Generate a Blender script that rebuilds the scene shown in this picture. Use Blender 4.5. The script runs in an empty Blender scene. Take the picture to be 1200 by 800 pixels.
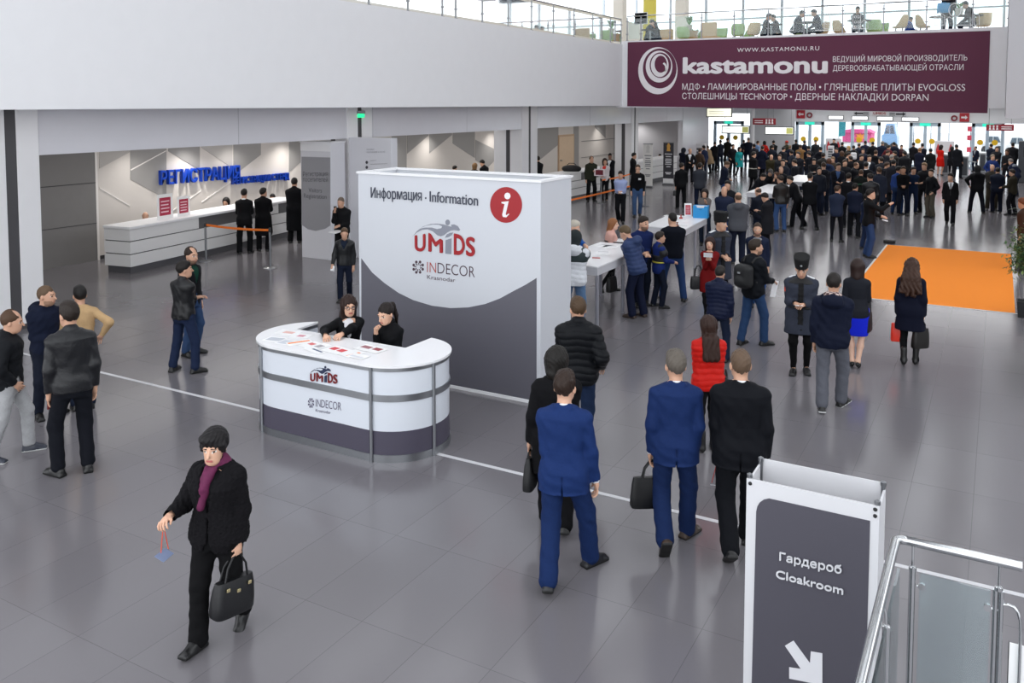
import bpy, math, random
import numpy as np
from mathutils import Vector, Matrix
random.seed(7); rng = np.random.default_rng(7)
SC = bpy.context.scene; COL = SC.collection
R = math.radians
# ------------------------------------------------------------------ camera, sky, exposure
FPX, XC, YC, CAMH = 1009., 600., 184., 4.0          # focal length and optical centre in pixels of the 1200x800 frame
PITCH = math.atan((YC-121)/FPX); YAW = math.atan(573/math.hypot(FPX, 63))
cam = bpy.data.cameras.new('camera'); camo = bpy.data.objects.new('camera', cam); COL.objects.link(camo)
camo.location = (0, 0, CAMH); camo.rotation_euler = (math.pi/2-PITCH, 0, YAW)
cam.sensor_fit = 'HORIZONTAL'; cam.sensor_width = 36; cam.lens = 36*FPX/1200; cam.shift_y = -(400-YC)/1200
cam.clip_end = 400; cam.clip_start = .05
SC.camera = camo
vs = SC.view_settings; vs.view_transform = 'Standard'; vs.look = 'None'; vs.gamma = 1; vs.use_curve_mapping = False
vs.exposure = 0.0
W = bpy.data.worlds.new('overcast'); SC.world = W; W.use_nodes = True
bg = W.node_tree.nodes['Background']; bg.inputs[0].default_value = (.93, .96, 1, 1); bg.inputs[1].default_value = 2.4
def area(name, loc, rot, sx, sy, power, col=(1, 1, 1)):
    l = bpy.data.lights.new(name, 'AREA'); l.shape = 'RECTANGLE'; l.size = sx; l.size_y = sy; l.energy = power; l.color = col
    o = bpy.data.objects.new(name, l); COL.objects.link(o); o.location = loc; o.rotation_euler = rot; return o

area('soffit_fill', (-5, 46, 3.90), (0, 0, 0), 14, 25, 1500)              # added fill light, no visible source: brightens the space under the back gallery
area('slab_fill', (-14.0, 17, 3.88), (0, 0, 0), 1.3, 28, 45, (1, .98, .96))  # added fill under the left slab, lifts the pylon and header
area('bay_fill', (-17.6, 26, 3.22), (0, 0, 0), 3.4, 40, 330, (1, .98, .95))  # added fill along the bays, brightens the registration wall and desk
_fw = np.array([-math.sin(YAW)*math.cos(PITCH), math.cos(YAW)*math.cos(PITCH), -math.sin(PITCH)])
_rt = np.array([math.cos(YAW), math.sin(YAW), 0]); _up = np.cross(_rt, _fw); _C = np.array([0, 0, CAMH])
def ray(px, py): return _fw*FPX+_rt*(px-XC)-_up*(py-YC)
def G(px, py, z=0.): d = ray(px, py); return _C+d*((z-CAMH)/d[2])          # point of a level plane seen at a pixel
def onX(px, py, X): d = ray(px, py); return _C+d*(X/d[0])
def onY(px, py, Y): d = ray(px, py); return _C+d*(Y/d[1])
def proj(p): v = np.asarray(p, float)-_C; w = v@_fw; return XC+FPX*(v@_rt)/w, YC-FPX*(v@_up)/w
def at_dist(px, py, p): d = ray(px, py); t = ((np.asarray(p)-_C)@_fw)/(d@_fw); return _C+d*t   # pixel at the depth of p
# ------------------------------------------------------------------ materials
MATS = {}
def lin(c):
    if isinstance(c, str): c = tuple(int(c[i:i+2], 16)/255 for i in (0, 2, 4))
    return tuple(x/12.92 if x <= .04045 else ((x+.055)/1.055)**2.4 for x in c)
def mat(name, col, rough=.6, metal=0, bump=0, bscale=60, spec=.5, var=0, coat=0):
    key = (name, str(col), rough, metal, bump, bscale, spec, var, coat)
    if key in MATS: return MATS[key]
    m = bpy.data.materials.new(name); m.use_nodes = True; nt = m.node_tree; b = nt.nodes['Principled BSDF']
    c = lin(col); b.inputs['Base Color'].default_value = (*c, 1); b.inputs['Roughness'].default_value = rough
    b.inputs['Metallic'].default_value = metal; b.inputs['Specular IOR Level'].default_value = spec
    b.inputs['Coat Weight'].default_value = coat
    if bump or var:
        tc = nt.nodes.new('ShaderNodeTexCoord'); n = nt.nodes.new('ShaderNodeTexNoise'); n.inputs['Scale'].default_value = bscale
        n.inputs['Detail'].default_value = 4
        nt.links.new(tc.outputs['Object'], n.inputs['Vector'])
        if bump:
            bp = nt.nodes.new('ShaderNodeBump'); bp.inputs['Strength'].default_value = bump; bp.inputs['Distance'].default_value = .01
            nt.links.new(n.outputs['Fac'], bp.inputs['Height']); nt.links.new(bp.outputs['Normal'], b.inputs['Normal'])
        if var:
            mx = nt.nodes.new('ShaderNodeMix'); mx.data_type = 'RGBA'
            mx.inputs[6].default_value = (*[x*(1-var) for x in c], 1); mx.inputs[7].default_value = (*[min(1, x*(1+var)) for x in c], 1)
            nt.links.new(n.outputs['Fac'], mx.inputs[0]); nt.links.new(mx.outputs[2], b.inputs['Base Color'])
    MATS[key] = m; return m
def emit(name, col, s):
    key = ('e', name, str(col), s)
    if key in MATS: return MATS[key]
    m = bpy.data.materials.new(name); m.use_nodes = True; b = m.node_tree.nodes['Principled BSDF']; c = lin(col)
    b.inputs['Base Color'].default_value = (*c, 1); b.inputs['Emission Color'].default_value = (*c, 1); b.inputs['Emission Strength'].default_value = s
    MATS[key] = m; return m
def glass(name, tint=(.95, .99, .98), opac=.12):
    key = ('g', name)
    if key in MATS: return MATS[key]
    m = bpy.data.materials.new(name); m.use_nodes = True; nt = m.node_tree; nt.nodes.remove(nt.nodes['Principled BSDF'])
    out = nt.nodes['Material Output']; t = nt.nodes.new('ShaderNodeBsdfTransparent'); g = nt.nodes.new('ShaderNodeBsdfGlossy')
    t.inputs[0].default_value = (*tint, 1); g.inputs['Roughness'].default_value = .03
    f = nt.nodes.new('ShaderNodeFresnel'); f.inputs[0].default_value = 1.45
    mx = nt.nodes.new('ShaderNodeMixShader'); nt.links.new(f.outputs[0], mx.inputs[0]); nt.links.new(t.outputs[0], mx.inputs[1]); nt.links.new(g.outputs[0], mx.inputs[2])
    d = nt.nodes.new('ShaderNodeBsdfDiffuse'); d.inputs[0].default_value = (.8, .87, .9, 1)
    m2 = nt.nodes.new('ShaderNodeMixShader'); m2.inputs[0].default_value = opac; nt.links.new(mx.outputs[0], m2.inputs[1]); nt.links.new(d.outputs[0], m2.inputs[2])
    nt.links.new(m2.outputs[0], out.inputs[0]); MATS[key] = m; return m
# ------------------------------------------------------------------ mesh helper
def link(name, me, parent=None):
    o = bpy.data.objects.new(name, me); COL.objects.link(o)
    if parent: o.parent = parent
    return o
def tag(o, label=None, cat=None, group=None, kind=None):
    if label: o['label'] = label
    if cat: o['category'] = cat
    if group: o['group'] = group
    if kind: o['kind'] = kind
    return o
def empty(name, loc=(0, 0, 0), rz=0., label=None, cat=None, group=None):
    o = bpy.data.objects.new(name, None); COL.objects.link(o); o.empty_display_size = .1
    o.location = loc; o.rotation_euler = (0, 0, rz); return tag(o, label, cat, group)
class MB:
    """collects shapes for ONE mesh; several materials by index"""
    def __init__(s): s.v = []; s.f = []; s.mi = []; s.n = 0
    def add(s, V, F, m=0):
        V = np.asarray(V, float).reshape(-1, 3)
        s.v.append(V); s.f += [tuple(int(i)+s.n for i in f) for f in F]; s.mi += [m]*len(F); s.n += len(V); return s
    def box(s, lo, hi, m=0, bev=0., M=None):
        lo, hi = np.minimum(lo, hi).astype(float), np.maximum(lo, hi).astype(float)
        if bev <= 0:
            V = [(x, y, z) for x in (lo[0], hi[0]) for y in (lo[1], hi[1]) for z in (lo[2], hi[2])]
            F = [(0, 1, 3, 2), (4, 6, 7, 5), (0, 4, 5, 1), (2, 3, 7, 6), (0, 2, 6, 4), (1, 5, 7, 3)]
        else:
            b = min(bev, *((hi-lo)/2.01)); V = []; idx = {}
            for ix in (0, 1):
                for iy in (0, 1):
                    for iz in (0, 1):
                        c = [lo[0] if not ix else hi[0], lo[1] if not iy else hi[1], lo[2] if not iz else hi[2]]
                        sg = [1 if not ix else -1, 1 if not iy else -1, 1 if not iz else -1]
                        for ax in range(3):
                            p = [c[k]+(0 if k == ax else sg[k]*b) for k in range(3)]; idx[(ix, iy, iz, ax)] = len(V); V.append(p)
            F = []
            I = idx
            for ax in range(3):
                o = [k for k in range(3) if k != ax]
                for sd in (0, 1):
                    q = []
                    for (u, w) in ((0, 0), (1, 0), (1, 1), (0, 1)):
                        c = [0, 0, 0]; c[ax] = sd; c[o[0]] = u; c[o[1]] = w; q.append(I[(*c, ax)])
                    F.append(tuple(q if (sd == 1) != (ax == 1) else q[::-1]))
            for ax in range(3):
                o = [k for k in range(3) if k != ax]
                for u in (0, 1):
                    for w in (0, 1):
                        c0 = [0, 0, 0]; c0[o[0]] = u; c0[o[1]] = w; c1 = list(c0); c1[ax] = 1
                        F.append((I[(*c0, o[0])], I[(*c1, o[0])], I[(*c1, o[1])], I[(*c0, o[1])]))
            for ix in (0, 1):
                for iy in (0, 1):
                    for iz in (0, 1): F.append((I[(ix, iy, iz, 0)], I[(ix, iy, iz, 1)], I[(ix, iy, iz, 2)]))
        V = np.array(V, float)
        if M is not None: V = V@np.asarray(M[0]).T+np.asarray(M[1])
        return s.add(V, F, m)
    def tube(s, pts, r, n=12, m=0, cap=True, closed=False):
        P = np.asarray(pts, float); k = len(P); r = np.broadcast_to(np.asarray(r, float), (k,)); V = []; F = []
        T = np.gradient(P, axis=0) if not closed else np.roll(P, -1, 0)-np.roll(P, 1, 0)
        T = T/np.maximum(np.linalg.norm(T, axis=1, keepdims=True), 1e-9)
        u = np.cross(T[0], (0, 0, 1.)) if abs(T[0][2]) < .9 else np.cross(T[0], (1., 0, 0)); u /= np.linalg.norm(u)
        for i in range(k):
            u = u-T[i]*(u@T[i]); u /= max(np.linalg.norm(u), 1e-9); w = np.cross(T[i], u)
            for j in range(n):
                a = 2*math.pi*j/n; V.append(P[i]+r[i]*(u*math.cos(a)+w*math.sin(a)))
        for i in range(k if closed else k-1):
            for j in range(n):
                a, b = i*n+j, i*n+(j+1) % n; c, d = ((i+1) % k)*n+(j+1) % n, ((i+1) % k)*n+j; F.append((a, b, c, d))
        if cap and not closed: F.append(tuple(range(n-1, -1, -1))); F.append(tuple((k-1)*n+j for j in range(n)))
        return s.add(V, F, m)
    def lathe(s, prof, n=24, c=(0, 0, 0), m=0):
        V = []; F = []
        for (r, z) in prof:
            for j in range(n): a = 2*math.pi*j/n; V.append((c[0]+r*math.cos(a), c[1]+r*math.sin(a), c[2]+z))
        for i in range(len(prof)-1):
            for j in range(n): F.append((i*n+j, i*n+(j+1) % n, (i+1)*n+(j+1) % n, (i+1)*n+j))
        F.append(tuple(range(n-1, -1, -1))); F.append(tuple((len(prof)-1)*n+j for j in range(n)))
        return s.add(V, F, m)
    def prism(s, poly, z0, z1, m=0, M=None):
        n = len(poly); V = [(x, y, z0) for x, y in poly]+[(x, y, z1) for x, y in poly]
        F = [tuple(range(n-1, -1, -1)), tuple(range(n, 2*n))]+[(i, (i+1) % n, n+(i+1) % n, n+i) for i in range(n)]
        V = np.array(V, float)
        if M is not None: V = V@np.asarray(M[0]).T+np.asarray(M[1])
        return s.add(V, F, m)
    def build(s, name, mats, parent=None, smooth=False, org=None):
        V = np.concatenate(s.v)
        if org is not None: V = V-np.asarray(org)
        me = bpy.data.meshes.new(name); me.from_pydata(V.tolist(), [], s.f)
        for m in (mats if isinstance(mats, (list, tuple)) else [mats]): me.materials.append(m)
        me.polygons.foreach_set('material_index', s.mi)
        if smooth:
            me.polygons.foreach_set('use_smooth', [True]*len(s.f))
            try: me.set_sharp_from_angle(angle=R(40))
            except Exception: pass
        me.update(); o = link(name, me, parent)
        if org is not None: o.location = tuple(org)
        return o
BX, BY, BZ = np.array([1., 0, 0]), np.array([0, 1., 0]), np.array([0, 0, 1.])
_tm = {}
def _raw(body, off=0., spacing=1.):
    c = bpy.data.curves.new('t', 'FONT'); c.body = body; c.size = 1; c.offset = off; c.resolution_u = 4; c.space_character = spacing
    o = bpy.data.objects.new('t', c); COL.objects.link(o); dg = bpy.context.evaluated_depsgraph_get()
    me = bpy.data.meshes.new_from_object(o.evaluated_get(dg))
    V = np.array([v.co[:] for v in me.vertices]).reshape(-1, 3); F = [tuple(p.vertices) for p in me.polygons]
    bpy.data.objects.remove(o); bpy.data.curves.remove(c); bpy.data.meshes.remove(me); return V, F
def _own(ch, lo, hi, t=.078):
    """letters whose outline the font cannot fill, drawn here"""
    V, F = [], []
    def quad(*p): F.append(tuple(range(len(V), len(V)+len(p)))); V.extend((*q, 0.) for q in p)
    def bar(x0, y0, x1, y1): quad((x0, y0), (x1, y0), (x1, y1), (x0, y1))
    def ring(cx, cy, rx_, ry_, a0=0., a1=2*math.pi, n=32):
        for k in range(n):
            p, q = a0+(a1-a0)*k/n, a0+(a1-a0)*(k+1)/n; c1, s1, c2, s2 = math.cos(p), math.sin(p), math.cos(q), math.sin(q)
            quad((cx+(rx_-t)*c1, cy+(ry_-t*.9)*s1), (cx+rx_*c1, cy+ry_*s1), (cx+rx_*c2, cy+ry_*s2), (cx+(rx_-t)*c2, cy+(ry_-t*.9)*s2))
    x0, y0, x1, y1 = lo[0], lo[1], hi[0], hi[1]; m = (x0+x1)/2
    if ch == 'н': bar(x0, y0, x0+t, y1); bar(x1-t, y0, x1, y1); bar(x0+t, (y0+y1)/2-.03, x1-t, (y0+y1)/2+.045)
    elif ch in 'фФ': cy = .27 if ch == 'ф' else (y0+y1)/2+.01; bar(m-t/2, y0, m+t/2, y1); ring(m, cy, (x1-x0)/2, .28 if ch == 'ф' else (y1-y0)*.38)
    else:
        h = y1-y0; bar(x1-t, y0, x1, y1); r = h*.31; cx = x0+r*1.05; ring(cx, y1-r, r*1.02, r, math.pi/2, 3*math.pi/2, 16); bar(cx, y1-t*.9, x1-t, y1); bar(cx, y1-2*r, x1-t, y1-2*r+t*.9); quad((x0, y0), (x0+t*1.15, y0), (cx+.10, y1-2*r), (cx+.01, y1-2*r))
    return np.array(V), F
_ad = {}
def text_verts(body, bold=0., align='LEFT', spacing=1.):
    k = (body, bold, spacing)
    if k in _tm: return _tm[k]
    if bold > 0:
        V0, F0 = text_verts(body, 0., align, spacing); n = len(V0); Vs, Fs = [], []
        for i, (dx, dy) in enumerate(((0, 0), (1, 0), (-1, 0), (0, 1), (0, -1), (.7, .7), (-.7, .7), (.7, -.7), (-.7, -.7))): Vs.append(V0+np.array([dx*bold, dy*bold, .0012*i])); Fs += [tuple(q+i*n for q in f) for f in F0]
        _tm[k] = (np.concatenate(Vs), Fs)
    elif any(c in 'нфФяЯ' for c in body):
        x = 0.; Vs, Fs, n = [], [], 0; bl = _raw('l')[0][:, 0].min()
        for ch in body:
            if ch not in _ad: _ad[ch] = _raw(ch+'l')[0][:, 0].max()-_raw('l')[0][:, 0].max()
            if ch != ' ':
                V, F = _raw(ch)
                if ch in 'нфФяЯ': V, F = _own(ch, V.min(0), V.max(0))
                Vs.append(V+np.array([x, 0, 0])); Fs += [tuple(q+n for q in f) for f in F]; n += len(V)
            x += _ad[ch]*spacing
        _tm[k] = (np.concatenate(Vs), Fs)
    else: _tm[k] = _raw(body, min(bold, 0.), spacing)
    return _tm[k]
def text_into(mb, body, org, u, v, w, h, m=0, bold=0., depth=.004, spacing=1., shear=0.):
    """lettering fitted in a w x h box whose lower left corner is org; u right, v up, raised by depth along u x v"""
    V, F = text_verts(body, bold, spacing=spacing); lo, hi = V.min(0), V.max(0); n = np.cross(u, v)
    q = (V-lo)/np.maximum(hi-lo, 1e-9); q[:, 0] += shear*q[:, 1]
    P = np.asarray(org)+np.outer(q[:, 0]*w, u)+np.outer(q[:, 1]*h, v)+np.outer(V[:, 2], n)
    nV = len(P); mb.add(np.concatenate([P+n*depth, P]), F, m)
    if depth > .02:                                             # thick letters: side walls
        cnt = {}
        for f in F:
            for a, b in zip(f, f[1:]+f[:1]): cnt[(a, b)] = 1
        S = [(a, b) for (a, b) in cnt if (b, a) not in cnt]
        mb.add(np.concatenate([P+n*depth, P]), [(a, a+nV, b+nV, b) for a, b in S], m)
# ------------------------------------------------------------------ smooth bodies: distance fields meshed by surface nets
f4 = np.float32
def rz(a): c, s = math.cos(a), math.sin(a); return np.array([[c, -s, 0], [s, c, 0], [0, 0, 1.]])
def rx(a): c, s = math.cos(a), math.sin(a); return np.array([[1., 0, 0], [0, c, -s], [0, s, c]])
def ry(a): c, s = math.cos(a), math.sin(a); return np.array([[c, 0, s], [0, 1., 0], [-s, 0, c]])
def A(*p): return np.array(p, float)
def cap(a, b, ra, rb=None, k=.03, sub=0): return dict(t='c', a=A(*a), b=A(*b), ra=ra, rb=ra if rb is None else rb, k=k, s=sub)
_HM = [None]
def ell(c, r, M=None, k=.03, sub=0): return dict(t='e', c=A(*c), r=A(*r)*(1.13 if M is not None and M is _HM[0] else 1), M=np.eye(3) if M is None else M, k=k, s=sub)
def bxp(c, h, rd, M=None, k=.01, sub=0): return dict(t='b', c=A(*c), h=A(*h), rd=rd, M=np.eye(3) if M is None else M, k=k, s=sub)
def loft(o, M, sec, k=.03, p=2.3): return dict(t='l', c=A(*o), M=M, sec=np.array(sec, float), k=k, p=p, s=0)  # rows z, a, b, dy
def plane(p, n, nz=0.): n = A(*n); return dict(t='p', c=A(*p), n=n/np.linalg.norm(n), s=1, k=0, nz=nz)                        # removes the side n points to
def bounds(q):
    if q['t'] == 'c': r = np.array([q['ra'], q['rb']])[:, None]; P = np.stack([q['a'], q['b']]); return (P-r).min(0), (P+r).max(0)
    if q['t'] == 'e': e = np.abs(q['M'])@q['r']; return q['c']-e, q['c']+e
    if q['t'] == 'b': e = np.abs(q['M'])@(q['h']+q['rd']); return q['c']-e, q['c']+e
    s = q['sec']; a = np.max(s[:, 1]); b = np.max(s[:, 2])+np.max(np.abs(s[:, 3]))
    P = [q['M']@A(sx*a, sy*b, z)+q['c'] for sx in (-1, 1) for sy in (-1, 1) for z in (s[0, 0], s[-1, 0])]
    return np.min(P, 0), np.max(P, 0)
def dist(q, X, Y, Z):
    t = q['t']
    if t == 'c':
        ab = q['b']-q['a']; L2 = max(float(ab@ab), 1e-9); dx, dy, dz = X-f4(q['a'][0]), Y-f4(q['a'][1]), Z-f4(q['a'][2])
        h = np.clip((dx*f4(ab[0])+dy*f4(ab[1])+dz*f4(ab[2]))/f4(L2), 0, 1)
        return np.sqrt((dx-h*f4(ab[0]))**2+(dy-h*f4(ab[1]))**2+(dz-h*f4(ab[2]))**2)-(f4(q['ra'])+h*f4(q['rb']-q['ra']))
    if t == 'p':
        n = q['n']; d = (X-f4(q['c'][0]))*f4(n[0])+(Y-f4(q['c'][1]))*f4(n[1])+(Z-f4(q['c'][2]))*f4(n[2])
        return d+f4(q['nz'])*(np.sin(X*150+3*np.sin(Z*40))+np.sin(Y*170+X*60)).astype(f4) if q['nz'] else d
    dx, dy, dz = X-f4(q['c'][0]), Y-f4(q['c'][1]), Z-f4(q['c'][2]); M = q['M'].astype(f4)
    x = dx*M[0, 0]+dy*M[1, 0]+dz*M[2, 0]; y = dx*M[0, 1]+dy*M[1, 1]+dz*M[2, 1]; z = dx*M[0, 2]+dy*M[1, 2]+dz*M[2, 2]
    if t == 'e':
        r = q['r'].astype(f4); k0 = np.sqrt((x/r[0])**2+(y/r[1])**2+(z/r[2])**2); k1 = np.sqrt((x/r[0]**2)**2+(y/r[1]**2)**2+(z/r[2]**2)**2)
        return k0*(k0-1)/np.maximum(k1, f4(1e-6))
    if t == 'b':
        h = q['h']; ax, ay, az = np.abs(x)-f4(h[0]), np.abs(y)-f4(h[1]), np.abs(z)-f4(h[2])
        o = np.sqrt(np.maximum(ax, 0)**2+np.maximum(ay, 0)**2+np.maximum(az, 0)**2)
        return o+np.minimum(np.maximum(ax, np.maximum(ay, az)), 0)-f4(q['rd'])
    s = q['sec']; zc = np.clip(z, s[0, 0], s[-1, 0])
    a = np.interp(zc, s[:, 0], s[:, 1]).astype(f4); b = np.interp(zc, s[:, 0], s[:, 2]).astype(f4); yo = np.interp(zc, s[:, 0], s[:, 3]).astype(f4)
    p = q['p']; e = (np.abs(x/a)**p+np.abs((y-yo)/b)**p)**(1/p); d = (e-1)*np.minimum(a, b)
    dzz = np.maximum(s[0, 0]-z, z-s[-1, 0]); return np.maximum(d, dzz.astype(f4))
def field(prims, res, disp=None, pad=.03):
    add = [q for q in prims if not q['s']]; B = [bounds(q) for q in add]
    lo = np.min([b[0] for b in B], 0)-pad-2*res; hi = np.max([b[1] for b in B], 0)+pad+2*res
    n = np.ceil((hi-lo)/res).astype(int)+1; ax = [(lo[i]+res*np.arange(n[i])).astype(f4) for i in range(3)]
    D = np.full(n, .2, f4)
    for q in prims:
        if q['t'] == 'p':
            D = np.maximum(D, dist(q, ax[0][:, None, None], ax[1][None, :, None], ax[2][None, None, :])); continue
        b0, b1 = bounds(q); m = pad+q['k']+res
        i0 = np.clip(((b0-m-lo)/res).astype(int), 0, n); i1 = np.clip(np.ceil((b1+m-lo)/res).astype(int)+1, 0, n)
        if np.any(i1 <= i0): continue
        sl = tuple(slice(i0[i], i1[i]) for i in range(3))
        d = dist(q, ax[0][sl[0]][:, None, None], ax[1][sl[1]][None, :, None], ax[2][sl[2]][None, None, :]); c = D[sl]; k = f4(max(q['k'], 1e-4))
        if q['s']:
            d = -d; h = np.maximum(k-np.abs(c-d), 0)/k; D[sl] = np.maximum(c, d)+h*h*k*f4(.25)
        else:
            h = np.maximum(k-np.abs(c-d), 0)/k; D[sl] = np.minimum(c, d)-h*h*k*f4(.25)
    if disp: D = D+disp(ax[0][:, None, None], ax[1][None, :, None], ax[2][None, None, :]).astype(f4)
    return D, lo, res
_FACES = None
def nets(D, lo, res):
    I = D < 0; n = np.array(D.shape); m = n-1
    ins = np.zeros(m, np.int8)
    for a in (0, 1):
        for b in (0, 1):
            for c in (0, 1): ins += I[a:a+m[0], b:b+m[1], c:c+m[2]]
    cells = np.argwhere((ins > 0) & (ins < 8))
    if len(cells) == 0: return np.zeros((0, 3)), np.zeros((0, 4), int)
    idx = np.full(m, -1, np.int32); idx[tuple(cells.T)] = np.arange(len(cells))
    S = np.zeros((len(cells), 3)); W_ = np.zeros(len(cells)); off = [(a, b, c) for a in (0, 1) for b in (0, 1) for c in (0, 1)]
    val = {o: D[cells[:, 0]+o[0], cells[:, 1]+o[1], cells[:, 2]+o[2]] for o in off}
    for o in off:
        for x in range(3):
            if o[x]: continue
            o2 = list(o); o2[x] = 1; o2 = tuple(o2); a, b = val[o], val[o2]; c = (a < 0) != (b < 0)
            t = np.where(c, a/np.where(a == b, 1, a-b), 0); P = np.tile(np.array(o, float), (len(cells), 1)); P[:, x] = t
            S += P*c[:, None]; W_ += c
    V = lo+res*(cells+S/W_[:, None]); F = []
    for x in range(3):
        y, z = (x+1) % 3, (x+2) % 3
        s0 = [slice(None)]*3; s1 = [slice(None)]*3; s0[x] = slice(0, n[x]-1); s1[x] = slice(1, n[x])
        a, b = I[tuple(s0)], I[tuple(s1)]; E = np.argwhere(a != b)
        E = E[(E[:, y] > 0) & (E[:, z] > 0) & (E[:, y] < n[y]-1) & (E[:, z] < n[z]-1)]
        fl = a[tuple(E.T)]
        def g(dy, dz): q = E.copy(); q[:, y] -= dy; q[:, z] -= dz; return idx[tuple(q.T)]
        Q = np.stack([g(1, 1), g(0, 1), g(0, 0), g(1, 0)], 1); Q[~fl] = Q[~fl][:, ::-1]; F.append(Q)
    return V, np.concatenate(F)
def nmesh(name, parts, mats, parent, scale=1., midx=None):
    """parts: list of (V, F); one mesh"""
    Vs, Fs, n = [], [], 0
    for V, F in parts: Vs.append(V); Fs.append(F+n); n += len(V)
    V = np.concatenate(Vs)*scale; F = np.concatenate(Fs).astype(np.int32)
    me = bpy.data.meshes.new(name); me.vertices.add(len(V)); me.vertices.foreach_set('co', V.astype(f4).ravel())
    me.loops.add(F.size); me.loops.foreach_set('vertex_index', F.ravel()); me.polygons.add(len(F))
    me.polygons.foreach_set('loop_start', np.arange(0, F.size, 4, dtype=np.int32)); me.polygons.foreach_set('use_smooth', np.ones(len(F), bool))
    for m in mats: me.materials.append(m)
    if midx is not None: me.polygons.foreach_set('material_index', midx(V[F].mean(1)/scale).astype(np.int32))
    me.update(calc_edges=True); me.validate(); return link(name, me, parent)
def solid(name, prims, res, m, parent, scale=1., disp=None, midx=None):
    V, F = nets(*field(prims, res, disp))
    return nmesh(name, [(V, F)], m if isinstance(m, (list, tuple)) else [m], parent, scale, midx) if len(F) else None
# ------------------------------------------------------------------ people
MALE = [(-.13, .12, .10, 0), (-.06, .168, .118, -.008), (.02, .172, .118, -.008), (.11, .158, .105, 0), (.20, .148, .10, .005), (.31, .163, .112, .008), (.41, .178, .118, .006), (.47, .172, .108, -.002), (.515, .125, .08, -.01), (.545, .075, .062, -.012), (.575, .056, .058, -.005)]
FEM = [(-.13, .13, .10, 0), (-.06, .176, .122, -.01), (.02, .172, .118, -.012), (.11, .145, .10, 0), (.20, .125, .09, .008), (.31, .142, .108, .012), (.39, .152, .118, .016), (.46, .145, .095, 0), (.505, .105, .07, -.01), (.54, .06, .052, -.012), (.575, .048, .05, -.005)]
def ik(S, T, l1, l2, pole):
    d = T-S; L = np.linalg.norm(d); mx = (l1+l2)*.998
    if L > mx: T = S+d*mx/L; d = T-S; L = mx
    L = max(L, abs(l1-l2)+.01); u = d/np.linalg.norm(d); a = (l1*l1-l2*l2+L*L)/(2*L); h = math.sqrt(max(l1*l1-a*a, 0))
    p = pole-u*(pole@u); p = p/max(np.linalg.norm(p), 1e-6); return S+u*a+p*h, T
SKIN = ['c99c82', 'd9ab90', 'b98a6e', 'e0b69e']
HANDS = dict(down=(.045, .03, -.53), back=(-.14, -.15, -.36), front=(-.14, .22, -.32), pocket=(.03, .09, -.44), chest=(-.12, .26, -.20), reach=(.0, .48, -.12), phone=(-.12, .13, .10), swingf=(.04, .24, -.47), swingb=(.06, -.22, -.47),
             table=(-.06, .40, -.30), hip=(.10, -.02, -.34), cross=(-.26, .19, -.22), face=(-.10, .27, .02), out=(.22, .16, -.34), low=(.06, .12, -.50), elbow=(-.05, .33, -.33), point=(-.02, .5, .02), behind=(-.10, -.19, -.42))
def hand_prims(Wp, d, nrm, side, res, curl=.5, s=1.):
    """palm, four bent fingers and a thumb; d along the hand, nrm out of the back of the hand"""
    d = d/np.linalg.norm(d); nrm = nrm-d*(nrm@d); nrm /= max(np.linalg.norm(nrm), 1e-6); lat = np.cross(d, nrm)*side
    if res > .016: return [cap(Wp, Wp+d*.10-nrm*.015*curl, .034, .03), cap(Wp+d*.09, Wp+d*.15-nrm*.05*curl, .028, .018)]
    q = [cap(Wp-d*.01, Wp+d*.05, .026, .024, .015), ell(Wp+d*.055, (.040, .015, .048), np.stack([lat, nrm, d], 1), .02)]
    for i, (o, L) in enumerate(((-.030, .066), (-.010, .076), (.010, .078), (.030, .070))):
        b = Wp+d*(.095-.004*abs(i-2))+lat*o*s*1.12; a1 = curl*.75; a2 = curl*1.7; a3 = curl*2.5
        p1 = b+(d*math.cos(a1)-nrm*math.sin(a1))*L*.48+lat*o*.12; p2 = p1+(d*math.cos(a2)-nrm*math.sin(a2))*L*.32; p3 = p2+(d*math.cos(a3)-nrm*math.sin(a3))*L*.24
        q += [cap(b, p1, .0092, .0086, .004), cap(p1, p2, .0086, .008, .004), cap(p2, p3, .008, .0068, .004)]
    t0 = Wp+d*.025+lat*.026; t1 = t0+d*.035+lat*.022-nrm*.014; t2 = t1+d*.032+lat*.004-nrm*.012*(1+curl)
    return q+[cap(t0, t1, .0125, .0105, .01), cap(t1, t2, .0105, .008, .006)]
def at_head(px, hy, h): p = G(px, hy, h*.995); return A(p[0], p[1], 0)
def at_foot(px, fy): return A(*G(px, fy)[:2], 0)
_pid = [0]
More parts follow.
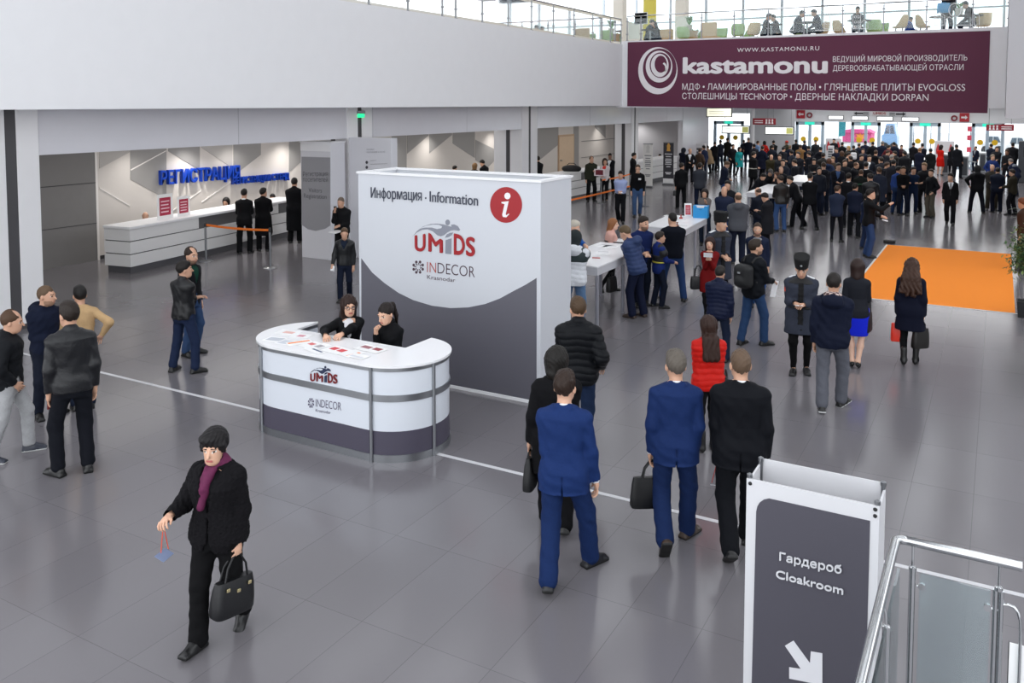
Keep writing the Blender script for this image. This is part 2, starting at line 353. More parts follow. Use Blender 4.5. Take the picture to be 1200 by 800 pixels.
def person(label, pos, h, f, top, bot, hair=('short', '1c1613'), sex='m', hands=None, shoes='121212', skin=0, build=1., lean=0, side=0, twist=0,
           head=(0, 0), feet=None, walk=0., sit=None, inner=None, extra=(), group=None, lod=None, beard=None, curl=(.5, .5), dark=False, sock=None):
    """pos on the floor; f = heading seen from the camera: 0 walks away, 90 faces the picture's right, 180 faces us.  Returns info with world hand points."""
    h = h*.985; pos = A(*pos); _pid[0] += 1; seed = _pid[0]; rr = random.Random(seed)
    dv = pos[:2]-_C[:2]; yaw = math.atan2(dv[1], dv[0])-R(f)-math.pi/2
    if head == (0, 0): head = (rr.uniform(-28, 28), rr.uniform(-2, 14))
    if hands is None: hands = ('down', 'down') if walk else (rr.choice(('down', 'pocket', 'front', 'elbow', 'down')), rr.choice(('down', 'pocket', 'front', 'chest', 'down')))
    sc = h/1.75; dist_px = np.linalg.norm(pos-_C)/FPX                     # metres per pixel
    res = lod or min(max(dist_px*.95/sc, .0062), .032); fine = res < .0145; near = res < .0095
    root = empty('person', pos, yaw, label, 'person', group)
    base = MALE if sex == 'm' else FEM; wb = build; shw = .166*wb**.5 if sex == 'm' else .140*wb**.5
    # --- legs
    if feet is None:
        if walk:
            s_ = walk; st = abs(s_); fr = dict(y=.30*st, z=0., p=-.12*st, x=.085); bk = dict(y=-.33*st, z=.0, p=.75*st, x=.085)
            feet = [fr, bk] if s_ > 0 else [bk, fr]                      # (left, right)
        else: w = rr.uniform(.085, .13) if sex == 'm' else rr.uniform(.06, .09); feet = [dict(x=w, y=rr.uniform(-.09, .10), yaw=rr.uniform(0, .45)), dict(x=w, y=rr.uniform(-.09, .10), yaw=rr.uniform(0, .45))]
    hipw = .088*wb; hz = sit if sit else .935; L1, L2 = .435, .42; FT = []
    for sd, ft in zip((-1, 1), feet):
        fo = A(sd*ft.get('x', .09), ft.get('y', 0), ft.get('z', 0)); M = rz(-sd*ft.get('yaw', .14))@rx(-ft.get('p', 0)); p_ = ft.get('p', 0)
        piv = A(0, .13, 0) if p_ > 0 else A(0, -.05, 0); an = fo+piv+M@(A(0, 0, .095)-piv); FT.append((fo, M, piv, an))
    hy = 0. if sit else sum(t[3][1] for t in FT)/2+.02
    if not sit:
        for sd, t in zip((-1, 1), FT):
            dx, dy = t[3][0]-sd*hipw, t[3][1]-hy; hz = min(hz, t[3][2]+math.sqrt(max((.996*(L1+L2))**2-dx*dx-dy*dy, .1)))
    hips = A(0, hy, hz); LEG = []
    for sd, t in zip((-1, 1), FT):
        hp = hips+A(sd*hipw, 0, 0); k, an = ik(hp, t[3], L1, L2, t[1]@A(sd*.05, 1, .15 if not sit else 1)); LEG.append((hp, k, an))
    # --- torso, head
    T = ry(R(side))@rx(-R(lean)); TT = T@rz(-R(twist)); sh = lambda x, y, z: hips+T@A(x, y, z)
    sec = np.array(base); sec[:, 1] *= wb; sec[:, 2] *= 1+(wb-1)*1.3
    hcl = hips+T@A(0, .012, .60); HM = T@rz(-R(head[0]))@rx(-R(head[1])+R(lean)*.6); hc = hcl+HM@A(0, .018, .100)
    HS = 1.13; _HM[0] = HM; hp = lambda x, y, z: hc+HM@(A(x, y, z)*HS)
    ARM = []
    for i, sd in enumerate((-1, 1)):
        S = hips+T@(A(0, 0, .452 if sex == 'm' else .448)+rz(-R(twist))@A(sd*shw, -.005, 0)); hd = hands[i]
        if isinstance(hd, tuple) and hd[0] == 'w': Wt = rz(-yaw)@(A(*hd[1])-pos)/sc; q = TT.T@(Wt-S)     # wrist at a point of the hall
        else: q = HANDS[hd] if isinstance(hd, str) else hd; Wt = S+TT@A(sd*q[0], q[1], q[2])
        pole = TT@(A(sd*.35, -.8, -.5) if q[2] < .05 else A(sd*.7, -.1, -.7))
        if isinstance(hd, tuple) and hd[0] == 'w': pole = TT@A(sd*.9, -.35, -.08)
        if hd in ('behind', 'back'): pole = TT@A(sd*.9, -.5, 0)
        if hd in ('hip', 'pocket'): pole = TT@A(sd*.8, -.7, 0)
        E_, Wt = ik(S, Wt, .285, .255, pole); d = Wt-E_; d = d/np.linalg.norm(d); nr = TT@A(sd*1., .25, .1)
        if q[2] > -.42: nr = TT@A(sd*.35, .1, 1.) if q[2] < .05 else TT@A(sd*.8, .5, .2)
        ARM.append((S, E_, Wt, d, nr))
    sk = lin(SKIN[skin % 4]); skm = mat('skin', SKIN[skin % 4] if not dark else '8a6450', .5, bump=.05 if near else 0, bscale=120)
    eyw, eyd, lipm, brm = mat('eye_white', 'd8d2cc', .3), mat('eye_dark', '2a1d16', .25), mat('lips', 'b0766a' if sex == 'm' else 'b05e5a', .45), mat('brow', hair[1] if hair[0] != 'bald' else '5a4030', .8)
    # --- body: one mesh of skin
    hres = res if res > .0095 else max(res*.75, .0048)
    hq = [ell(hp(0, -.012, .022), (.070, .093, .096), HM, .02), ell(hp(0, .034, -.03), (.059, .064, .088), HM, .03), ell(hp(0, .048, -.080), (.045, .044, .034), HM, .03),
          cap(hcl+T@A(0, -.02, -.06), hp(0, -.015, -.06), .060 if sex == 'm' else .05, .056 if sex == 'm' else .045, .03)]
    if res < .022: hq += [cap(hp(0, .092, .008), hp(0, .116, -.028), .009, .014, .012)]+[ell(hp(s*.073, -.012, -.012), (.011, .022, .034), HM@rz(-s*.35), .008) for s in (-1, 1)]
    if fine: hq += [cap(hp(-.036, .084, .024), hp(.036, .084, .024), .012, .012, .012), cap(hp(-.02, .092, -.062), hp(.02, .092, -.062), .0075, .0075, .008)]+[ell(hp(s*.033, .102, .004), (.017, .014, .011), HM, .012, 1) for s in (-1, 1)]
    bl = 1. if bot[0] in ('skirt', 'dress') else .8
    tq = [loft(hips, T, sec*np.array([1, .95, .95, 1]), .02)]
    for i, (S, E_, Wt, d, nr) in enumerate(ARM): tq += [cap(S-TT@A((-1, 1)[i]*.10, 0, -.05), S, .05*wb, .052*wb, .05), cap(S, E_, .047*wb, .038, .03), cap(E_, Wt, .038, .026, .02)]
    for sd, (a, b, c), t in zip((-1, 1), LEG, FT):
        tq += [cap(a, b, .082*wb*bl, .052*bl, .05), cap(b, b*.6+c*.4, .050*bl, .052*bl, .03), cap(b*.6+c*.4, c, .050*bl, .034*bl, .03), cap(c, c+t[1]@A(0, .09, -.055), .036*bl, .028*bl, .03)]
    hnd = []
    for i, (S, E_, Wt, d, nr) in enumerate(ARM): hnd.append([cap(Wt-d*.06, Wt, .029, .026, .01)]+hand_prims(Wt, d, nr, (1, -1)[i], min(res, hres), curl[i]))
    if fine: parts = [nets(*field(tq, max(res, .011) if bot[0] in ('skirt', 'dress') else .018)), nets(*field(hq, hres))]+[nets(*field(q, min(hres, .0062), pad=.012)) for q in hnd]
    else: parts = [nets(*field(tq+hq+hnd[0]+hnd[1], res))]
    def face_idx(P):
        q = (P-hc)@HM/HS; x, y, z = np.abs(q[:, 0]), q[:, 1], q[:, 2]; m = np.zeros(len(P), int)
        if res < .02:
            fr = (y > .07) & (np.linalg.norm(q, axis=1) < .17)
            m[fr & (x > .019) & (x < .048) & (z > -.004) & (z < .011)] = 1; m[fr & (x > .027) & (x < .040) & (z > -.004) & (z < .011)] = 2
            m[fr & (x > .014) & (x < .052) & (z > .024) & (z < .030)] = 4; m[fr & (x < .024) & (z > -.071) & (z < -.054) & (y > .085)] = 3
            if beard: m[(y > .0) & (x < .09) & (z < -.052) & (z > -.125) & (m == 0) & (np.linalg.norm(q, axis=1) < .17) & ~((x < .02) & (z > -.07))] = 5
        return m
    nmesh('body', parts, [skm, eyw, eyd, lipm, brm, mat('beard', tuple((a*.55+b*.45)/255 for a, b in zip(bytes.fromhex(beard or '3a2a22'), bytes.fromhex(SKIN[skin % 4]))), .8)], root, sc, face_idx)
    cm = lambda nm, c, ro=.8, bp=.25: mat(nm, c, ro, bump=bp if fine else 0, bscale=45, var=.12 if fine else 0, spec=.15 if ro > .45 else .4)
    # --- trousers, skirt, shoes
    def folds(a): return (lambda X, Y, Z: a*(np.sin(X*27+Z*19+seed+2*np.sin(Y*13+Z*9))*np.sin(Y*29-Z*31+2*seed+1.5*np.sin(X*17))+.5*np.sin(Z*43+X*31+Y*23+seed+2*np.sin(X*15+seed)))) if fine else None
    bk, bc = bot[0], bot[1]
    if bk in ('trousers', 'jeans', 'slim'):
        t_ = {'trousers': .022, 'jeans': .016, 'slim': .011}[bk]; s2 = sec.copy(); s2 = s2[s2[:, 0] < .16]; s2[:, 1:3] += .014
        q = [loft(hips, T, s2, .03)]
        for (a, b, c), t in zip(LEG, FT):
            q += [cap(a+A(0, 0, -.02), b, .088*wb+t_*.4, .058+t_, .05), cap(b, c+A(0, 0, .01), .056+t_, .044+t_*1.5 if bk != 'slim' else .043, .03), plane(c+t[1]@A(0, -.05, -.055), t[1]@A(0, .12, -1)) if fine and not walk and not sit and t[0][1] == t[0][1] and t[0][2] == 0 and abs(FT[0][3][2]-FT[1][3][2]) < .02 else cap(c, c+(c-b)*.03, .043+t_, .045+t_*1.4, .02)]
        solid('trousers', q, res*1.1, cm('jeans_cloth' if bk == 'jeans' else 'trouser_cloth', bc, .85), root, sc, folds(.0035))
    elif bk == 'skirt':
        L = bot[2] if len(bot) > 2 else .42; s2 = [(-L, .185*wb, .135, .01)]+[r for r in (sec+np.array([0, .012, .012, 0])).tolist() if -.07 < r[0] < .16]; s2[1][0] = -.12
        solid('skirt', [loft(hips, T, s2, .02)]+[cap(a, a*.5+b*.5, .09, .08, .05) for a, b, c in LEG], res, cm('skirt_cloth', bc, .75), root, sc)
    if bk in ('skirt', 'dress') and sock:
        q = []
        for (a, b, c), t in zip(LEG, FT): q += [cap(a, b, .086, .056, .05), cap(b, b*.6+c*.4, .054, .056, .03), cap(b*.6+c*.4, c, .054, .038, .03), cap(c, c+t[1]@A(0, .09, -.055), .039, .031, .03)]
        solid('tights', q, res, cm('tights', sock, .7, 0), root, sc)
    if not (sit and lod == 'x'):
        for (fo, M, piv, an) in FT:
            g = lambda x, y, z: fo+piv+M@(A(x, y, z)-piv)
            if sex == 'f' and bk in ('skirt', 'dress', 'slim') and shoes != 'flat':
                q = [cap(g(0, -.035, .05), g(0, .06, .035), .036, .034, .03), cap(g(0, .06, .033), g(0, .155, .02), .034, .022, .03), cap(g(0, -.055, .045), g(0, -.05, .008), .016, .009, .01)]
                if bk == 'slim': q.append(cap(g(0, -.02, .06), an+A(0, 0, .16), .045, .05, .03))
            else: q = [bxp(g(0, .055, .016), (.036, .125, .006), .010, M, .008), cap(g(0, -.035, .055), g(0, .06, .05), .043, .042, .03), cap(g(0, .06, .046), g(0, .15, .032), .041, .031, .03)]
            sm = [mat('shoe_leather', '121212' if shoes == 'flat' else shoes, .35), mat('shoe_sole', 'd8d8d8' if sock == 'sneaker' else '0c0c0c', .6)]
            solid('shoe', q, min(res*.9, .02), sm, root, sc, None, (lambda P, fo=fo, M=M, piv=piv: (((P-fo-piv)@M+piv)[:, 2] < .02).astype(int)) if res < .012 else None)
    # --- tops
    def arms(q, t, upto=1., shp=.0):
        for i, (S, E_, Wt, d, nr) in enumerate(ARM):
            sd = (-1, 1)[i]; e = E_+(Wt-E_)*upto
            q += [cap(S-TT@A(sd*.105, .008, -.052-shp), S, .046*wb+t*.6, .054*wb+t*.6, .05), cap(S, E_, .052*wb+t*.8, .043+t*.8, .018), cap(E_, e-d*.012*upto, .043+t*.8, .033+t*.45, .03)]
            if upto >= 1: q.append(dict(plane(e-d*.004, d), lim=1))
        return q
    def top_piece(kind, col, t, hem, flare=0., collar=0., disp=None, rough=.8, nm='jacket', open_=0., res_=None, bp=.25, pad=0., tail=0):
        s2 = sec.copy(); s2[:, 1:3] += t; s2 = s2[s2[:, 0] > hem+.01]; s2 = np.array([[hem, np.interp(hem, sec[:, 0], sec[:, 1])+t+flare, np.interp(hem, sec[:, 0], sec[:, 2])+t+flare*.8, sec[1, 3]]]+s2.tolist()) if hem >= -.13 else np.array([[hem, .172*wb+t+flare, .12*wb+t+flare*.8, 0], [-.13, .170*wb+t, .118*wb+t, 0]]+s2[s2[:, 0] > -.1].tolist())
        s2 = s2[s2[:, 0] < .56]; s2 = s2[:-1] if collar == 0 else s2
        q = arms([loft(hips, T, s2, .03, 2.4)], t); lims = [x for x in q if x.get('lim')]; q = [x for x in q if not x.get('lim')]
        if hem < -.13:
            for (a, b, c) in LEG: q.append(cap(a, a+(b-a)*min(.9, (-hem-.05)/.435), .08*wb+t, .075*wb+t*.6+flare*.5, .08))
        if collar: q += [cap(hips+T@A(0, -.022, .50), hips+T@A(0, -.018+collar*.1, .50+collar), .070+t*.3, .066+t*.3, .02)]
        if kind in ('hood', 'hoodie', 'pufferhood'): q += [ell(hips+T@A(0, -.145, .505), (.135, .085, .10), T@rx(.3), .03), cap(hips+T@A(-.10, -.07, .545), hips+T@A(-.085, .05, .52), .035, .03, .03), cap(hips+T@A(.10, -.07, .545), hips+T@A(.085, .05, .52), .035, .03, .03), ell(hips+T@A(0, -.06, .615), (.080, .09, .060), T, .02, 1)]
        hemp = hips+T@A(0, 0, hem); q.append(plane(hemp, T@A(0, 0, -1)))
        if open_:
            V0, hw = .50-open_, .080
            for j in range(6):
                z = V0+(open_+.03)*(j+.5)/6; w = hw*(j+.6)/6+.006*(j == 5); y = np.interp(z, sec[:, 0], sec[:, 2])+np.interp(z, sec[:, 0], sec[:, 3])
                q.append(bxp(hips+T@A(0, y+.045, z), (w, .06, (open_+.03)/12), .004, T, .004, 1))
            if open_ > .2 and hem < 0: q.append(bxp(hips+T@A(0, .17, (hem+V0)/2-.05), (.006, .05, abs(V0-hem)/2), .003, T, .006, 1)); q.append(ell(hips+T@A(0, .16, hem-.02), (.05, .1, .10), T, .01, 1))
        if kind == 'suit' and near: q.append(bxp(hips+T@A(0, -.16, hem+.06), (.003, .06, .10), .002, T, .004, 1)); q += [cap(hips+T@A(-.05, -.058, .556), hips+T@A(.05, -.058, .556), .027, .027, .02)]+[cap(hips+T@A(s_*.052, -.052, .555), hips+T@A(s_*.072, .045, .50), .024, .018, .02) for s_ in (-1, 1)]
        V, F = nets(*field(q, res_ or res, disp))
        # trim the sleeves at the cuff (only the hand side of each wrist)
        keep = np.ones(len(F), bool)
        for (S, E_, Wt, d, nr) in ARM:
            C_ = V[F].mean(1)-Wt; along = C_@d; rad = np.linalg.norm(C_-np.outer(along, d), axis=1); keep &= ~((along > -.002) & (along < .16) & (rad < .10))
        return nmesh(nm, [(V, F[keep])], [cm(kind+'_cloth', col, rough, bp)], root, sc)
    tk, tc = top[0], top[1]
    quilt = lambda per, am: (lambda X, Y, Z: -am*np.sqrt(np.abs(np.sin(math.pi*(Z+.15*np.abs(X))/per)))+am*.5+.003*np.sin(X*40+Z*30+seed)*np.sin(Y*44+seed)) if res < .016 else None
    inn = inner
    if tk == 'suit': top_piece('suit', tc, .020*wb, -.155, .008, .012, folds(.0035), .75, 'jacket', .27); inn = inner or 'e9ecf0'
    elif tk == 'blazer': top_piece('blazer', tc, .020, -.13, .010, .012, folds(.0025), .75, 'jacket', .24); inn = inner or 'e4e4e4'
    elif tk == 'leather': top_piece('leather', tc, .024*wb, -.07, -.004, .055, folds(.003), .36, 'jacket', .16 if inner else 0, bp=.35)
    elif tk == 'puffer': top_piece('puffer', tc, .042, -.11, 0, .07, quilt(.075, .013), .5, 'jacket')
    elif tk == 'pufferhood': top_piece('pufferhood', tc, .040, -.11, 0, .06, quilt(.075, .011), .5, 'jacket')
    elif tk == 'hood': top_piece('hood', tc, .036, -.11, .006, .06, folds(.005), .75, 'jacket')
    elif tk == 'hoodie': top_piece('hoodie', tc, .024, -.09, .0, .05, folds(.005), .9, 'hoodie')
    elif tk == 'jacket': top_piece('jacket', tc, .030*wb, -.13, .006, .055, folds(.005), .7, 'jacket', .14 if inner else 0)
    elif tk == 'coat': top_piece('coat', tc, .034, -(top[2] if len(top) > 2 else .42), .02, .055, folds(.004), .85, 'coat', .12 if inner else 0)
    elif tk == 'dress': top_piece('dress', tc, .014, -(top[2] if len(top) > 2 else .42), .012, 0, folds(.003), .7, 'dress')
    elif tk == 'sweater': top_piece('sweater', tc, .016*wb, -.07, .0, .03, folds(.004), .95, 'sweater')
    elif tk == 'shirt': top_piece('shirt', tc, .012*wb, -.09, .006, .05, folds(.005), .8, 'shirt')
    elif tk == 'fur': top_piece('fur', tc, .04, -.13, .02, .05, (lambda X, Y, Z: .006*np.sin(X*120+3*np.sin(Z*60))*np.sin(Z*140+Y*90)) if near else None, .9, 'jacket', .30)
    if inn:
        s2 = sec[sec[:, 0] > -.02].copy(); s2[:, 1:3] += .007; s2 = s2[s2[:, 0] < .55]
        q = [loft(hips, T, s2, .02), cap(hips+T@A(0, -.022, .53), hips+T@A(0, -.012, .572), .066 if sex == 'm' else .056, .064 if sex == 'm' else .054, .02)]
        nm_ = 'top' if sex == 'f' else 'shirt'
        if tk == 'suit' and fine:
            for (S, E_, Wt, d, nr) in ARM: q.append(cap(Wt-d*.05, Wt+d*.008, .034, .033, .01))
        solid(nm_, q+[plane(hips+T@A(0, -.018, .578), T@A(0, .25, 1))], res, cm('shirt_cloth', inn, .8, .1), root, sc)
    # --- hair
    hk, hcx = hair[0], hair[1]; hm = [mat('hair', hcx, .5, spec=.3, bump=.5 if fine else 0, bscale=90)]; hd_ = (lambda X, Y, Z: .0032*np.sin(X*150+4*np.sin(Z*21+seed))*np.sin(Y*130+Z*50+seed)+.002*np.sin(X*61+Y*47+seed)) if fine else None
    face = plane(hp(0, .080, .064), HM@A(0, .62, -.785), .0035 if fine else 0); hq = None; e0 = ell(hp(0, -.016, .033), (.0790, .101, .101), HM, .02)
    earcut = [ell(hp(s*.079, .012, -.03), (.03, .04, .045), HM, .01, 1) for s in (-1, 1)]
    if hk == 'short': hq = [e0, ell(hp(0, .03, .085), (.06, .05, .04), HM, .03), face]+earcut
    elif hk == 'pixie': hq = [ell(hp(0, -.018, .036), (.094, .112, .106), HM, .02), ell(hp(.02, .055, .085), (.065, .05, .04), HM, .03), plane(hp(0, .094, .050), HM@A(0, .74, -.67), .006), cap(hp(-.075, .03, .03), hp(-.082, .025, -.02), .022, .012, .02), cap(hp(.075, .03, .03), hp(.082, .025, -.02), .022, .012, .02), cap(hp(0, -.09, -.02), hp(0, -.075, -.085), .06, .045, .03)]; hd_ = lambda X, Y, Z: .004*np.sin(X*120+4*np.sin(Z*25))*np.sin(Y*110+Z*60)
    elif hk == 'buzz': hq = [ell(hp(0, -.015, .026), (.0735, .0965, .0985), HM, .02), face]+earcut
    elif hk == 'balding': hq = [e0, face]+earcut+[ell(hp(0, .06, .12), (.055, .08, .06), HM, .02, 1)]
    elif hk == 'fringe': hq = [ell(hp(0, -.018, .018), (.0765, .100, .09), HM, .02), face]+earcut+[ell(hp(0, .0, .11), (.080, .105, .085), HM, .015, 1)]
    elif hk in ('bob', 'long', 'veil'):
        L = {'bob': .14, 'long': .30, 'veil': .42}[hk]
        if len(hair) > 2: L = hair[2]
        bk_ = lambda x, y, z: hp(x, y, .03)+(T@A(0, 0, 1))*(z-.03)*1.0
        hq = [ell(hp(0, -.02, .03), (.094, .110, .104), HM, .02), cap(hp(0, -.045, .0), bk_(0, -.075, -min(L, .16)), .088, .075 if L < .2 else .07, .05)]+([cap(hips+T@A(x_, -.105, .56), hips+T@A(x_*1.15, -.150, .68-L), .052, .045, .04) for x_ in (-.06, 0, .06)] if L > .2 else [])+[cap(hp(s*.055, -.02, .0), bk_(s*.062, -.03, -min(L, .30)), .042, .036, .05) for s in (-1, 1)]
        hq += [ell(hp(0, .085, -.035), (.062, .075, .085), HM, .015, 1), ell(hp(0, .07, -.16), (.075, .07, .12), HM, .02, 1)]
        if L > .2 and fine: hd_ = lambda X, Y, Z: .006*np.sin(X*95+2*np.sin(Z*19+seed))*np.sin(Y*70+seed)+.003*np.sin(X*210+Z*15)
    elif hk in ('ponytail', 'bun'):
        hq = [e0, face]+[cap(hp(0, -.10, .055), hp(0, -.135, .05), .034, .03, .02)]
        hq += [cap(hp(0, -.135, .05), hp(0, -.15, -.10), .034, .03, .02), cap(hp(0, -.15, -.10), hp(0, -.13, -.22), .03, .012, .02)] if hk == 'ponytail' else [ell(hp(0, -.12, .06), (.045, .04, .045), HM, .01)]
    elif hk == 'halfup': # long waved hair with a small knot on the crown
        dn = T@A(0, 0, -1); hq = [ell(hp(0, -.02, .03), (.094, .110, .104), HM, .02), ell(hp(0, -.075, .105), (.042, .04, .035), HM, .015)]
        hq += [cap(hp(x*.5, -.05, .02), hips+T@A(x, -.115, .55), .062, .056, .04) for x in (-.085, -.03, .03, .085)]+[cap(hips+T@A(x, -.115, .55), hips+T@A(x*1.5, -.165, .24+.8*abs(x)), .058, .038, .03) for x in (-.09, -.03, .03, .09)]+[ell(hp(0, .085, -.035), (.062, .075, .085), HM, .015, 1), ell(hp(0, .07, -.16), (.075, .07, .12), HM, .02, 1)]
        hd_ = lambda X, Y, Z: .012*np.sin(X*90+2.5*np.sin(Z*26+seed))*np.sin(Y*60+seed+Z*8)+.004*np.sin(X*230+Z*30)
    if hq: solid('hair', hq, hres if res < .0145 else res, hm, root, sc, hd_)
    hatm = lambda c, ro=.9: [mat('hat_cloth', c, ro, bump=.4 if fine else 0, bscale=80)]
    for ex in extra:
        e, c = ex[0], ex[1]
        if e == 'papakha':
            o = solid('fur_hat', [loft(hp(0, -.012, .055), HM, [(-.025, .096, .116, 0), (.04, .105, .124, 0), (.14, .118, .132, 0), (.155, .108, .122, 0)], .02)], min(res, .008), [mat('fur', c, .95, bump=.9, bscale=130)], root, sc, (lambda X, Y, Z: .003*np.sin(X*150)*np.sin(Y*160)*np.sin(Z*170)))
            b = MB(); b.lathe([(.0, 0), (.016, 0), (.016, .006), (.010, .010), (0, .011)], 12); V = b.v[0]; P = V@(HM@rx(-math.pi/2)).T+hp(0, .112, .115); b.v[0] = P*sc; b.build('badge', mat('badge_metal', 'cfd2d4', .3, .8), o, True)
        elif e == 'knit': solid('knit_hat', [ell(hp(0, -.015, .045), (.09, .106, .10), HM, .02), plane(hp(0, 0, .035), HM@A(0, .25, -1))], min(res, .02), hatm(c), root, sc)
        elif e == 'cap': solid('cap', [ell(hp(0, -.012, .05), (.09, .105, .088), HM, .02), plane(hp(0, 0, .04), HM@A(0, .1, -1)), bxp(hp(0, .12, .048), (.055, .045, .002), .006, HM@rx(-.2))], min(res, .016), hatm(c), root, sc)
        elif e == 'hoodup': solid('hood', [ell(hp(0, -.02, .02), (.108, .125, .125), HM, .03), cap(hp(0, -.03, -.05), hcl+T@A(0, -.04, -.06), .09, .10, .04), ell(hp(0, .10, -.02), (.068, .09, .098), HM, .02, 1)], min(res, .02), hatm(c), root, sc)
        elif e == 'glasses':
            b = MB()
            for s in (-1, 1): b.tube([hp(s*.034+.022*math.cos(a), .112-.006*abs(math.cos(a)), .004+.016*math.sin(a))*sc for a in np.linspace(0, 2*math.pi, 13)[:-1]], .0035, 6, closed=True); b.tube([hp(s*.056, .108, .006)*sc, hp(s*.082, .0, .004)*sc], .003, 6)
            b.tube([hp(-.012, .116, .008)*sc, hp(.012, .116, .008)*sc], .003, 6); b.build('glasses', mat('glasses_frame', c, .3), root, True)
        elif e == 'scarf':
            solid('scarf', [cap(hips+T@A(-.03, -.01, .555), hips+T@A(.03, -.01, .555), .078, .078, .02), ell(hips+T@A(0, .01, .60), (.06, .07, .04), T, .01, 1), cap(hips+T@A(-.02, .09, .53), hips+T@A(.02, .155, .40), .034, .036, .03), cap(hips+T@A(.02, .155, .40), hips+T@A(.045, .165, .24), .036, .03, .03), cap(hips+T@A(.03, .09, .53), hips+T@A(.07, .145, .38), .03, .026, .02)], res, [mat('scarf_cloth', c, .8, bump=.4, bscale=40, var=.35)], root, sc, folds(.006))
        elif e == 'epaulettes':
            for s in (-1, 1): solid('epaulette', [bxp(hips+T@A(s*.13, -.01, .553), (.055, .030, .004), .004, T@ry(s*.32))], .007, mat('epaulette_cloth', c, .6), root, sc)
        elif e == 'patch':
            S, E_, Wt, d, nr = ARM[ex[2]]; sd = (-1, 1)[ex[2]]; m = S+(E_-S)*.35; u = (E_-S)/np.linalg.norm(E_-S); n_ = TT@A(sd, .25, 0); n_ -= u*(n_@u); n_ /= np.linalg.norm(n_)
            solid('arm_patch', [bxp(m+n_*.068, (.026, .006, .035), .004, np.stack([np.cross(u, n_), n_, u], 1))], .007, mat('patch_cloth', c, .7), root, sc)
        elif e == 'lanyard':
            b = MB(); b.tube([(hips+T@A(s*.045, np.interp(z, sec[:, 0], sec[:, 2])+.022, z))*sc for s, z in ((-1, .52), (-.7, .42), (0, .27))], .004, 6); b.tube([(hips+T@A(s*.045, np.interp(z, sec[:, 0], sec[:, 2])+.022, z))*sc for s, z in ((1, .52), (.7, .42), (0, .27))], .004, 6)
            q0 = hips+T@A(0, np.interp(.22, sec[:, 0], sec[:, 2])+.03, .22); b.box((-.04, -.002, -.05), (.04, .002, .05), 1, M=(T*sc, q0*sc)); b.build('name_badge', [mat('lanyard', c, .6), mat('badge_card', 'e8e8ea', .4)], root)
        elif e == 'badge':
            z = .36; q0 = hips+T@A(ex[2] if len(ex) > 2 else -.07, np.interp(z, sec[:, 0], sec[:, 2])+.026, z); b = MB(); b.box((-.045, -.002, -.028), (.045, .003, .028), 0, M=(T*sc, q0*sc)); b.build('name_badge', mat('badge_card', 'e8e8ea', .4), root)
        elif e == 'tie':
            solid('tie', [cap(hips+T@A(0, np.interp(z, sec[:, 0], sec[:, 2])+.012, z), hips+T@A(0, np.interp(z-.1, sec[:, 0], sec[:, 2])+.014, z-.1), .016, .02, .01) for z in (.5, .4, .3, .2)], min(res, .014), mat('tie_cloth', c, .6), root, sc)
        elif e == 'lining':
            m_ = mat('plaid_lining', c, .9); nt = m_.node_tree
            if len(nt.nodes) < 4:
                ck = nt.nodes.new('ShaderNodeTexChecker'); tc_ = nt.nodes.new('ShaderNodeTexCoord'); ck.inputs['Scale'].default_value = 26; ck.inputs[1].default_value = (*lin(c), 1); ck.inputs[2].default_value = (*lin('4a3434'), 1); nt.links.new(tc_.outputs['Object'], ck.inputs[0]); nt.links.new(ck.outputs[0], nt.nodes['Principled BSDF'].inputs['Base Color'])
            solid('hood_lining', [ell(hips+T@A(0, -.10, .585), (.115, .085, .040), T, .02), ell(hips+T@A(0, -.03, .61), (.062, .07, .06), T, .02, 1)], res, m_, root, sc)
        elif e == 'placket':
            q = []
            for z in np.linspace(ex[2], ex[3], 9): b_, y_ = np.interp(z, sec[:, 0], sec[:, 2]), np.interp(z, sec[:, 0], sec[:, 3]); q.append(bxp(hips+T@A(0, max(b_+y_, .118)+ex[4], z), (ex[5], .006, (ex[3]-ex[2])/15), .004, T, .02))
            solid('placket', q, min(res, .01), mat('placket_cloth', c, .9), root, sc)
        elif e == 'belt':
            solid('belt', [loft(hips, T, [(.085, np.interp(.1, sec[:, 0], sec[:, 1])+ex[2], np.interp(.1, sec[:, 0], sec[:, 2])+ex[2], 0), (.125, np.interp(.1, sec[:, 0], sec[:, 1])+ex[2], np.interp(.1, sec[:, 0], sec[:, 2])+ex[2], 0)], .01)], min(res, .012), mat('belt_leather', c, .4), root, sc)
        elif e == 'panel':   # coloured yoke or stripe across the chest and sleeves
            z0, z1 = ex[2], ex[3]; s2 = [(z, np.interp(z, sec[:, 0], sec[:, 1])+ex[4], np.interp(z, sec[:, 0], sec[:, 2])+ex[4], np.interp(z, sec[:, 0], sec[:, 3])) for z in np.linspace(z0, z1, 6)]
            solid('jacket_panel', [loft(hips, T, s2, .02, 2.4)]+([cap(S-TT@A(sd*.07, 0, -.02), S+(E_-S)*.35, .056+ex[4]*.85, .052+ex[4], .04) for sd, (S, E_, Wt, d, nr) in zip((-1, 1), ARM)] if ex[5] else []), res, mat('panel_cloth', c, .6, bump=.2, bscale=40), root, sc)
    Rz = rz(yaw); w = lambda p: pos+Rz@(np.asarray(p)*sc)
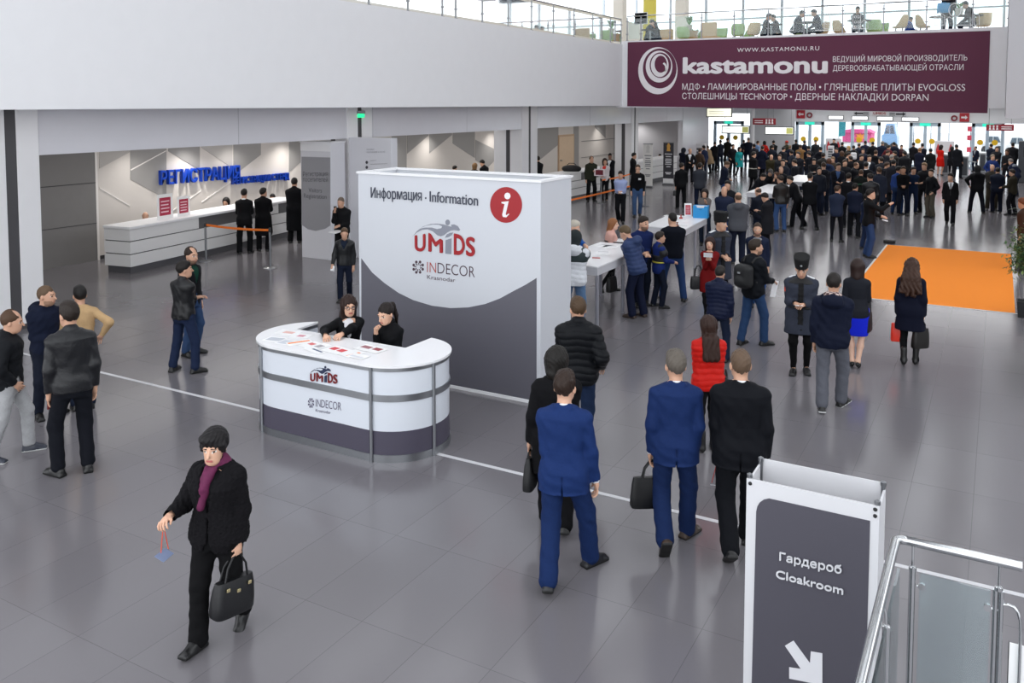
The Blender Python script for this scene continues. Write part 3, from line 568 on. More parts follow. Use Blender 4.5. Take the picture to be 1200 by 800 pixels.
    info = dict(root=root, yaw=yaw, sc=sc, hand=[w(a[2]+a[3]*.085) for a in ARM], grip=[w(a[2]+a[3]*.10-(a[4]-a[3]*(a[4]@a[3]))/max(np.linalg.norm(a[4]-a[3]*(a[4]@a[3])), 1e-6)*.022) for a in ARM], hdir=[Rz@a[3] for a in ARM], hn=[Rz@a[4] for a in ARM], w=w, hips=hips, T=T, sec=sec, ARM=ARM, res=res,
                fwd=Rz@A(0, 1, 0), rgt=Rz@A(1, 0, 0), tw=lambda x, y, z: w(hips+T@A(x, y, z)), head=w(hc), HM=Rz@HM)
    return info
# ------------------------------------------------------------------ the hall
WH = mat('white_paint', 'efeff1', .55, var=.02, bscale=3); WG = mat('white_gloss', 'dcdce2', .16, var=.03, bscale=2); LAM = mat('white_laminate', 'eeeff2', .35)
DG = mat('dark_grey_panel', '7a7877', .5, var=.05, bscale=4); CH = mat('chrome', 'c8cacc', .12, 1); AL = mat('aluminium', 'a6a9ad', .32, 1, var=.06, bscale=30); BLK = mat('black_plastic', '141416', .45); SIL = mat('brushed_steel', '8f9194', .3, 1)
PUR = mat('violet_grey_print', '4c4857', .45); GRP = mat('grey_print', '605f68', .5); REDP = mat('red_print', 'a00f1a', .45); ORG = mat('orange_webbing', 'f07a22', .6); PAP = mat('white_paper', 'f0f0f0', .6)
def floor_mat():
    m = bpy.data.materials.new('floor_tiles'); m.use_nodes = True; nt = m.node_tree; b = nt.nodes['Principled BSDF']
    tc = nt.nodes.new('ShaderNodeTexCoord'); mp = nt.nodes.new('ShaderNodeMapping'); mp.inputs['Location'].default_value = (7.66+.58*40, -3.82+1.2*10, 0)
    br = nt.nodes.new('ShaderNodeTexBrick'); br.offset = 0; br.inputs['Scale'].default_value = 1; br.inputs['Brick Width'].default_value = .58; br.inputs['Row Height'].default_value = 1.2
    br.inputs['Mortar Size'].default_value = .003; br.inputs['Mortar Smooth'].default_value = .2; br.inputs['Bias'].default_value = 0
    br.inputs['Color1'].default_value = (*lin('706d71'), 1); br.inputs['Color2'].default_value = (*lin('737074'), 1); br.inputs['Mortar'].default_value = (*lin('5f5d60'), 1)
    nt.links.new(tc.outputs['Object'], mp.inputs[0]); nt.links.new(mp.outputs[0], br.inputs['Vector'])
    n = nt.nodes.new('ShaderNodeTexNoise'); n.inputs['Scale'].default_value = .9; n.inputs['Detail'].default_value = 5; nt.links.new(tc.outputs['Object'], n.inputs['Vector'])
    mr = nt.nodes.new('ShaderNodeMapRange'); mr.inputs[3].default_value = .13; mr.inputs[4].default_value = .22; nt.links.new(n.outputs['Fac'], mr.inputs[0]); nt.links.new(mr.outputs[0], b.inputs['Roughness'])
    mx = nt.nodes.new('ShaderNodeMix'); mx.data_type = 'RGBA'; mx.blend_type = 'MULTIPLY'; mx.inputs[0].default_value = .25
    nt.links.new(br.outputs['Color'], mx.inputs[6]); nt.links.new(n.outputs['Color'], mx.inputs[7]); nt.links.new(br.outputs['Color'], b.inputs['Base Color'])
    b.inputs['Specular IOR Level'].default_value = .75
    bp = nt.nodes.new('ShaderNodeBump'); bp.inputs['Strength'].default_value = .3; bp.inputs['Distance'].default_value = .002; bp.invert = True
    nt.links.new(br.outputs['Fac'], bp.inputs['Height']); nt.links.new(bp.outputs[0], b.inputs['Normal']); return m
def st(o): o['kind'] = 'structure'; return o
b = MB(); b.box((-22, -3, -.12), (9, 61, 0)); st(b.build('floor', floor_mat()))
b = MB(); b.box((-14.95, 7.92, 0), (3, 7.975, .003)); st(b.build('trim_1', mat('white_floor_line', 'cfcfd2', .4)))
XW, XB = -15., -20.
def col_y(px, py, X=XW): return onX(px, py, X)[1]
# back wall of the registration bays, panels traced where they stand
b = MB(); b.box((XB-.2, 2, 0), (XB, 50, 3.25), 0)
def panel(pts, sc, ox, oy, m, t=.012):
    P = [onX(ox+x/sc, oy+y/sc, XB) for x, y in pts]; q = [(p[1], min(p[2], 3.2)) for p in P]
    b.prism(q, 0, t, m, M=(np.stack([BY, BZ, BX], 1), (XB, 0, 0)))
Z1 = (2.9625, 0, 0)
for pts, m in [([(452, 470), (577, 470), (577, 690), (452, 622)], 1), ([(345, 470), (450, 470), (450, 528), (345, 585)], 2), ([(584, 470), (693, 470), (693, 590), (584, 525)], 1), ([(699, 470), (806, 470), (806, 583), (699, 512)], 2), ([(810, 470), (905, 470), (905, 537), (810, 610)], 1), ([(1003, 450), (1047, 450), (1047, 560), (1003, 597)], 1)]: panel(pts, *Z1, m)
for pts, m in [([(452, 588), (575, 522), (577, 524), (454, 592)], 3), ([(345, 650), (450, 712), (450, 716), (345, 654)], 3), ([(700, 700), (806, 625), (806, 629), (700, 704)], 3), ([(577, 745), (697, 660), (697, 664), (577, 749)], 3)]: panel(pts, *Z1, m, .015)
Z3 = (4., 340, 110)
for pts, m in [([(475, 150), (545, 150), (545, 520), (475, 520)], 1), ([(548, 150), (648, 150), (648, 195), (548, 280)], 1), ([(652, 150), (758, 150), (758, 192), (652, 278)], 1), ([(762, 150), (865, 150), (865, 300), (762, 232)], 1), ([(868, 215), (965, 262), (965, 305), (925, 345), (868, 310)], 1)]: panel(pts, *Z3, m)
Z4 = (4.615, 560, 100)
for pts, m in [([(300, 180), (435, 180), (435, 320), (338, 400), (300, 375)], 1), ([(517, 180), (545, 180), (545, 560), (517, 560)], 1), ([(632, 180), (690, 180), (690, 285), (632, 225)], 1), ([(735, 180), (760, 180), (760, 520), (735, 520)], 1), ([(845, 100), (1110, 100), (1110, 620), (845, 620)], 4)]: panel(pts, *Z4, m)
p0 = onX(113, 300, XB)[1]
b.box((XB, 4, 0), (XB+.05, p0, 3.2), 4); b.box((XB+.05, 4, 1.98), (XB+.056, p0, 2.0), 5); b.box((XB+.05, 4, .95), (XB+.056, p0, .965), 5); b.box((XB+.02, p0, 0), (XB+.06, p0+.06, 3.2), 3)
for z in (1.0, 1.9): b.box((XB+.012, 43, z), (XB+.02, 50, z+.02), 5)
b.box((XB, p0, 0), (XB+.03, 50, .1), 5)
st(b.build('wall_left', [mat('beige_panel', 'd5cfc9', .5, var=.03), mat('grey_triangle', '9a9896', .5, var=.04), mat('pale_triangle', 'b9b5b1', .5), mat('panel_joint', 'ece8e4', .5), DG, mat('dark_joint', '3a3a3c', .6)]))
# wooden door in the third bay
dl, dr = onX(560+432/4.615, 165, XB), onX(560+517/4.615, 165, XB)
b = MB(); b.box((XB, dl[1], 0), (XB+.05, dr[1], 2.35), 0); b.box((XB+.05, dl[1]+.1, .02), (XB+.062, dr[1]-.1, 2.25), 1)
d = st(b.build('door_1', [mat('beech_frame', 'bfa287', .5), mat('beech_leaf', 'd6bda1', .5, var=.08, bscale=8)])); b = MB(); b.tube([(XB+.1, dl[1]+.22, 1.02), (XB+.1, dl[1]+.4, 1.02)], .014); b.box((XB+.05, dl[1]+.19, .98), (XB+.1, dl[1]+.23, 1.06)); b.build('handle', SIL, d)
# header beam, bay ceiling, end wall
b = MB(); b.box((XW-.35, 3, 3.07), (XW, 50, 3.93), 0)
for y in (13.9, 18.7, 23.5, 28.3, 33.1, 37.9, 42.7): b.box((XW, y, 3.07), (XW+.004, y+.012, 3.93), 1)
st(b.build('header_beam', [WG, mat('header_joint', 'b4b4ba', .4)]))
b = MB(); b.box((XB-.2, 2, 3.25), (XW-.35, 50, 3.35)); st(b.build('ceiling', mat('bay_ceiling', 'd8d8da', .7)))
yE = col_y(800, 142); b = MB(); b.box((XW-.25, yE, 0), (XW+.02, 50, 3.93), 0); b.box((XW+.02, yE, 1.2), (XW+.024, 50, 1.215), 1); b.box((XW+.02, yE, 2.4), (XW+.024, 50, 2.415), 1)
b.box((XB, 49.8, 0), (XW-.25, 50, 3.25), 0); st(b.build('wall_left_end', [WG, mat('header_joint', 'b4b4ba', .4)]))
b = MB(); b.box((XB, 3.5, 0), (XW, 3.7, 3.9)); st(b.build('wall_near', WH))
def column(y0, y1, x1=XW+.03, strip=.17):
    """square pier with a dark recessed strip in each face"""
    w = y1-y0; x0 = x1-w; c = (w-strip)/2; b = MB(); b.box((x0+.02, y0+.02, 0), (x1-.018, y1-.02, 3.92), 1)
    for ix in (0, 1):
        for iy in (0, 1):
            X0 = x0 if not ix else x1-c; Y0 = y0 if not iy else y1-c; b.box((X0, Y0, .09), (X0+c, Y0+c, 3.92), 0, .008)
    b.box((x0+.006, y0+.006, 0), (x1-.006, y1-.006, .09), 1); return st(b.build('column', [WH, mat('pier_strip', '4a494c', .5)]))
yr = col_y(50.7, 350); s0, s1 = col_y(11.6, 350), col_y(24.9, 350); column(s0-(yr-s1), yr, strip=s1-s0)
yc0, yc1 = col_y(406, 140), col_y(435, 140); column(yc0, yc1)
column(col_y(611, 160), col_y(629, 160)); column(col_y(739.5, 160), col_y(744.5, 160)+.3)
b = MB(); y = s0-.25; b.box((XW+.03, yr-.16, .52), (XW+.05, yr-.05, .62), 0, .006); o = b.build('wall_socket', PAP); tag(o, 'small white wall socket low on the left white pier', 'socket')
# green emergency light high on the second pier
y0, y1 = col_y(417, 134), col_y(425, 134); b = MB(); b.box((XW+.03, y0, 3.72), (XW+.1, y1, 3.80), 0, .01); o = b.build('exit_light', [mat('lamp_body', '9a9ca0', .4)]); b = MB(); b.box((XW+.035, y0+.03, 3.62), (XW+.09, y1-.03, 3.72)); b.build('diffuser', emit('green_exit', '22d88a', 1.6), o)
tag(o, 'green lit emergency exit light high on the white pier', 'exit light')
# galleries
XP = -13.
def gallery():
    b = MB(); b.box((XP-.25, -3, 3.905), (XP, 31.75, 6.31), 0); b.box((XB-2, -3, 3.93), (XP-.2, 31.75, 4.25), 0); st(b.build('parapet_left', WH))
    b = MB(); b.box((XP-.05, 31.75, 3.84), (.18, 32.0, 6.43), 0); b.box((-22, 31.98, 3.95), (9, 59.8, 4.3), 0); b.box((-22, 32, 5.95), (9, 59.8, 6.25), 1)
    b.box((XP-.25, 31.75, 3.84), (XP-.05, 32, 6.33), 0); st(b.build('parapet_back', [WH, mat('gallery_floor', 'b9a890', .5)]))
    x1 = onY(1181, 60, 26)[0]; b = MB(); b.box((x1, 26, 3.6), (9, 31.7, 9.5)); st(b.build('wall_right_upper', mat('grey_plaster', 'b9b9bd', .7, var=.04)))
    b = MB(); b.box((XP-.2, 59.6, 2.78), (9, 60, 4.3)); b.box((XB-2, 59.6, 3.3), (XP-.2, 60, 4.3)); st(b.build('wall_back', mat('lintel_white', 'ebecee', .6)))
    b = MB(); b.box((9, -3, 0), (9.2, 60, 4.6)); st(b.build('wall_right', WH))  # unseen closing wall added for reflections, kept low to admit side light
    b = MB(); b.box((XB-2.2, -3, 4.25), (XB-2, 60, 9.5)); st(b.build('wall_left_upper', mat('cream_wall', 'e9e6de', .7)))
gallery()
b = MB()                                                            # unseen beam grid added overhead to shape sky light and break up reflections
for k in range(12): x = -21+2.75*k; b.box((x, -3, 12.2), (x+1.15, 60, 12.9))
for k in range(11): y = -3+6.3*k; b.box((-22, y, 12.0), (9, y+.7, 12.9))
st(b.build('shade_beams', mat('shade_beam_grey', '77787c', .7)))
# glass balustrade on both galleries
GL = glass('clear_glass', (.93, .98, .97), .06); GLF = glass('facade_glass', (.97, .99, 1), .02)
def balustrade(name, label, P, z0, z1, over, decals=False, first=None):
    r = empty(name, (*P[0], z0), 0, label, 'balustrade'); o = np.array([*P[0], z0])
    P = [np.array([*p, 0.]) for p in P]; d = (P[-1]-P[0])/np.linalg.norm(P[-1]-P[0]); n = np.array([d[1], -d[0], 0])
    for p in P:
        b = MB(); b.box((-.02, -.02, 0), (.02, .02, z1-z0-.05), 0, .004); b.box((-.05, -.05, 0), (.05, .05, .025), 0, .006); b.tube([(0, 0, z1-z0-.06), (0, 0, z1-z0+.02)], .012, 8)
        for z in (.25, .75): b.box((-.05, -.03, z), (.05, .03, z+.04), 0, .006)
        q = b.build('post', SIL, r); q.location = tuple(p+A(0, 0, z0)-o)
    for a, c in zip(P, P[1:]):
        b = MB(); u = c-a; L = np.linalg.norm(u); M = (np.stack([u/L, n, BZ], 1), a+A(0, 0, z0)-o); b.box((.05, -.006, .08), (L-.05, .006, z1-z0-.1), 0, M=M); b.build('glass_panel', GL, r)
    b = MB(); b.tube([P[0]+A(0, 0, z1)-o, P[-1]+A(0, 0, z1)-o], .024, 10); b.build('handrail', CH, r); return r, o
ys = [8.5+1.55*i for i in range(8)]+[20.0, 21.4, 22.9, 24.4, 25.95, 27.55, 29.15, 30.8, 31.87]
balustrade('balustrade', 'glass balustrade with steel posts above the long white parapet', [(XP-.12, y) for y in ys], 6.31, 7.3, 0)
xs = [onY(p, 45, 31.87)[0] for p in (735, 751, 785, 822, 860, 900, 942, 987, 1035, 1085, 1139, 1181)]
rb, ob = balustrade('balustrade', 'glass balustrade with white line drawings above the burgundy banner', [(x, 31.87) for x in xs], 6.43, 7.4, 0)
DEC = mat('white_decal', 'f4f6f8', .5)
def decal(polys):
    for pl in polys:
        b = MB(); b.tube([onY(840+x/3.333, y/3.333, 31.84)-ob for x, y in pl], .012, 6); b.build('line_drawing', DEC, rb)
def sq(x, y, w, h): return [(x, y), (x+w, y), (x+w, y-h), (x, y-h), (x, y)]
decal([[(262, 118), (262, 100), (280, 88), (300, 100), (300, 118), (262, 118)], [(300, 110), (300, 40), (320, 34)], sq(420, 112, 22, 60), sq(426, 78, 8, 8), sq(426, 96, 8, 8), [(385, 118), (460, 118)], sq(532, 112, 30, 62), sq(538, 70, 7, 8), sq(550, 70, 7, 8), sq(538, 90, 7, 8), sq(550, 90, 7, 8), sq(538, 108, 7, 8), sq(550, 108, 7, 8),
       [(562, 112), (590, 112), (590, 90), (576, 78), (562, 90)], [(850, 98), (850, 60), (870, 48), (890, 60), (890, 98), (850, 98)], sq(856, 72, 8, 8), sq(872, 72, 8, 8), sq(856, 90, 8, 8), sq(872, 90, 8, 8), [(890, 98), (890, 78), (908, 66), (926, 78), (926, 98)], [(930+24*math.cos(t), 40+26*math.sin(t)) for t in np.linspace(0, 2*math.pi, 20)], [(940, 98), (1000, 98)], sq(1005, 98, 20, 40)])
# ------------------------------------------------------------------ entrance front, upper windows, outside
FR = mat('door_frame_blue_grey', 'b4c6d4', .4); STK = mat('yellow_sticker', 'f2c21a', .5)
YF = 59.75
def door(pxs, label_n, ytop):
    xs = [onY(p, 160, YF)[0] for p in pxs]; zt = 2.78; r = MB()
    for x in xs: r.box((x-.09, YF-.08, 0), (x+.09, YF+.08, zt))
    r.box((xs[0]-.09, YF-.08, zt-.22), (xs[-1]+.09, YF+.08, zt)); r.box((xs[0], YF-.04, .0), (xs[-1], YF+.04, .12)); o = st(r.build('door_%d' % label_n, FR))
    for a, c in zip(xs, xs[1:]):
        g = MB(); g.box((a+.09, YF-.01, .1), (c-.09, YF+.01, zt-.2)); g.build('pane', GLF, o)
        m = (a+c)/2; s = MB(); s.lathe([(0, 0), (.17, 0), (.17, .006), (0, .006)], 16); s.v[0] = s.v[0]@rx(math.pi/2).T+A(m, YF-.02, 1.62); s.build('sticker', STK, o)
        h = MB(); h.tube([(c-.2, YF-.1, .8), (c-.2, YF-.1, 1.3)], .02, 8); h.box((c-.21, YF-.1, .82), (c-.19, YF, .86)); h.box((c-.21, YF-.1, 1.24), (c-.19, YF, 1.28)); h.build('handle', SIL, o)
    e = MB(); m = (xs[0]+xs[-1])/2; e.box((m-.3, YF-.14, zt-.2), (m+.3, YF-.08, zt-.02)); e.build('exit_sign', emit('teal_exit', '2ad0b0', .9), o)
for i, (p, yt) in enumerate([((934, 949, 964), 142), ((999, 1014.5, 1030), 143), ((1067.5, 1084, 1100.5), 146), ((1140.5, 1157, 1175), 147), ((838, 854, 870), 150)]): door(p, i+2, yt)
edges = [onY(p, 160, YF)[0] for p in (800, 838, 870, 934, 964, 999, 1030, 1067.5, 1100.5, 1140.5, 1175)]+[8.8]
for i, (a, c) in enumerate([(0, 1), (2, 3), (4, 5), (6, 7), (8, 9), (10, 11)]):
    g = MB(); g.box((edges[a]+.1, YF-.012, .1), (edges[c]-.1, YF+.012, 2.78), 0); g.box((edges[a]+.1, YF-.05, 0), (edges[c]-.1, YF+.05, .1), 1)
    if edges[c]-edges[a] > 2: g.box(((edges[a]+edges[c])/2-.03, YF-.03, .1), ((edges[a]+edges[c])/2+.03, YF+.03, 2.78), 1)
    st(g.build('window_%d' % (i+1), [GLF, FR]))
x0 = onY(881.5, 150, 57)[0]; b = MB(); b.tube([(x0, 57, 0), (x0, 57, 3.95)], .16, 16); st(b.build('column_round', WH, smooth=True))
xs = onY(884, 150, 58)[0], onY(931, 150, 58)[0]; b = MB(); b.box((xs[0], 58, 0), (xs[1], 58.2, 3.95)); st(b.build('wall_vestibule', mat('vestibule_grey', 'c9cacd', .4)))
b = MB()                                                            # upper window wall: mullions and transoms
for i in range(14): x = -26+2.6*i; b.box((x-.07, YF-.1, 4.3), (x+.07, YF+.1, 14), 0)
for z in (7.2, 9.75, 12.3): b.box((-26, YF-.06, z), (9, YF+.06, z+.1), 0)
o = st(b.build('window_7', mat('mullion', 'a9b4bd', .4))); g = MB(); g.box((-26, YF-.01, 4.3), (9, YF+.01, 14)); g.build('pane', GLF, o)
for px in (724, 797): x = onY(px, 20, 45)[0]; b = MB(); b.box((x-.3, 45, 6.25), (x+.3, 45.6, 14), 0, .02); st(b.build('column_upper', mat('cream_wall', 'e9e6de', .7)))
b = MB(); a, c = onY(754, 5, 50), onY(769, 5, 50); b.box((a[0], 50, 7.6), (c[0], 50.04, 14)); o = b.build('hanging_banner', mat('yellow_cloth', 'd9cc5e', .7)); tag(o, 'tall yellow cloth banner hanging behind the gallery balustrade', 'banner')
b = MB(); a, c = onY(744, 28, 48), onY(758, 15, 48); b.box((a[0], 48, a[2]), (c[0], 48.05, c[2]), 0); b.box((a[0]-.04, 48.0, a[2]-.04), (c[0]+.04, 48.04, c[2]+.04), 1); b.box(((a[0]+c[0])/2-.03, 48, 6.25), ((a[0]+c[0])/2+.03, 48.04, a[2]), 1); o = b.build('display_board', [mat('blue_print', '7ea4cf', .5), AL]); tag(o, 'pale blue display board on the gallery beside the yellow banner', 'board')
b = MB(); b.box((-60, 60, -.14), (60, 130, -.02)); o = st(b.build('ground', mat('outside_paving', 'd4d4d2', .8, var=.05)))
def stall():
    a, c = onY(987, 166, 72), onY(1021, 152, 72); b = MB(); r = empty('market_stall', (a[0], 72, -.02), 0, 'pink canvas sales stall seen outside through the entrance glass', 'stall'); w, h = c[0]-a[0], c[2]-a[2]; z = a[2]+.02
    b.box((0, 0, z), (w, 2.2, z+h*.72), 0, .05); b.prism([(-.15, z+h*.72), (w+.15, z+h*.72), (w-.3, z+h), (.3, z+h)], -.15, 2.35, 0, M=(np.stack([BX, BZ, BY], 1), (0, 0, 0))); b.build('canopy', mat('pink_canvas', 'd24a86', .7), r)
    s = MB(); pts = [(w*.62+(.42 if k % 2 == 0 else .2)*math.sin(k*math.pi/7), z+h*.4+(.42 if k % 2 == 0 else .2)*math.cos(k*math.pi/7)) for k in range(14)]; s.prism(pts, 0, .02, M=(np.stack([BX, BZ, -BY], 1), (0, 0, 0))); s.build('emblem', mat('orange_print', 'f09a2a', .6), r)
    for x in (.05, w-.05):
        for y in (.05, 2.15): p = MB(); p.tube([(x, y, 0), (x, y, z)], .05, 8); p.build('leg', AL, r)
    t = MB(); t.box((0, .1, .5), (w, .9, .95), 0, .02); t.build('counter', mat('stall_white', 'e8e4e4', .6), r)
stall()
def pavilion():
    a, c = onY(1051, 158, 82), onY(1112, 158, 82); r = empty('pavilion', (a[0], 82, -.02), 0, 'white pitched pavilion tent standing outside beyond the doors', 'tent'); w = c[0]-a[0]; b = MB()
    V = [(-.3, -.3, 2.6), (w+.3, -.3, 2.6), (w+.3, 4.3, 2.6), (-.3, 4.3, 2.6), (w*.5, 2, 3.7)]; b.add(V, [(0, 1, 4), (1, 2, 4), (2, 3, 4), (3, 0, 4), (3, 2, 1, 0)]); b.build('roof', mat('tent_white', 'c4c6c8', .7), r)
    for x in (0, w*.33, w*.66, w): p = MB(); p.tube([(x, 0, 0), (x, 0, 2.62)], .05, 8); p.build('pole', AL, r)
pavilion()
def vehicle(px0, px1, yb, Y, h, col, label, name='car'):
    a, c = onY(px0, yb, Y), onY(px1, yb, Y); w = c[0]-a[0]; r = empty(name, (a[0], Y, -.02), 0, label, name); b = MB(); sec = [(0, .35), (0, h*.55), (.12*w, h*.6), (.25*w, h*.97), (.3*w, h), (.75*w, h), (.82*w, h*.96), (.95*w, h*.58), (w, h*.5), (w, .35)]
    b.prism(sec, 0, 1.8, M=(np.stack([BX, BZ, BY], 1), (0, 0, 0))); b.build('body', mat('car_paint', col, .3), r)
    g = MB(); g.prism([(.2*w, h*.62), (.28*w, h*.92), (.5*w, h*.93), (.5*w, h*.62)], -.01, .02, M=(np.stack([BX, BZ, BY], 1), (0, 0, 0))); g.prism([(.53*w, h*.62), (.53*w, h*.93), (.74*w, h*.92), (.86*w, h*.62)], -.01, .02, M=(np.stack([BX, BZ, BY], 1), (0, 0, 0))); g.build('window', mat('car_glass', '5a6670', .1), r)
    for x in (.2*w, .8*w):
        t = MB(); t.lathe([(0, 0), (.2, 0), (.33, .02), (.33, .2), (.2, .22), (0, .22)], 20); t.v[0] = t.v[0]@rx(math.pi/2).T+A(x, .12, .33); t.build('wheel', BLK, r, True)
vehicle(1033, 1051, 172, 80, 2.3, '7fa3c8', 'pale blue van parked outside beyond the entrance doors', 'van')
vehicle(1150, 1176, 178, 78, 1.5, 'dfe2e4', 'white car parked outside nearer the round red signs')
vehicle(1178, 1204, 182, 76, 1.5, 'e6e6e6', 'white car parked outside at the far right of the entrance')
b = MB(); p = onY(1137, 180, 66); 
b.tube([(p[0], 66, 0), (p[0], 66, 2.4)], .04, 8); r = b.build('signpost', AL); tag(r, 'post with three red plates standing outside the right door', 'signpost')
for z in (2.1, 1.5, .7): q = MB(); q.box((p[0]-.22, 65.93, z), (p[0]+.22, 65.97, z+.34), 0, .02); q.build('red_plate', mat('red_plate', 'd82a4a', .5), r)
b = MB(); p = onY(983, 145, 66); b.prism([(0, 0), (.45, .05), (.5, 1.5), (.05, 1.55)], 0, .03, M=(np.stack([BX, BZ, -BY], 1), (p[0], 66, 1.6))); b.tube([(p[0]+.02, 66, -.02), (p[0]+.02, 66, 3.3)], .03, 8, 1); tag(b.build('feather_flag', [mat('teal_cloth', '2f9aa6', .7), AL]), 'teal flag on a pole outside the left door', 'flag')
# lamps of the registration bays, out of sight above the header
for px, pw in ((215, 42), (330, 42), (268, 25), (500, 36), (575, 36), (455, 20), (700, 24), (730, 24), (150, 16)):
    y = onX(px, 170, XB)[1]; l = bpy.data.lights.new('bay_downlight', 'SPOT'); l.energy = pw*5.5; l.spot_size = R(120); l.spot_blend = .8; l.shadow_soft_size = .1; l.color = (1, .97, .93)
    o = bpy.data.objects.new('bay_downlight', l); COL.objects.link(o); o.location = (XB+.55, y, 3.22); o.rotation_euler = (0, R(-12), 0)
# ------------------------------------------------------------------ banner
BUR = mat('burgundy_cloth', '5f2340', .65, var=.04, bscale=2); LET = mat('white_letters', 'efeaec', .6)
YB = 31.72
def ptxt(mb, s, fn, pl, pr, cap, m=0, bold=0., u=BX, depth=.006, spacing=1., shear=0.):
    """one line of lettering from pixel pl to pixel pr of its baseline, on the plane given by fn; cap = height of capitals in metres"""
    V, F = text_verts(s, bold, spacing=spacing); a, c = fn(*pl), fn(*pr); n = np.cross(u, BZ); L = (c-a)@u; dz = (c-a)[2]
    x = (V[:, 0]-V[:, 0].min())/(V[:, 0].max()-V[:, 0].min()); y = V[:, 1]*cap/.727
    P = a+np.outer(x*L+shear*y, u)+np.outer(y+x*dz, BZ)+np.outer(depth+V[:, 2], n); mb.add(P, F, m)
    return P
fB = lambda x, y: onY(x, y, YB)
def banner():
    a, c = fB(735, 124.5), fB(1160.5, 36); r = empty('advertising_banner', (a[0], YB, a[2]), 0, 'long burgundy advertising banner with white lettering across the gallery front', 'banner'); o = np.array([a[0], YB, a[2]])
    zt = fB(735, 49.5)[2]; zt2 = c[2]; zb = a[2]; zb2 = fB(1160, 132.5)[2]
    b = MB(); n = 24; V = []; 
    for k in range(n+1):
        t = k/n; x = a[0]+(c[0]-a[0])*t
        for s in (0, 1): V += [(x, YB+.012*s+.006*math.sin(9*t), zb+(zb2-zb)*t+.012*math.sin(t*6)), (x, YB+.012*s+.006*math.sin(9*t), zt+(zt2-zt)*t)]
    F = []
    for k in range(n): i = 4*k; F += [(i, i+4, i+5, i+1), (i+2, i+3, i+7, i+6), (i+1, i+5, i+7, i+3), (i, i+2, i+6, i+4)]
    F += [(0, 1, 3, 2), (4*n, 4*n+2, 4*n+3, 4*n+1)]; b.add(V, F); b.build('cloth', BUR, r, org=None).matrix_parent_inverse = Matrix.Translation(-Vector(o))
    def part(nm, fn, m=LET): q = MB(); fn(q); p = q.build(nm, m, r); p.matrix_parent_inverse = Matrix.Translation(-Vector(o))
    part('lettering', lambda q: ptxt(q, 'kastamonu', fB, (800, 85.5), (970, 85), .60, bold=.035))
    part('lettering', lambda q: ptxt(q, 'WWW.KASTAMONU.RU', fB, (864, 61), (960, 58.8), .15, spacing=1.2))
    part('lettering', lambda q: ptxt(q, 'ВЕДУЩИЙ МИРОВОЙ ПРОИЗВОДИТЕЛЬ', fB, (976, 72.5), (1133.5, 70.8), .19))
    part('lettering', lambda q: ptxt(q, 'ДЕРЕВООБРАБАТЫВАЮЩЕЙ ОТРАСЛИ', fB, (976, 83), (1129, 82), .19))
    part('lettering', lambda q: ptxt(q, 'МДФ • ЛАМИНИРОВАННЫЕ ПОЛЫ • ГЛЯНЦЕВЫЕ ПЛИТЫ EVOGLOSS', fB, (799.5, 105), (1131, 106.5), .235))
    part('lettering', lambda q: ptxt(q, 'СТОЛЕШНИЦЫ TECHNOTOP • ДВЕРНЫЕ НАКЛАДКИ DORPAN', fB, (799.5, 116), (1088, 118), .235))
    def spiral(q):   # three nested crescents and the curl in the middle, traced at 5x
        def ring(o_, i_):
            N = 48; P = []
            for e in (o_, i_):
                for k in range(N): t = 2*math.pi*k/N; P.append(fB(720+(e[0]+e[2]*math.cos(t))/5, (e[1]+e[3]*math.sin(t))/5)-BY*.006)
            q.add(P, [(k, (k+1) % N, N+(k+1) % N, N+k) for k in range(N)])
        ring((255, 414, 115, 138), (266, 401, 99, 117)); ring((262, 390, 78, 93), (270, 382, 63, 75)); ring((266, 383, 52, 68), (272, 376, 36, 50)); 
        P = [fB(720+x/5, y/5)-BY*.006 for x, y in ((283, 372), (292, 366), (302, 374), (308, 392), (302, 414), (292, 424), (298, 404), (296, 386))]; q.add(P, [tuple(range(8))])
    part('emblem', spiral)
banner()
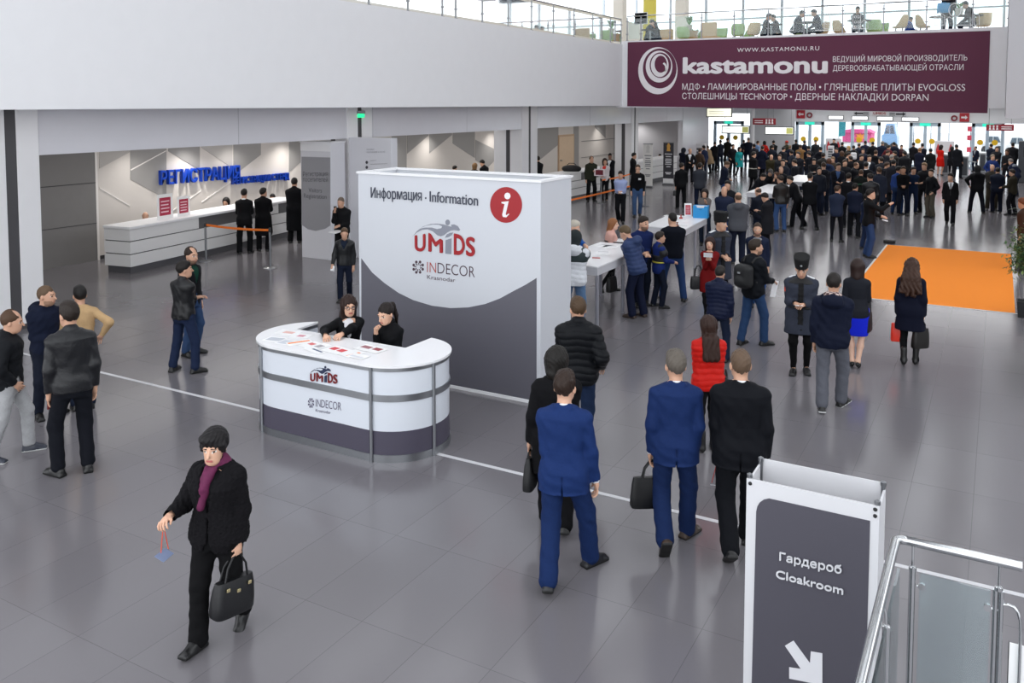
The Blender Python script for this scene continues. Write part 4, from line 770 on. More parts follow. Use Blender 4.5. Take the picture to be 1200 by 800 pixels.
# ------------------------------------------------------------------ logos
SWIM = [(110, 295), (150, 245), (210, 200), (280, 178), (340, 175), (400, 182), (440, 195), (475, 205), (470, 185), (500, 182), (535, 200), (556, 232), (545, 244), (500, 236), (468, 240), (435, 258), (405, 283), (372, 294), (342, 284), (300, 248), (250, 228), (200, 232), (150, 258)]
HOLE = [(178, 222), (230, 196), (300, 184), (355, 186), (386, 200), (380, 218), (340, 226), (290, 212), (230, 212)]
def umids(parent, fn, T, red, grey, paper, n, sub=True):
    """fn(x, y) maps the traced 8x pixel frame to a point on the surface; T keeps parts local"""
    def part(nm, m, q): p = q.build(nm, m, parent); p.matrix_parent_inverse = T
    def poly(q, pts, d): q.add([fn(x, y)+n*d for x, y in pts], [tuple(range(len(pts)))])
    q = MB(); poly(q, SWIM, .004); poly(q, [(438+22*math.cos(t), 164+27*math.sin(t)) for t in np.linspace(0, 2*math.pi, 17)[:-1]], .004)
    poly(q, [(418, 330), (475, 312), (472, 462), (415, 456)], .004); poly(q, [(412, 308), (430, 276), (460, 262), (490, 258), (478, 282), (450, 300)], .004)
    part('emblem', grey, q); q = MB(); poly(q, HOLE, .006); part('emblem_gap', paper, q)
    q = MB()
    for ch, bl, br, tl in (('U', (130, 434), (232, 440), (130, 285)), ('M', (258, 436), (395, 452), (258, 258)), ('D', (497, 466), (600, 474), (497, 268)), ('S', (610, 480), (697, 486), (610, 295))):
        V, F = text_verts(ch, .03); lo, hi = V.min(0), V.max(0); P = []
        for v in V:
            s, t = (v[0]-lo[0])/(hi[0]-lo[0]), (v[1]-lo[1])/(hi[1]-lo[1]); x = bl[0]+(br[0]-bl[0])*s+(tl[0]-bl[0])*t; y = bl[1]+(br[1]-bl[1])*s+(tl[1]-bl[1])*t
            if ch == 'M': y += 55*t*s
            if ch == 'U': y -= 22*t*s
            if ch == 'D': y += 18*t*(s-.2)
            P.append(fn(x, y)+n*(.004+v[2]))
        q.add(P, F)
    part('lettering', red, q)
def indecor(parent, fn, T, c1, c2, n, dy=0):
    def part(nm, m, q): p = q.build(nm, m, parent); p.matrix_parent_inverse = T
    q = MB()
    for k in range(8):
        t = k*math.pi/4+.39; x, y = 162+46*math.cos(t), 583+52*math.sin(t); q.add([fn(x+12*math.cos(s), y+14*math.sin(s))+n*.004 for s in np.linspace(0, 2*math.pi, 11)[:-1]], [tuple(range(10))])
        a = [(162+r*math.cos(t+g), 583+r*1.12*math.sin(t+g)) for r, g in ((16, -.1), (36, -.42), (38, -.25), (22, .25))]; q.add([fn(*p)+n*.004 for p in a], [tuple(range(4))])
    part('flower_emblem', c2, q)
    def line(s, m, bl, br, tl, bold=0.):
        q = MB(); V, F = text_verts(s, bold); lo, hi = V.min(0), V.max(0); P = []
        for v in V: a, t = (v[0]-lo[0])/(hi[0]-lo[0]), v[1]/hi[1]; P.append(fn(bl[0]+(br[0]-bl[0])*a+(tl[0]-bl[0])*t, bl[1]+(br[1]-bl[1])*a+(tl[1]-bl[1])*t)+n*(.004+v[2]))
        q.add(P, F); part('lettering', m, q)
    line('IN', c1, (245, 630), (330, 638), (245, 535), -.008); line('DECOR', c2, (343, 640), (693, 680), (343, 540), -.008); line('Krasnodar', c2, (245, 692), (510, 724), (245, 655))
# ------------------------------------------------------------------ information wall
YW = 9.94; fW = lambda x, y: onY(x, y, YW)
def info_wall():
    x0, x1 = fW(421, 320)[0], fW(633.5, 320)[0]; y1 = 10.86; H = 2.965
    r = empty('information_wall', ((x0+x1)/2, (YW+y1)/2, 0), 0, 'tall white and grey information wall with a round red sign behind the desk', 'partition'); o = np.array(r.location); T = Matrix.Translation(-Vector(o))
    def part(nm, m, q): p = q.build(nm, m, r); p.matrix_parent_inverse = T; return p
    t = .045; q = MB(); q.box((x0, YW, 0), (x1, YW+t, H), 0); q.box((x0, y1-t, 0), (x1, y1, H), 0); q.box((x0, YW+t, 0), (x0+t, y1-t, H), 0); q.box((x1-t, YW+t, 0), (x1, y1-t, H), 0); part('panel_shell', mat('white_panel', 'cdd0d6', .45), q)
    q = MB()
    for a in (.0, .25, .5, .75): x = x0+(x1-x0)*a+.03; q.box((x, YW+t, H-.12), (x+.05, y1-t, H-.05), 0)
    q.box((x0-.02, YW-.02, H), (x1+.02, YW+.07, H+.03)); q.box((x0-.02, y1-.07, H), (x1+.02, y1+.02, H+.03)); q.box((x0-.02, YW+.07, H), (x0+.07, y1-.07, H+.03)); q.box((x1-.07, YW+.07, H), (x1+.02, y1-.07, H+.03)); part('top_frame', WH, q)
    q = MB(); q.box((x0+.05, YW+t, H-.16), (x1-.05, y1-t, H-.14)); part('inner_cover', mat('pale_cover', 'c9c9c8', .7), q)
    arc = [(423.5, 302.5), (436, 319), (450.6, 331.5), (467, 343), (484.4, 351.5), (506, 358), (528, 360.8), (549, 360), (568.8, 356), (586, 349.5), (602.5, 340.5), (616, 336-2.5), (628.9, 325.5)]
    P = [fW(*p) for p in arc]; poly = [(p[0], p[2]) for p in P]+[(fW(628.9, 400)[0], .045), (fW(423.5, 400)[0], .045)]; q = MB(); q.prism(poly, 0, .004, M=(np.stack([BX, BZ, -BY], 1), (0, YW, 0))); part('grey_print', GRP, q)
    q = MB(); q.box((x0, YW-.012, 0), (x1, YW, .045)); part('base_strip', WH, q)
    q = MB(); q.add([fW(593.2+18.8*math.cos(a), 240+21*math.sin(a))-BY*.004 for a in np.linspace(0, 2*math.pi, 49)[:-1]], [tuple(range(48))]); part('red_disc', REDP, q)
    q = MB(); d = .008   # white italic i with serifs
    q.add([fW(595+3.6*math.cos(a), 229.5+3.9*math.sin(a))-BY*d for a in np.linspace(0, 2*math.pi, 21)[:-1]], [tuple(range(20))])
    q.add([fW(x, y)-BY*d for x, y in ((588, 236.5), (596.5, 235.5), (593, 250.5), (593.6, 252.2), (596.5, 250), (597, 251), (593.5, 254.6), (589.6, 254), (588.8, 251.5), (591.6, 239), (588, 238))], [tuple(range(11))]); part('letter', LET, q)
    q = MB(); SLA = mat('slate_letters', '4b4e5c', .6); ptxt(q, 'Информация', fW, (435, 231.5), (494.5, 235), .155, bold=.004, depth=.004); part('lettering', SLA, q)
    q = MB(); ptxt(q, 'Information', fW, (504, 236), (560.5, 240.8), .155, bold=.004, depth=.004); q.add([fW(499+1.1*math.cos(a), 232+1.2*math.sin(a))-BY*.004 for a in np.linspace(0, 2*math.pi, 11)[:-1]], [tuple(range(10))]); part('lettering', SLA, q)
    f8 = lambda x, y: fW(470+x/8, 240+y/8)
    umids(r, f8, T, REDP, mat('logo_grey', '868994', .5), mat('white_panel', 'cdd0d6', .45), -BY); indecor(r, f8, T, mat('rust_print', 'a8483e', .5), mat('plum_print', '4a3440', .5), -BY)
info_wall()
# ------------------------------------------------------------------ information desk
def desk_poly(d=0., inner=True):
    cx0, cx1, cy, r = -7.48, -6.1, 8.02, .61+d; P = []
    for a in np.linspace(R(122), R(270), 28): P.append((cx0+r*math.cos(a), cy+r*math.sin(a)))
    for a in np.linspace(R(-90), R(86), 28): P.append((cx1+r*math.cos(a), cy+r*math.sin(a)))
    return P+[(cx1+.03, 8.17-d), (cx0-.32, 8.17-d)]
DTOP = 1.1
def info_desk():
    r = empty('information_desk', (-6.8, 8.0, 0), 0, 'rounded white and violet information desk with silver bands', 'desk'); T = Matrix.Translation((6.8, -8.0, 0))
    def part(nm, m, q, sm=False): p = q.build(nm, m, r, sm); p.matrix_parent_inverse = T; return p
    W_ = mat('desk_white', 'dde2ea', .3)
    q = MB(); q.prism(desk_poly(0), .352, 1.03); part('white_panel', W_, q, True)
    q = MB(); q.prism(desk_poly(.001), .08, .352); part('violet_panel', PUR, q, True)
    for z0, z1, e in ((.0, .085, .012), (.69, .765, .012), (1.03, 1.075, .012)): q = MB(); q.prism(desk_poly(e), z0, z1); part('silver_band', AL, q, True)
    q = MB(); q.prism(desk_poly(.03), 1.075, DTOP); part('desk_top', mat('desk_top_white', 'f2f2f4', .25), q, True)
    for px in (327.5, 438, 512):
        if px == 438: p = (-6.0, 7.40)
        elif px == 327.5: a = R(247); p = (-7.48+.625*math.cos(a), 8.02+.625*math.sin(a))
        else: a = R(-12); p = (-6.1+.625*math.cos(a), 8.02+.625*math.sin(a))
        q = MB(); q.tube([(p[0], p[1], 0), (p[0], p[1], 1.075)], .02, 10); part('post', AL, q, True)
    fD = lambda x, y: onY(x, y, 7.408)
    g = lambda x, y: fD(363+(x-110)*(396-363)/587, 428.5+(y-138)*(449.5-428.5)/348)
    umids(r, g, T, mat('dark_red_print', '7c1c22', .5), mat('navy_print', '26304e', .5), W_, -BY)
    g2 = lambda x, y: fD(361+(x-107)*(400-361)/586, 466+(y-520)*(485-466)/205); indecor(r, g2, T, mat('violet_letters', '57506a', .5), mat('violet_letters', '57506a', .5), -BY)
info_desk()
# leaflets on the desk, each sheet its own
LT = [('white leaflet with a pale red print at the left end of the desk', (337.5, 389.5), .30, .21, 8, [('e6b8b0', .3, .3, .5, .4)]), ('pale grey leaflet near the rounded left edge of the desk', (322.5, 397.5), .26, .19, 8, [('c3c7cf', .1, .15, .8, .7)]), ('pale grey leaflet beside the silver rim of the desk', (336, 401), .22, .2, 4, [('ccd0d8', .1, .1, .8, .8)]), ('leaflet with a rose print just left of the clasped hands', (353.5, 393.5), .24, .17, 12, [('d2909c', .3, .2, .4, .5)]),
      ('white leaflet crossed by a bright orange stripe on the desk', (351, 401.5), .17, .3, -30, [('f28a3a', .2, .05, .3, .9)]), ('leaflet with a red emblem in the middle of the desk', (363.5, 403.8), .16, .24, -14, [('d86a6a', .2, .45, .6, .3)]), ('leaflet with a grey picture in the middle of the desk', (374.5, 406), .16, .24, -14, [('a8a4a8', .2, .3, .6, .4)]), ('leaflet with two red blocks towards the right of the desk', (394.5, 410.5), .3, .24, -10, [('d64a52', .1, .4, .35, .4), ('d64a52', .55, .4, .35, .4)]),
      ('white leaflet with an orange corner at the front edge of the desk', (412.5, 414.5), .2, .26, -12, [('f0883c', .6, .1, .25, .7)]), ('white leaflet with a dark blue edge along the front of the desk', (368, 411), .34, .1, -16, [('51607c', .3, .6, .6, .3)]), ('grey and red leaflet in front of the ponytailed woman', (428.5, 407.8), .2, .22, -8, [('a06870', .1, .4, .75, .4)]), ('leaflet with a dark red picture by the right arm of the desk', (441.5, 410.5), .2, .22, -8, [('963c46', .15, .4, .6, .4)]), ('blank white leaflet nearest the middle silver post', (420, 418), .24, .16, -6, [('d4d6dc', .1, .2, .8, .3)])]
for i, (lb, p, w, h, a, pr) in enumerate(LT):
    c = G(*p, DTOP); b = MB(); M = (rz(R(a)), c+A(0, 0, .0005*(i+1))); b.box((-w/2, -h/2, 0), (w/2, h/2, .002), 0, M=M); ms = [PAP]
    for j, (col, x, y, ww, hh) in enumerate(pr): b.box((-w/2+x*w, -h/2+y*h, .002), (-w/2+(x+ww)*w, -h/2+(y+hh)*h, .0024), j+1, M=M); ms.append(mat('leaflet_print', col, .6))
    tag(b.build('leaflet', ms), lb, 'leaflet', 'leaflets on the information desk')
# ------------------------------------------------------------------ white writing counters
CTOP = 1.1; OBST = []
def counter(P, label, ap=.16):
    """P: corner points of the top (near-left, near-right, far-right, far-left)"""
    P = [np.array([p[0], p[1]]) for p in P]; c = sum(P)/4; r = empty('writing_counter', (c[0], c[1], 0), 0, label, 'counter'); q = [tuple(p-c) for p in P]
    Q = np.array(P); OBST.append((Q[:, 0].min()-.3, Q[:, 0].max()+.3, Q[:, 1].min()-.3, Q[:, 1].max()+.3))
    b = MB(); b.prism(q, CTOP-.022, CTOP); b.build('worktop', mat('counter_top', 'f0f0f2', .3), r); b = MB(); b.prism([(x*.99, y*.995) for x, y in q], CTOP-ap, CTOP-.022); b.build('apron', mat('counter_apron', 'c9c9ce', .4), r)
    for k, (x, y) in enumerate(q):
        for f in ((.93, .95),): b = MB(); b.tube([(x*f[0], y*f[1], 0), (x*f[0], y*f[1], CTOP-ap)], .035, 12); b.lathe([(0, 0), (.05, 0), (.05, .012), (0, .012)], 14, (x*f[0], y*f[1], 0)); b.build('leg', mat('leg_grey', 'a5a5ae', .3, .5), r)
    for s in (0, ): 
        for e in ((0, 3), (1, 2)): m = (P[e[0]]*.5+P[e[1]]*.5-c)*.94; b = MB(); b.tube([(m[0], m[1], 0), (m[0], m[1], CTOP-ap)], .035, 12); b.build('leg', mat('leg_grey', 'a5a5ae', .3, .5), r)
    return r
counter([(-7.2, 13.95), (-6.14, 13.92), (-6.17, 16.5), (-7.22, 16.5)], 'white writing counter beside the information wall with people leaning on it')
counter([(-7.29, 19.25), (-6.25, 19.1), (-6.4, 21.35), (-7.45, 21.5)], 'white counter with the blue box and the red framed sign on it')
counter([(-7.15, 28.2), (-6.1, 28.2), (-6.15, 31.4), (-7.2, 31.4)], 'white counter behind the grey hooded man, crowded with people writing')
counter([(-7.05, 33.0), (-5.9, 32.75), (-5.92, 35.9), (-7.1, 36.1)], 'farthest white counter, beside the man in the black suit')
def sheet(px, py, w, h, a, label, col='f2f2f2', z=CTOP, i=1):
    c = G(px, py, z); b = MB(); M = (rz(R(a)), c+A(0, 0, .0008*i)); b.box((-w/2, -h/2, 0), (w/2, h/2, .002), 0, M=M); b.box((-w*.36, h*.2, .002), (w*.3, h*.3, .0022), 1, M=M)
    for k in range(3): b.box((-w*.36, h*(.08-.12*k), .002), (w*.36, h*(.10-.12*k), .0022), 1, M=M)
    tag(b.build('form_sheet', [mat('form_paper', col, .6), mat('ink_grey', '9a9aa4', .6)]), label, 'paper', 'forms on the counters')
for t in [(707, 296, .3, .42, 20, 'form lying on the near corner of the first counter'), (716, 289, .3, .42, 8, 'form beside the blue jacketed man on the first counter'), (706, 287.5, .3, .4, -12, 'form under the older man\'s hands on the first counter'), (725, 281.5, .3, .4, 14, 'form beside the woman in pink on the first counter'), (797, 257.5, .4, .3, 10, 'form lying in the middle of the second counter'), (800, 264.5, .3, .3, 4, 'form by the near edge of the second counter', 'efefef'), (786, 253, .34, .3, 0, 'form on the far left corner of the second counter')]: sheet(*t[:6], col=t[6] if len(t) > 6 else 'f2f2f2')
for i, (px, py, lb) in enumerate([(698, 303, 'small red pen lying on the first counter'), (798, 256, 'dark red stamp on the far part of the second counter'), (793.5, 264.8, 'brown stamp on the near part of the second counter')]):
    c = G(px, py, CTOP); b = MB()
    if i == 0: b.tube([c+A(-.07, 0, .012), c+A(.07, .05, .012)], .01, 8)
    else: b.lathe([(0, 0), (.045, 0), (.045, .03), (.015, .04), (.015, .07), (.03, .09), (0, .1)], 14, c)
    tag(b.build('pen' if i == 0 else 'stamp', mat('red_plastic', 'a8322c' if i != 2 else '7a4a36', .4)), lb, 'pen' if i == 0 else 'stamp')
def blue_box():
    a, c = G(812, 255.2, CTOP), G(829.3, 256, CTOP); u = c-a; w = np.linalg.norm(u); u /= w; v = np.cross(BZ, u); r = empty('carton', a+u*w/2, math.atan2(u[1], u[0]), 'bright blue open carton on the second counter', 'box'); d, h, t = .26, .36, .01; h = .31; m = mat('blue_card', '1f8fd0', .5)
    b = MB(); W2 = w/2
    b.prism([(-W2, 0), (W2, 0), (W2, h), (W2*.55, h), (W2*.45, h-.05), (-W2*.45, h-.05), (-W2*.55, h), (-W2, h)], 0, t, M=(np.stack([BX, BZ, -BY], 1), (0, t, 0)))
    b.box((-W2, d-t, 0), (W2, d, h)); b.box((-W2, t, 0), (-W2+t, d-t, h)); b.box((W2-t, t, 0), (W2, d-t, h)); b.box((-W2, t, 0), (W2, d-t, .01)); b.build('box_body', m, r)
    s = MB()
    for k in range(4): s.box((-W2+.03, .04+.045*k, .012), (W2-.03, .043+.045*k, h-.035+.01*k))
    s.build('papers', PAP, r); k = MB(); k.tube([(-.03, -.001, h-.09), (.0, -.001, h-.1), (.03, -.001, h-.09)], .006, 6); k.build('handle_slot', BLK, r)
blue_box()
def sign_stand(px0, px1, yb, z, hgt, label, tilt=-.25, fn=None, cols=('c02838', 'e8b8bc')):
    a, c = G(px0, yb, z), G(px1, yb, z)
    if fn: a, c = fn
    u = c-a; w = np.linalg.norm(u); u /= w; r = empty('framed_sign', (a+c)/2, math.atan2(u[1], u[0]), label, 'sign'); M = (rx(tilt), (0, 0, 0))
    b = MB(); b.box((-w/2, -.004, 0), (w/2, .004, hgt), M=M); b.build('sheet', PAP, r)
    b = MB(); b.box((-w*.36, -.006, hgt*.14), (w*.36, -.004, hgt*.86), 0, M=M)
    for k in range(4): b.box((-w*.27, -.0075, hgt*(.68-.14*k)), (w*(.27-.05*(k % 2)), -.006, hgt*(.73-.14*k)), 1, M=M)
    b.build('red_print', [mat('sign_red', cols[0], .5), mat('sign_lines', cols[1], .5)], r)
    b = MB(); b.box((-w*.2, .0, 0), (w*.2, .12, .006)); b.box((-w*.05, .0, 0), (w*.05, .008, hgt*.6), M=(rx(-.5 if tilt < 0 else .5), (0, .12, 0))) if False else b.box((-w*.2, .1, 0), (w*.2, .12, .02)); b.build('foot', mat('clear_acrylic', 'd8dce0', .2), r)
sign_stand(802.2, 810.6, 253.6, CTOP, .34, 'red framed sign standing beside the blue carton', -.12)
# ------------------------------------------------------------------ registration desk under the blue letters
def reg_desk(P0, P1, H, label, rooms, depth=.8, x_end=True):
    """front bottom line from P0 to P1 (floor points)"""
    u = (P1-P0)*A(1, 1, 0); L = np.linalg.norm(u); u /= L; r = empty('registration_desk', P0, math.atan2(u[1], u[0]), label, 'desk'); W_ = mat('desk_laminate', 'e4e4e4', .4); G_ = mat('desk_groove', '5c5c5e', .5)
    b = MB(); b.box((.05, .06, 0), (L-.02, depth-.05, .17)); b.build('plinth', mat('plinth_grey', '56565a', .4), r)
    b = MB(); b.box((.02, .03, .17), (L, depth-.02, H-.06)); b.build('groove_core', G_, r)
    z = .17; hs = (H-.06-.17-.05)/3
    for k in range(3):
        z0 = .17+k*(hs+.025); segs = [(0, L)] if k < 2 else rooms
        for a, c in segs: b = MB(); b.box((a, 0, z0), (c, depth, z0+hs), 0, .004); b.build('front_panel', W_, r)
    b = MB(); b.box((-.03, -.03, H-.06), (L+.02, depth-.12 if False else depth, H), 0, .006); b.build('worktop', mat('counter_top', 'f0f0f2', .3), r); return r, u
E0, E1 = G(153.4, 321.5), G(352, 274.5); u = (E1-E0)/np.linalg.norm(E1-E0); RH = 1.12
u_desk = u; Lr = np.linalg.norm(E1-E0); tx = lambda px: ((G(px, 300)-E0)@u)
def along(px):    # distance along the desk front whose floor point appears above pixel px
    lo, hi = 0, Lr
    for _ in range(40):
        m = (lo+hi)/2; lo, hi = (m, hi) if proj(E0+u*m)[0] < px else (lo, m)
    return lo
reg_desk(E0, E1, RH, 'long white registration desk under the blue lettering', [(0, along(234)), (along(316), along(327))])
def top_at(px): # point on top of desk near the front edge
    return E0+u*along(px)+np.array([-u[1], u[0], 0])*.3+A(0, 0, RH)
for px, w, h, lb in ((206, .52, .62, 'larger red and white framed notice on the registration desk'), (227.5, .44, .50, 'smaller red and white framed notice on the registration desk')):
    c = top_at(px); sign_stand(0, 0, 0, 0, h, lb, 0, fn=(c-u*w/2, c+u*w/2), cols=('b02a48', 'f0d0d8'))
# second and third bay desks
D2a, D2b = onX(654, 236, -15.75)*A(1, 1, 0), A(-15.35, 37.2, 0); D2a = A(-15.3, 29.2, 0)
reg_desk(D2a, A(-15.2, 35.9, 0), 1.15, 'white registration desk beyond the information wall with bags on it', [(0, .7), (2.0, 3.6), (5.4, 6.68)])
reg_desk(A(-15.3, 38.8, 0), A(-15.2, 45, 0), 1.15, 'white registration desk behind the two roll-up banners', [(0, 6.2)])
# blue 3D letters on the wall
b = MB(); fX = lambda x, y: onX(x, y, XB+.10); BLU = [mat('blue_acrylic', '0a3fae', .4)]
def xtxt(name_label, s, pl, pr, cap, label):
    a, c = fX(*pl), fX(*pr); q = MB(); V, F = text_verts(s, .018); lo, hi = V.min(0), V.max(0); n = BX; P = a+np.outer((V[:, 0]-lo[0])/(hi[0]-lo[0])*(c-a)[1], BY)+np.outer(V[:, 1]*cap/.727+(V[:, 0]-lo[0])/(hi[0]-lo[0])*(c-a)[2], BZ)+np.outer(V[:, 2]*2, BX)
    cnt = set((x, y) for f in F for x, y in zip(f, f[1:]+f[:1])); S = [(x, y) for x, y in cnt if (y, x) not in cnt]; k = len(P)
    q.add(np.concatenate([P, P-n*.09]), list(F)+[(x, x+k, y+k, y) for x, y in S]); o = q.build('wall_lettering', BLU); tag(o, label, 'lettering')
xtxt('l', 'РЕГИСТРАЦИЯ', (188.5, 216.5), (281.5, 208.5), .38, 'large blue raised letters on the wall above the registration desk')
xtxt('l', 'РЕГИСТРАЦИИ СТЕНД', (273, 216), (339, 209.5), .20, 'smaller line of blue raised letters on the wall, right of the large ones')
# pylon of the visitors' registration and the white board behind it
YPL = 16.65; fP = lambda x, y: onY(x, y, YPL)
def pylon():
    x0, x1 = fP(353, 230)[0], fP(388, 230)[0]; H = 3.0; r = empty('registration_pylon', ((x0+x1)/2, YPL, 0), 0, 'white square pylon with a grey curved print reading visitors registration', 'pylon'); T = Matrix.Translation((-(x0+x1)/2, -YPL, 0))
    def part(nm, m, q): p = q.build(nm, m, r); p.matrix_parent_inverse = T
    q = MB(); q.box((x0, YPL, 0), (x1, YPL+.55, H), 0, .006); part('shell', mat('pylon_white', 'd9d9de', .5), q)
    q = MB(); q.box((x0-.02, YPL-.02, H), (x1+.02, YPL+.57, H+.02)); q.box((x0, YPL-.004, H-.22), (x1, YPL, H)); part('top_plate', WH, q)
    q = MB(); pts = [(353.5, 183.5), (387.2, 184.5), (387.2, 264), (381, 268), (370, 270.5), (361, 268.5), (353.5, 263)]; P = [fP(*p) for p in pts][::-1]; q.prism([(p[0], p[2]) for p in P], 0, .006, M=(np.stack([BX, BZ, -BY], 1), (0, YPL, 0))); part('grey_print', mat('pylon_grey', '96969a', .5), q)
    for s, pl, pr, cap in (('Регистрация', (355.5, 206.5), (384.5, 206), .12), ('посетителей', (355.5, 212.5), (384.5, 213), .12), ('Visitors', (362, 225), (377.5, 225.8), .12), ('Registration', (356.5, 231.5), (383, 233), .12)):
        q = MB(); ptxt(q, s, fP, pl, pr, cap, depth=.010); part('lettering', mat('pylon_letters', '5a5a60', .6), q)
pylon()
def white_board():
    Yb = 17.3; f = lambda x, y: onY(x, y, Yb); a, c = f(390, 300), f(458.5, 164); r = empty('information_board', ((a[0]+c[0])/2, Yb, 0), 0, 'white printed information board standing between the pylon and the information wall', 'board'); T = Matrix.Translation((-(a[0]+c[0])/2, -Yb, 0))
    def part(nm, m, q): p = q.build(nm, m, r); p.matrix_parent_inverse = T
    q = MB(); q.box((fP(389.5, 230)[0], Yb, 0), (c[0], Yb+.25, 3.12), 0, .006); part('panel', mat('pylon_white', 'd9d9de', .5), q); q = MB()
    for y in (188, 192, 198.5, 201): q.add([f(434, y), f(454 if y > 190 else 441, y-(.6 if y < 195 else 1.6)), f(454 if y > 190 else 441, y+.5-(.6 if y < 195 else 1.6)), f(434, y+.7)][::-1], [(0, 1, 2, 3)])
    q.v = [v-BY*.006 for v in q.v]; part('small_print', mat('pale_print', 'a9a9ae', .6), q); q = MB()
    for y in (190.2, 196): q.add([f(430+1.5*math.cos(t), y+1.9*math.sin(t))-BY*.008 for t in np.linspace(0, 2*math.pi, 13)[:-1]], [tuple(range(12))])
    part('round_icons', mat('icon_grey', '4a4a50', .6), q)
    q = MB()
    for s, y, x2 in (('Регистрация', 176.3, 438.5), ('посетителей и гостей', 179.3, 451.5)): ptxt(q, s, f, (430, y), (x2, y-.6), .05, depth=.007)
    part('lettering', mat('pale_print', 'a9a9ae', .6), q)
white_board()
# belt barriers
def barrier(p, label, z=.95):
    r = empty('barrier_post', p, 0, label, 'barrier post'); b = MB(); b.lathe([(0, 0), (.17, 0), (.17, .012), (.15, .022), (.05, .035), (0, .035)], 28); b.build('base', SIL, r, True); b = MB(); b.tube([(0, 0, .03), (0, 0, z-.06)], .028, 14); b.build('pole', SIL, r, True); b = MB(); b.lathe([(0, z-.07), (.035, z-.07), (.035, z+.02), (.025, z+.035), (0, z+.035)], 16); b.build('head', BLK, r, True)
    return np.array(p)
def belt(p, q, label, z=.93):
    d = (q-p)/np.linalg.norm(q-p); p = p+d*.03; q = q-d*.03; n = np.array([-d[1], d[0], 0]); b = MB(); V = []; N = 10
    for k in range(N+1):
        t = k/N; c = p+(q-p)*t+A(0, 0, z-.03*4*t*(1-t))
        for s, h in ((-1, -.028), (1, -.028), (1, .028), (-1, .028)): V.append(c+n*s*.002+A(0, 0, h))
    F = [(4*k+j, 4*k+(j+1) % 4, 4*k+4+(j+1) % 4, 4*k+4+j) for k in range(N) for j in range(4)]+[(0, 1, 2, 3), (4*N+3, 4*N+2, 4*N+1, 4*N)]; b.add(V, F); tag(b.build('barrier_belt', ORG), label, 'barrier belt')
p1 = barrier(G(241.5, 306), 'steel barrier post in front of the grey part of the registration desk'); p2 = barrier(G(317, 314), 'steel barrier post nearest the visitors registration pylon'); belt(p1, p2, 'orange belt stretched before the registration desk')
p3 = barrier(G(756, 241.5), 'steel barrier post behind the man in the black sweater and jeans'); p4 = barrier(A(-11.9, 21.2, 0), 'steel barrier post hidden behind the information wall'); p5 = barrier(G(704.5, 238), 'steel barrier post beside the pair holding a red sign'); p6 = barrier(G(738, 229), 'steel barrier post behind the man in the pale blue shirt')
belt(p4, p3, 'long orange belt running from behind the information wall'); belt(p5, p6, 'short orange belt beside the pair holding a red sign')
# roll-up banners
def rollup(px0, px1, yb, yt, cols, label, dark):
    p = G((px0+px1)/2, yb); Y = p[1]; f = lambda x, y: onY(x, y, Y); a, c = f(px0, yb), f(px1, yb); h = f(px0, yt)[2]; w = c[0]-a[0]; r = empty('roll_up_banner', (p[0], Y, 0), 0, label, 'roll-up banner')
    b = MB(); b.box((-w/2-.02, -.10, 0), (w/2+.02, .10, .09), 0, .02); b.build('base', AL, r); b = MB(); b.box((-w/2, -.006, .08), (w/2, .006, h), 0); b.build('sheet', mat('banner_sheet', cols[0], .6), r); b = MB(); b.box((-w/2-.01, -.02, h-.02), (w/2+.01, .02, h+.03), 0, .01); b.tube([(0, .03, .05), (0, .03, h)], .012, 8); b.build('top_rail', AL, r)
    b = MB()
    for k, z in enumerate((.72, .66, .60, .56, .52, .48, .42, .28, .25)): ww = w*(.36, .26, .30, .33, .28, .31, .2, .3, .22)[k]; b.box((-ww, -.009, h*z), (ww, -.006, h*z+.045))
    if dark: b.box((-w/2, -.009, .09), (w/2, -.006, h*.15), 1)
    b.build('print', [mat('banner_print', cols[1], .6), PAP], r)
    b = MB(); b.prism([(-.10, 0), (.10, 0), (.07, .16), (.1, .25), (.03, .38), (0, .42), (-.05, .34), (-.09, .25), (-.07, .16)], 0, .004, M=(np.stack([BX, BZ, -BY], 1), (0, -.006, h*.80))); b.build('emblem', mat('gold_print', cols[2], .5), r)
rollup(753.5, 764.5, 219.5, 168.5, ('eceae6', '8a8a8c', 'd8d6d2'), 'white roll-up banner before the dark grey bay', False)
rollup(777, 789, 216.5, 167, ('34333a', 'dcdcde', 'd8a24a'), 'dark roll-up banner with a gold emblem before the dark grey bay', True)
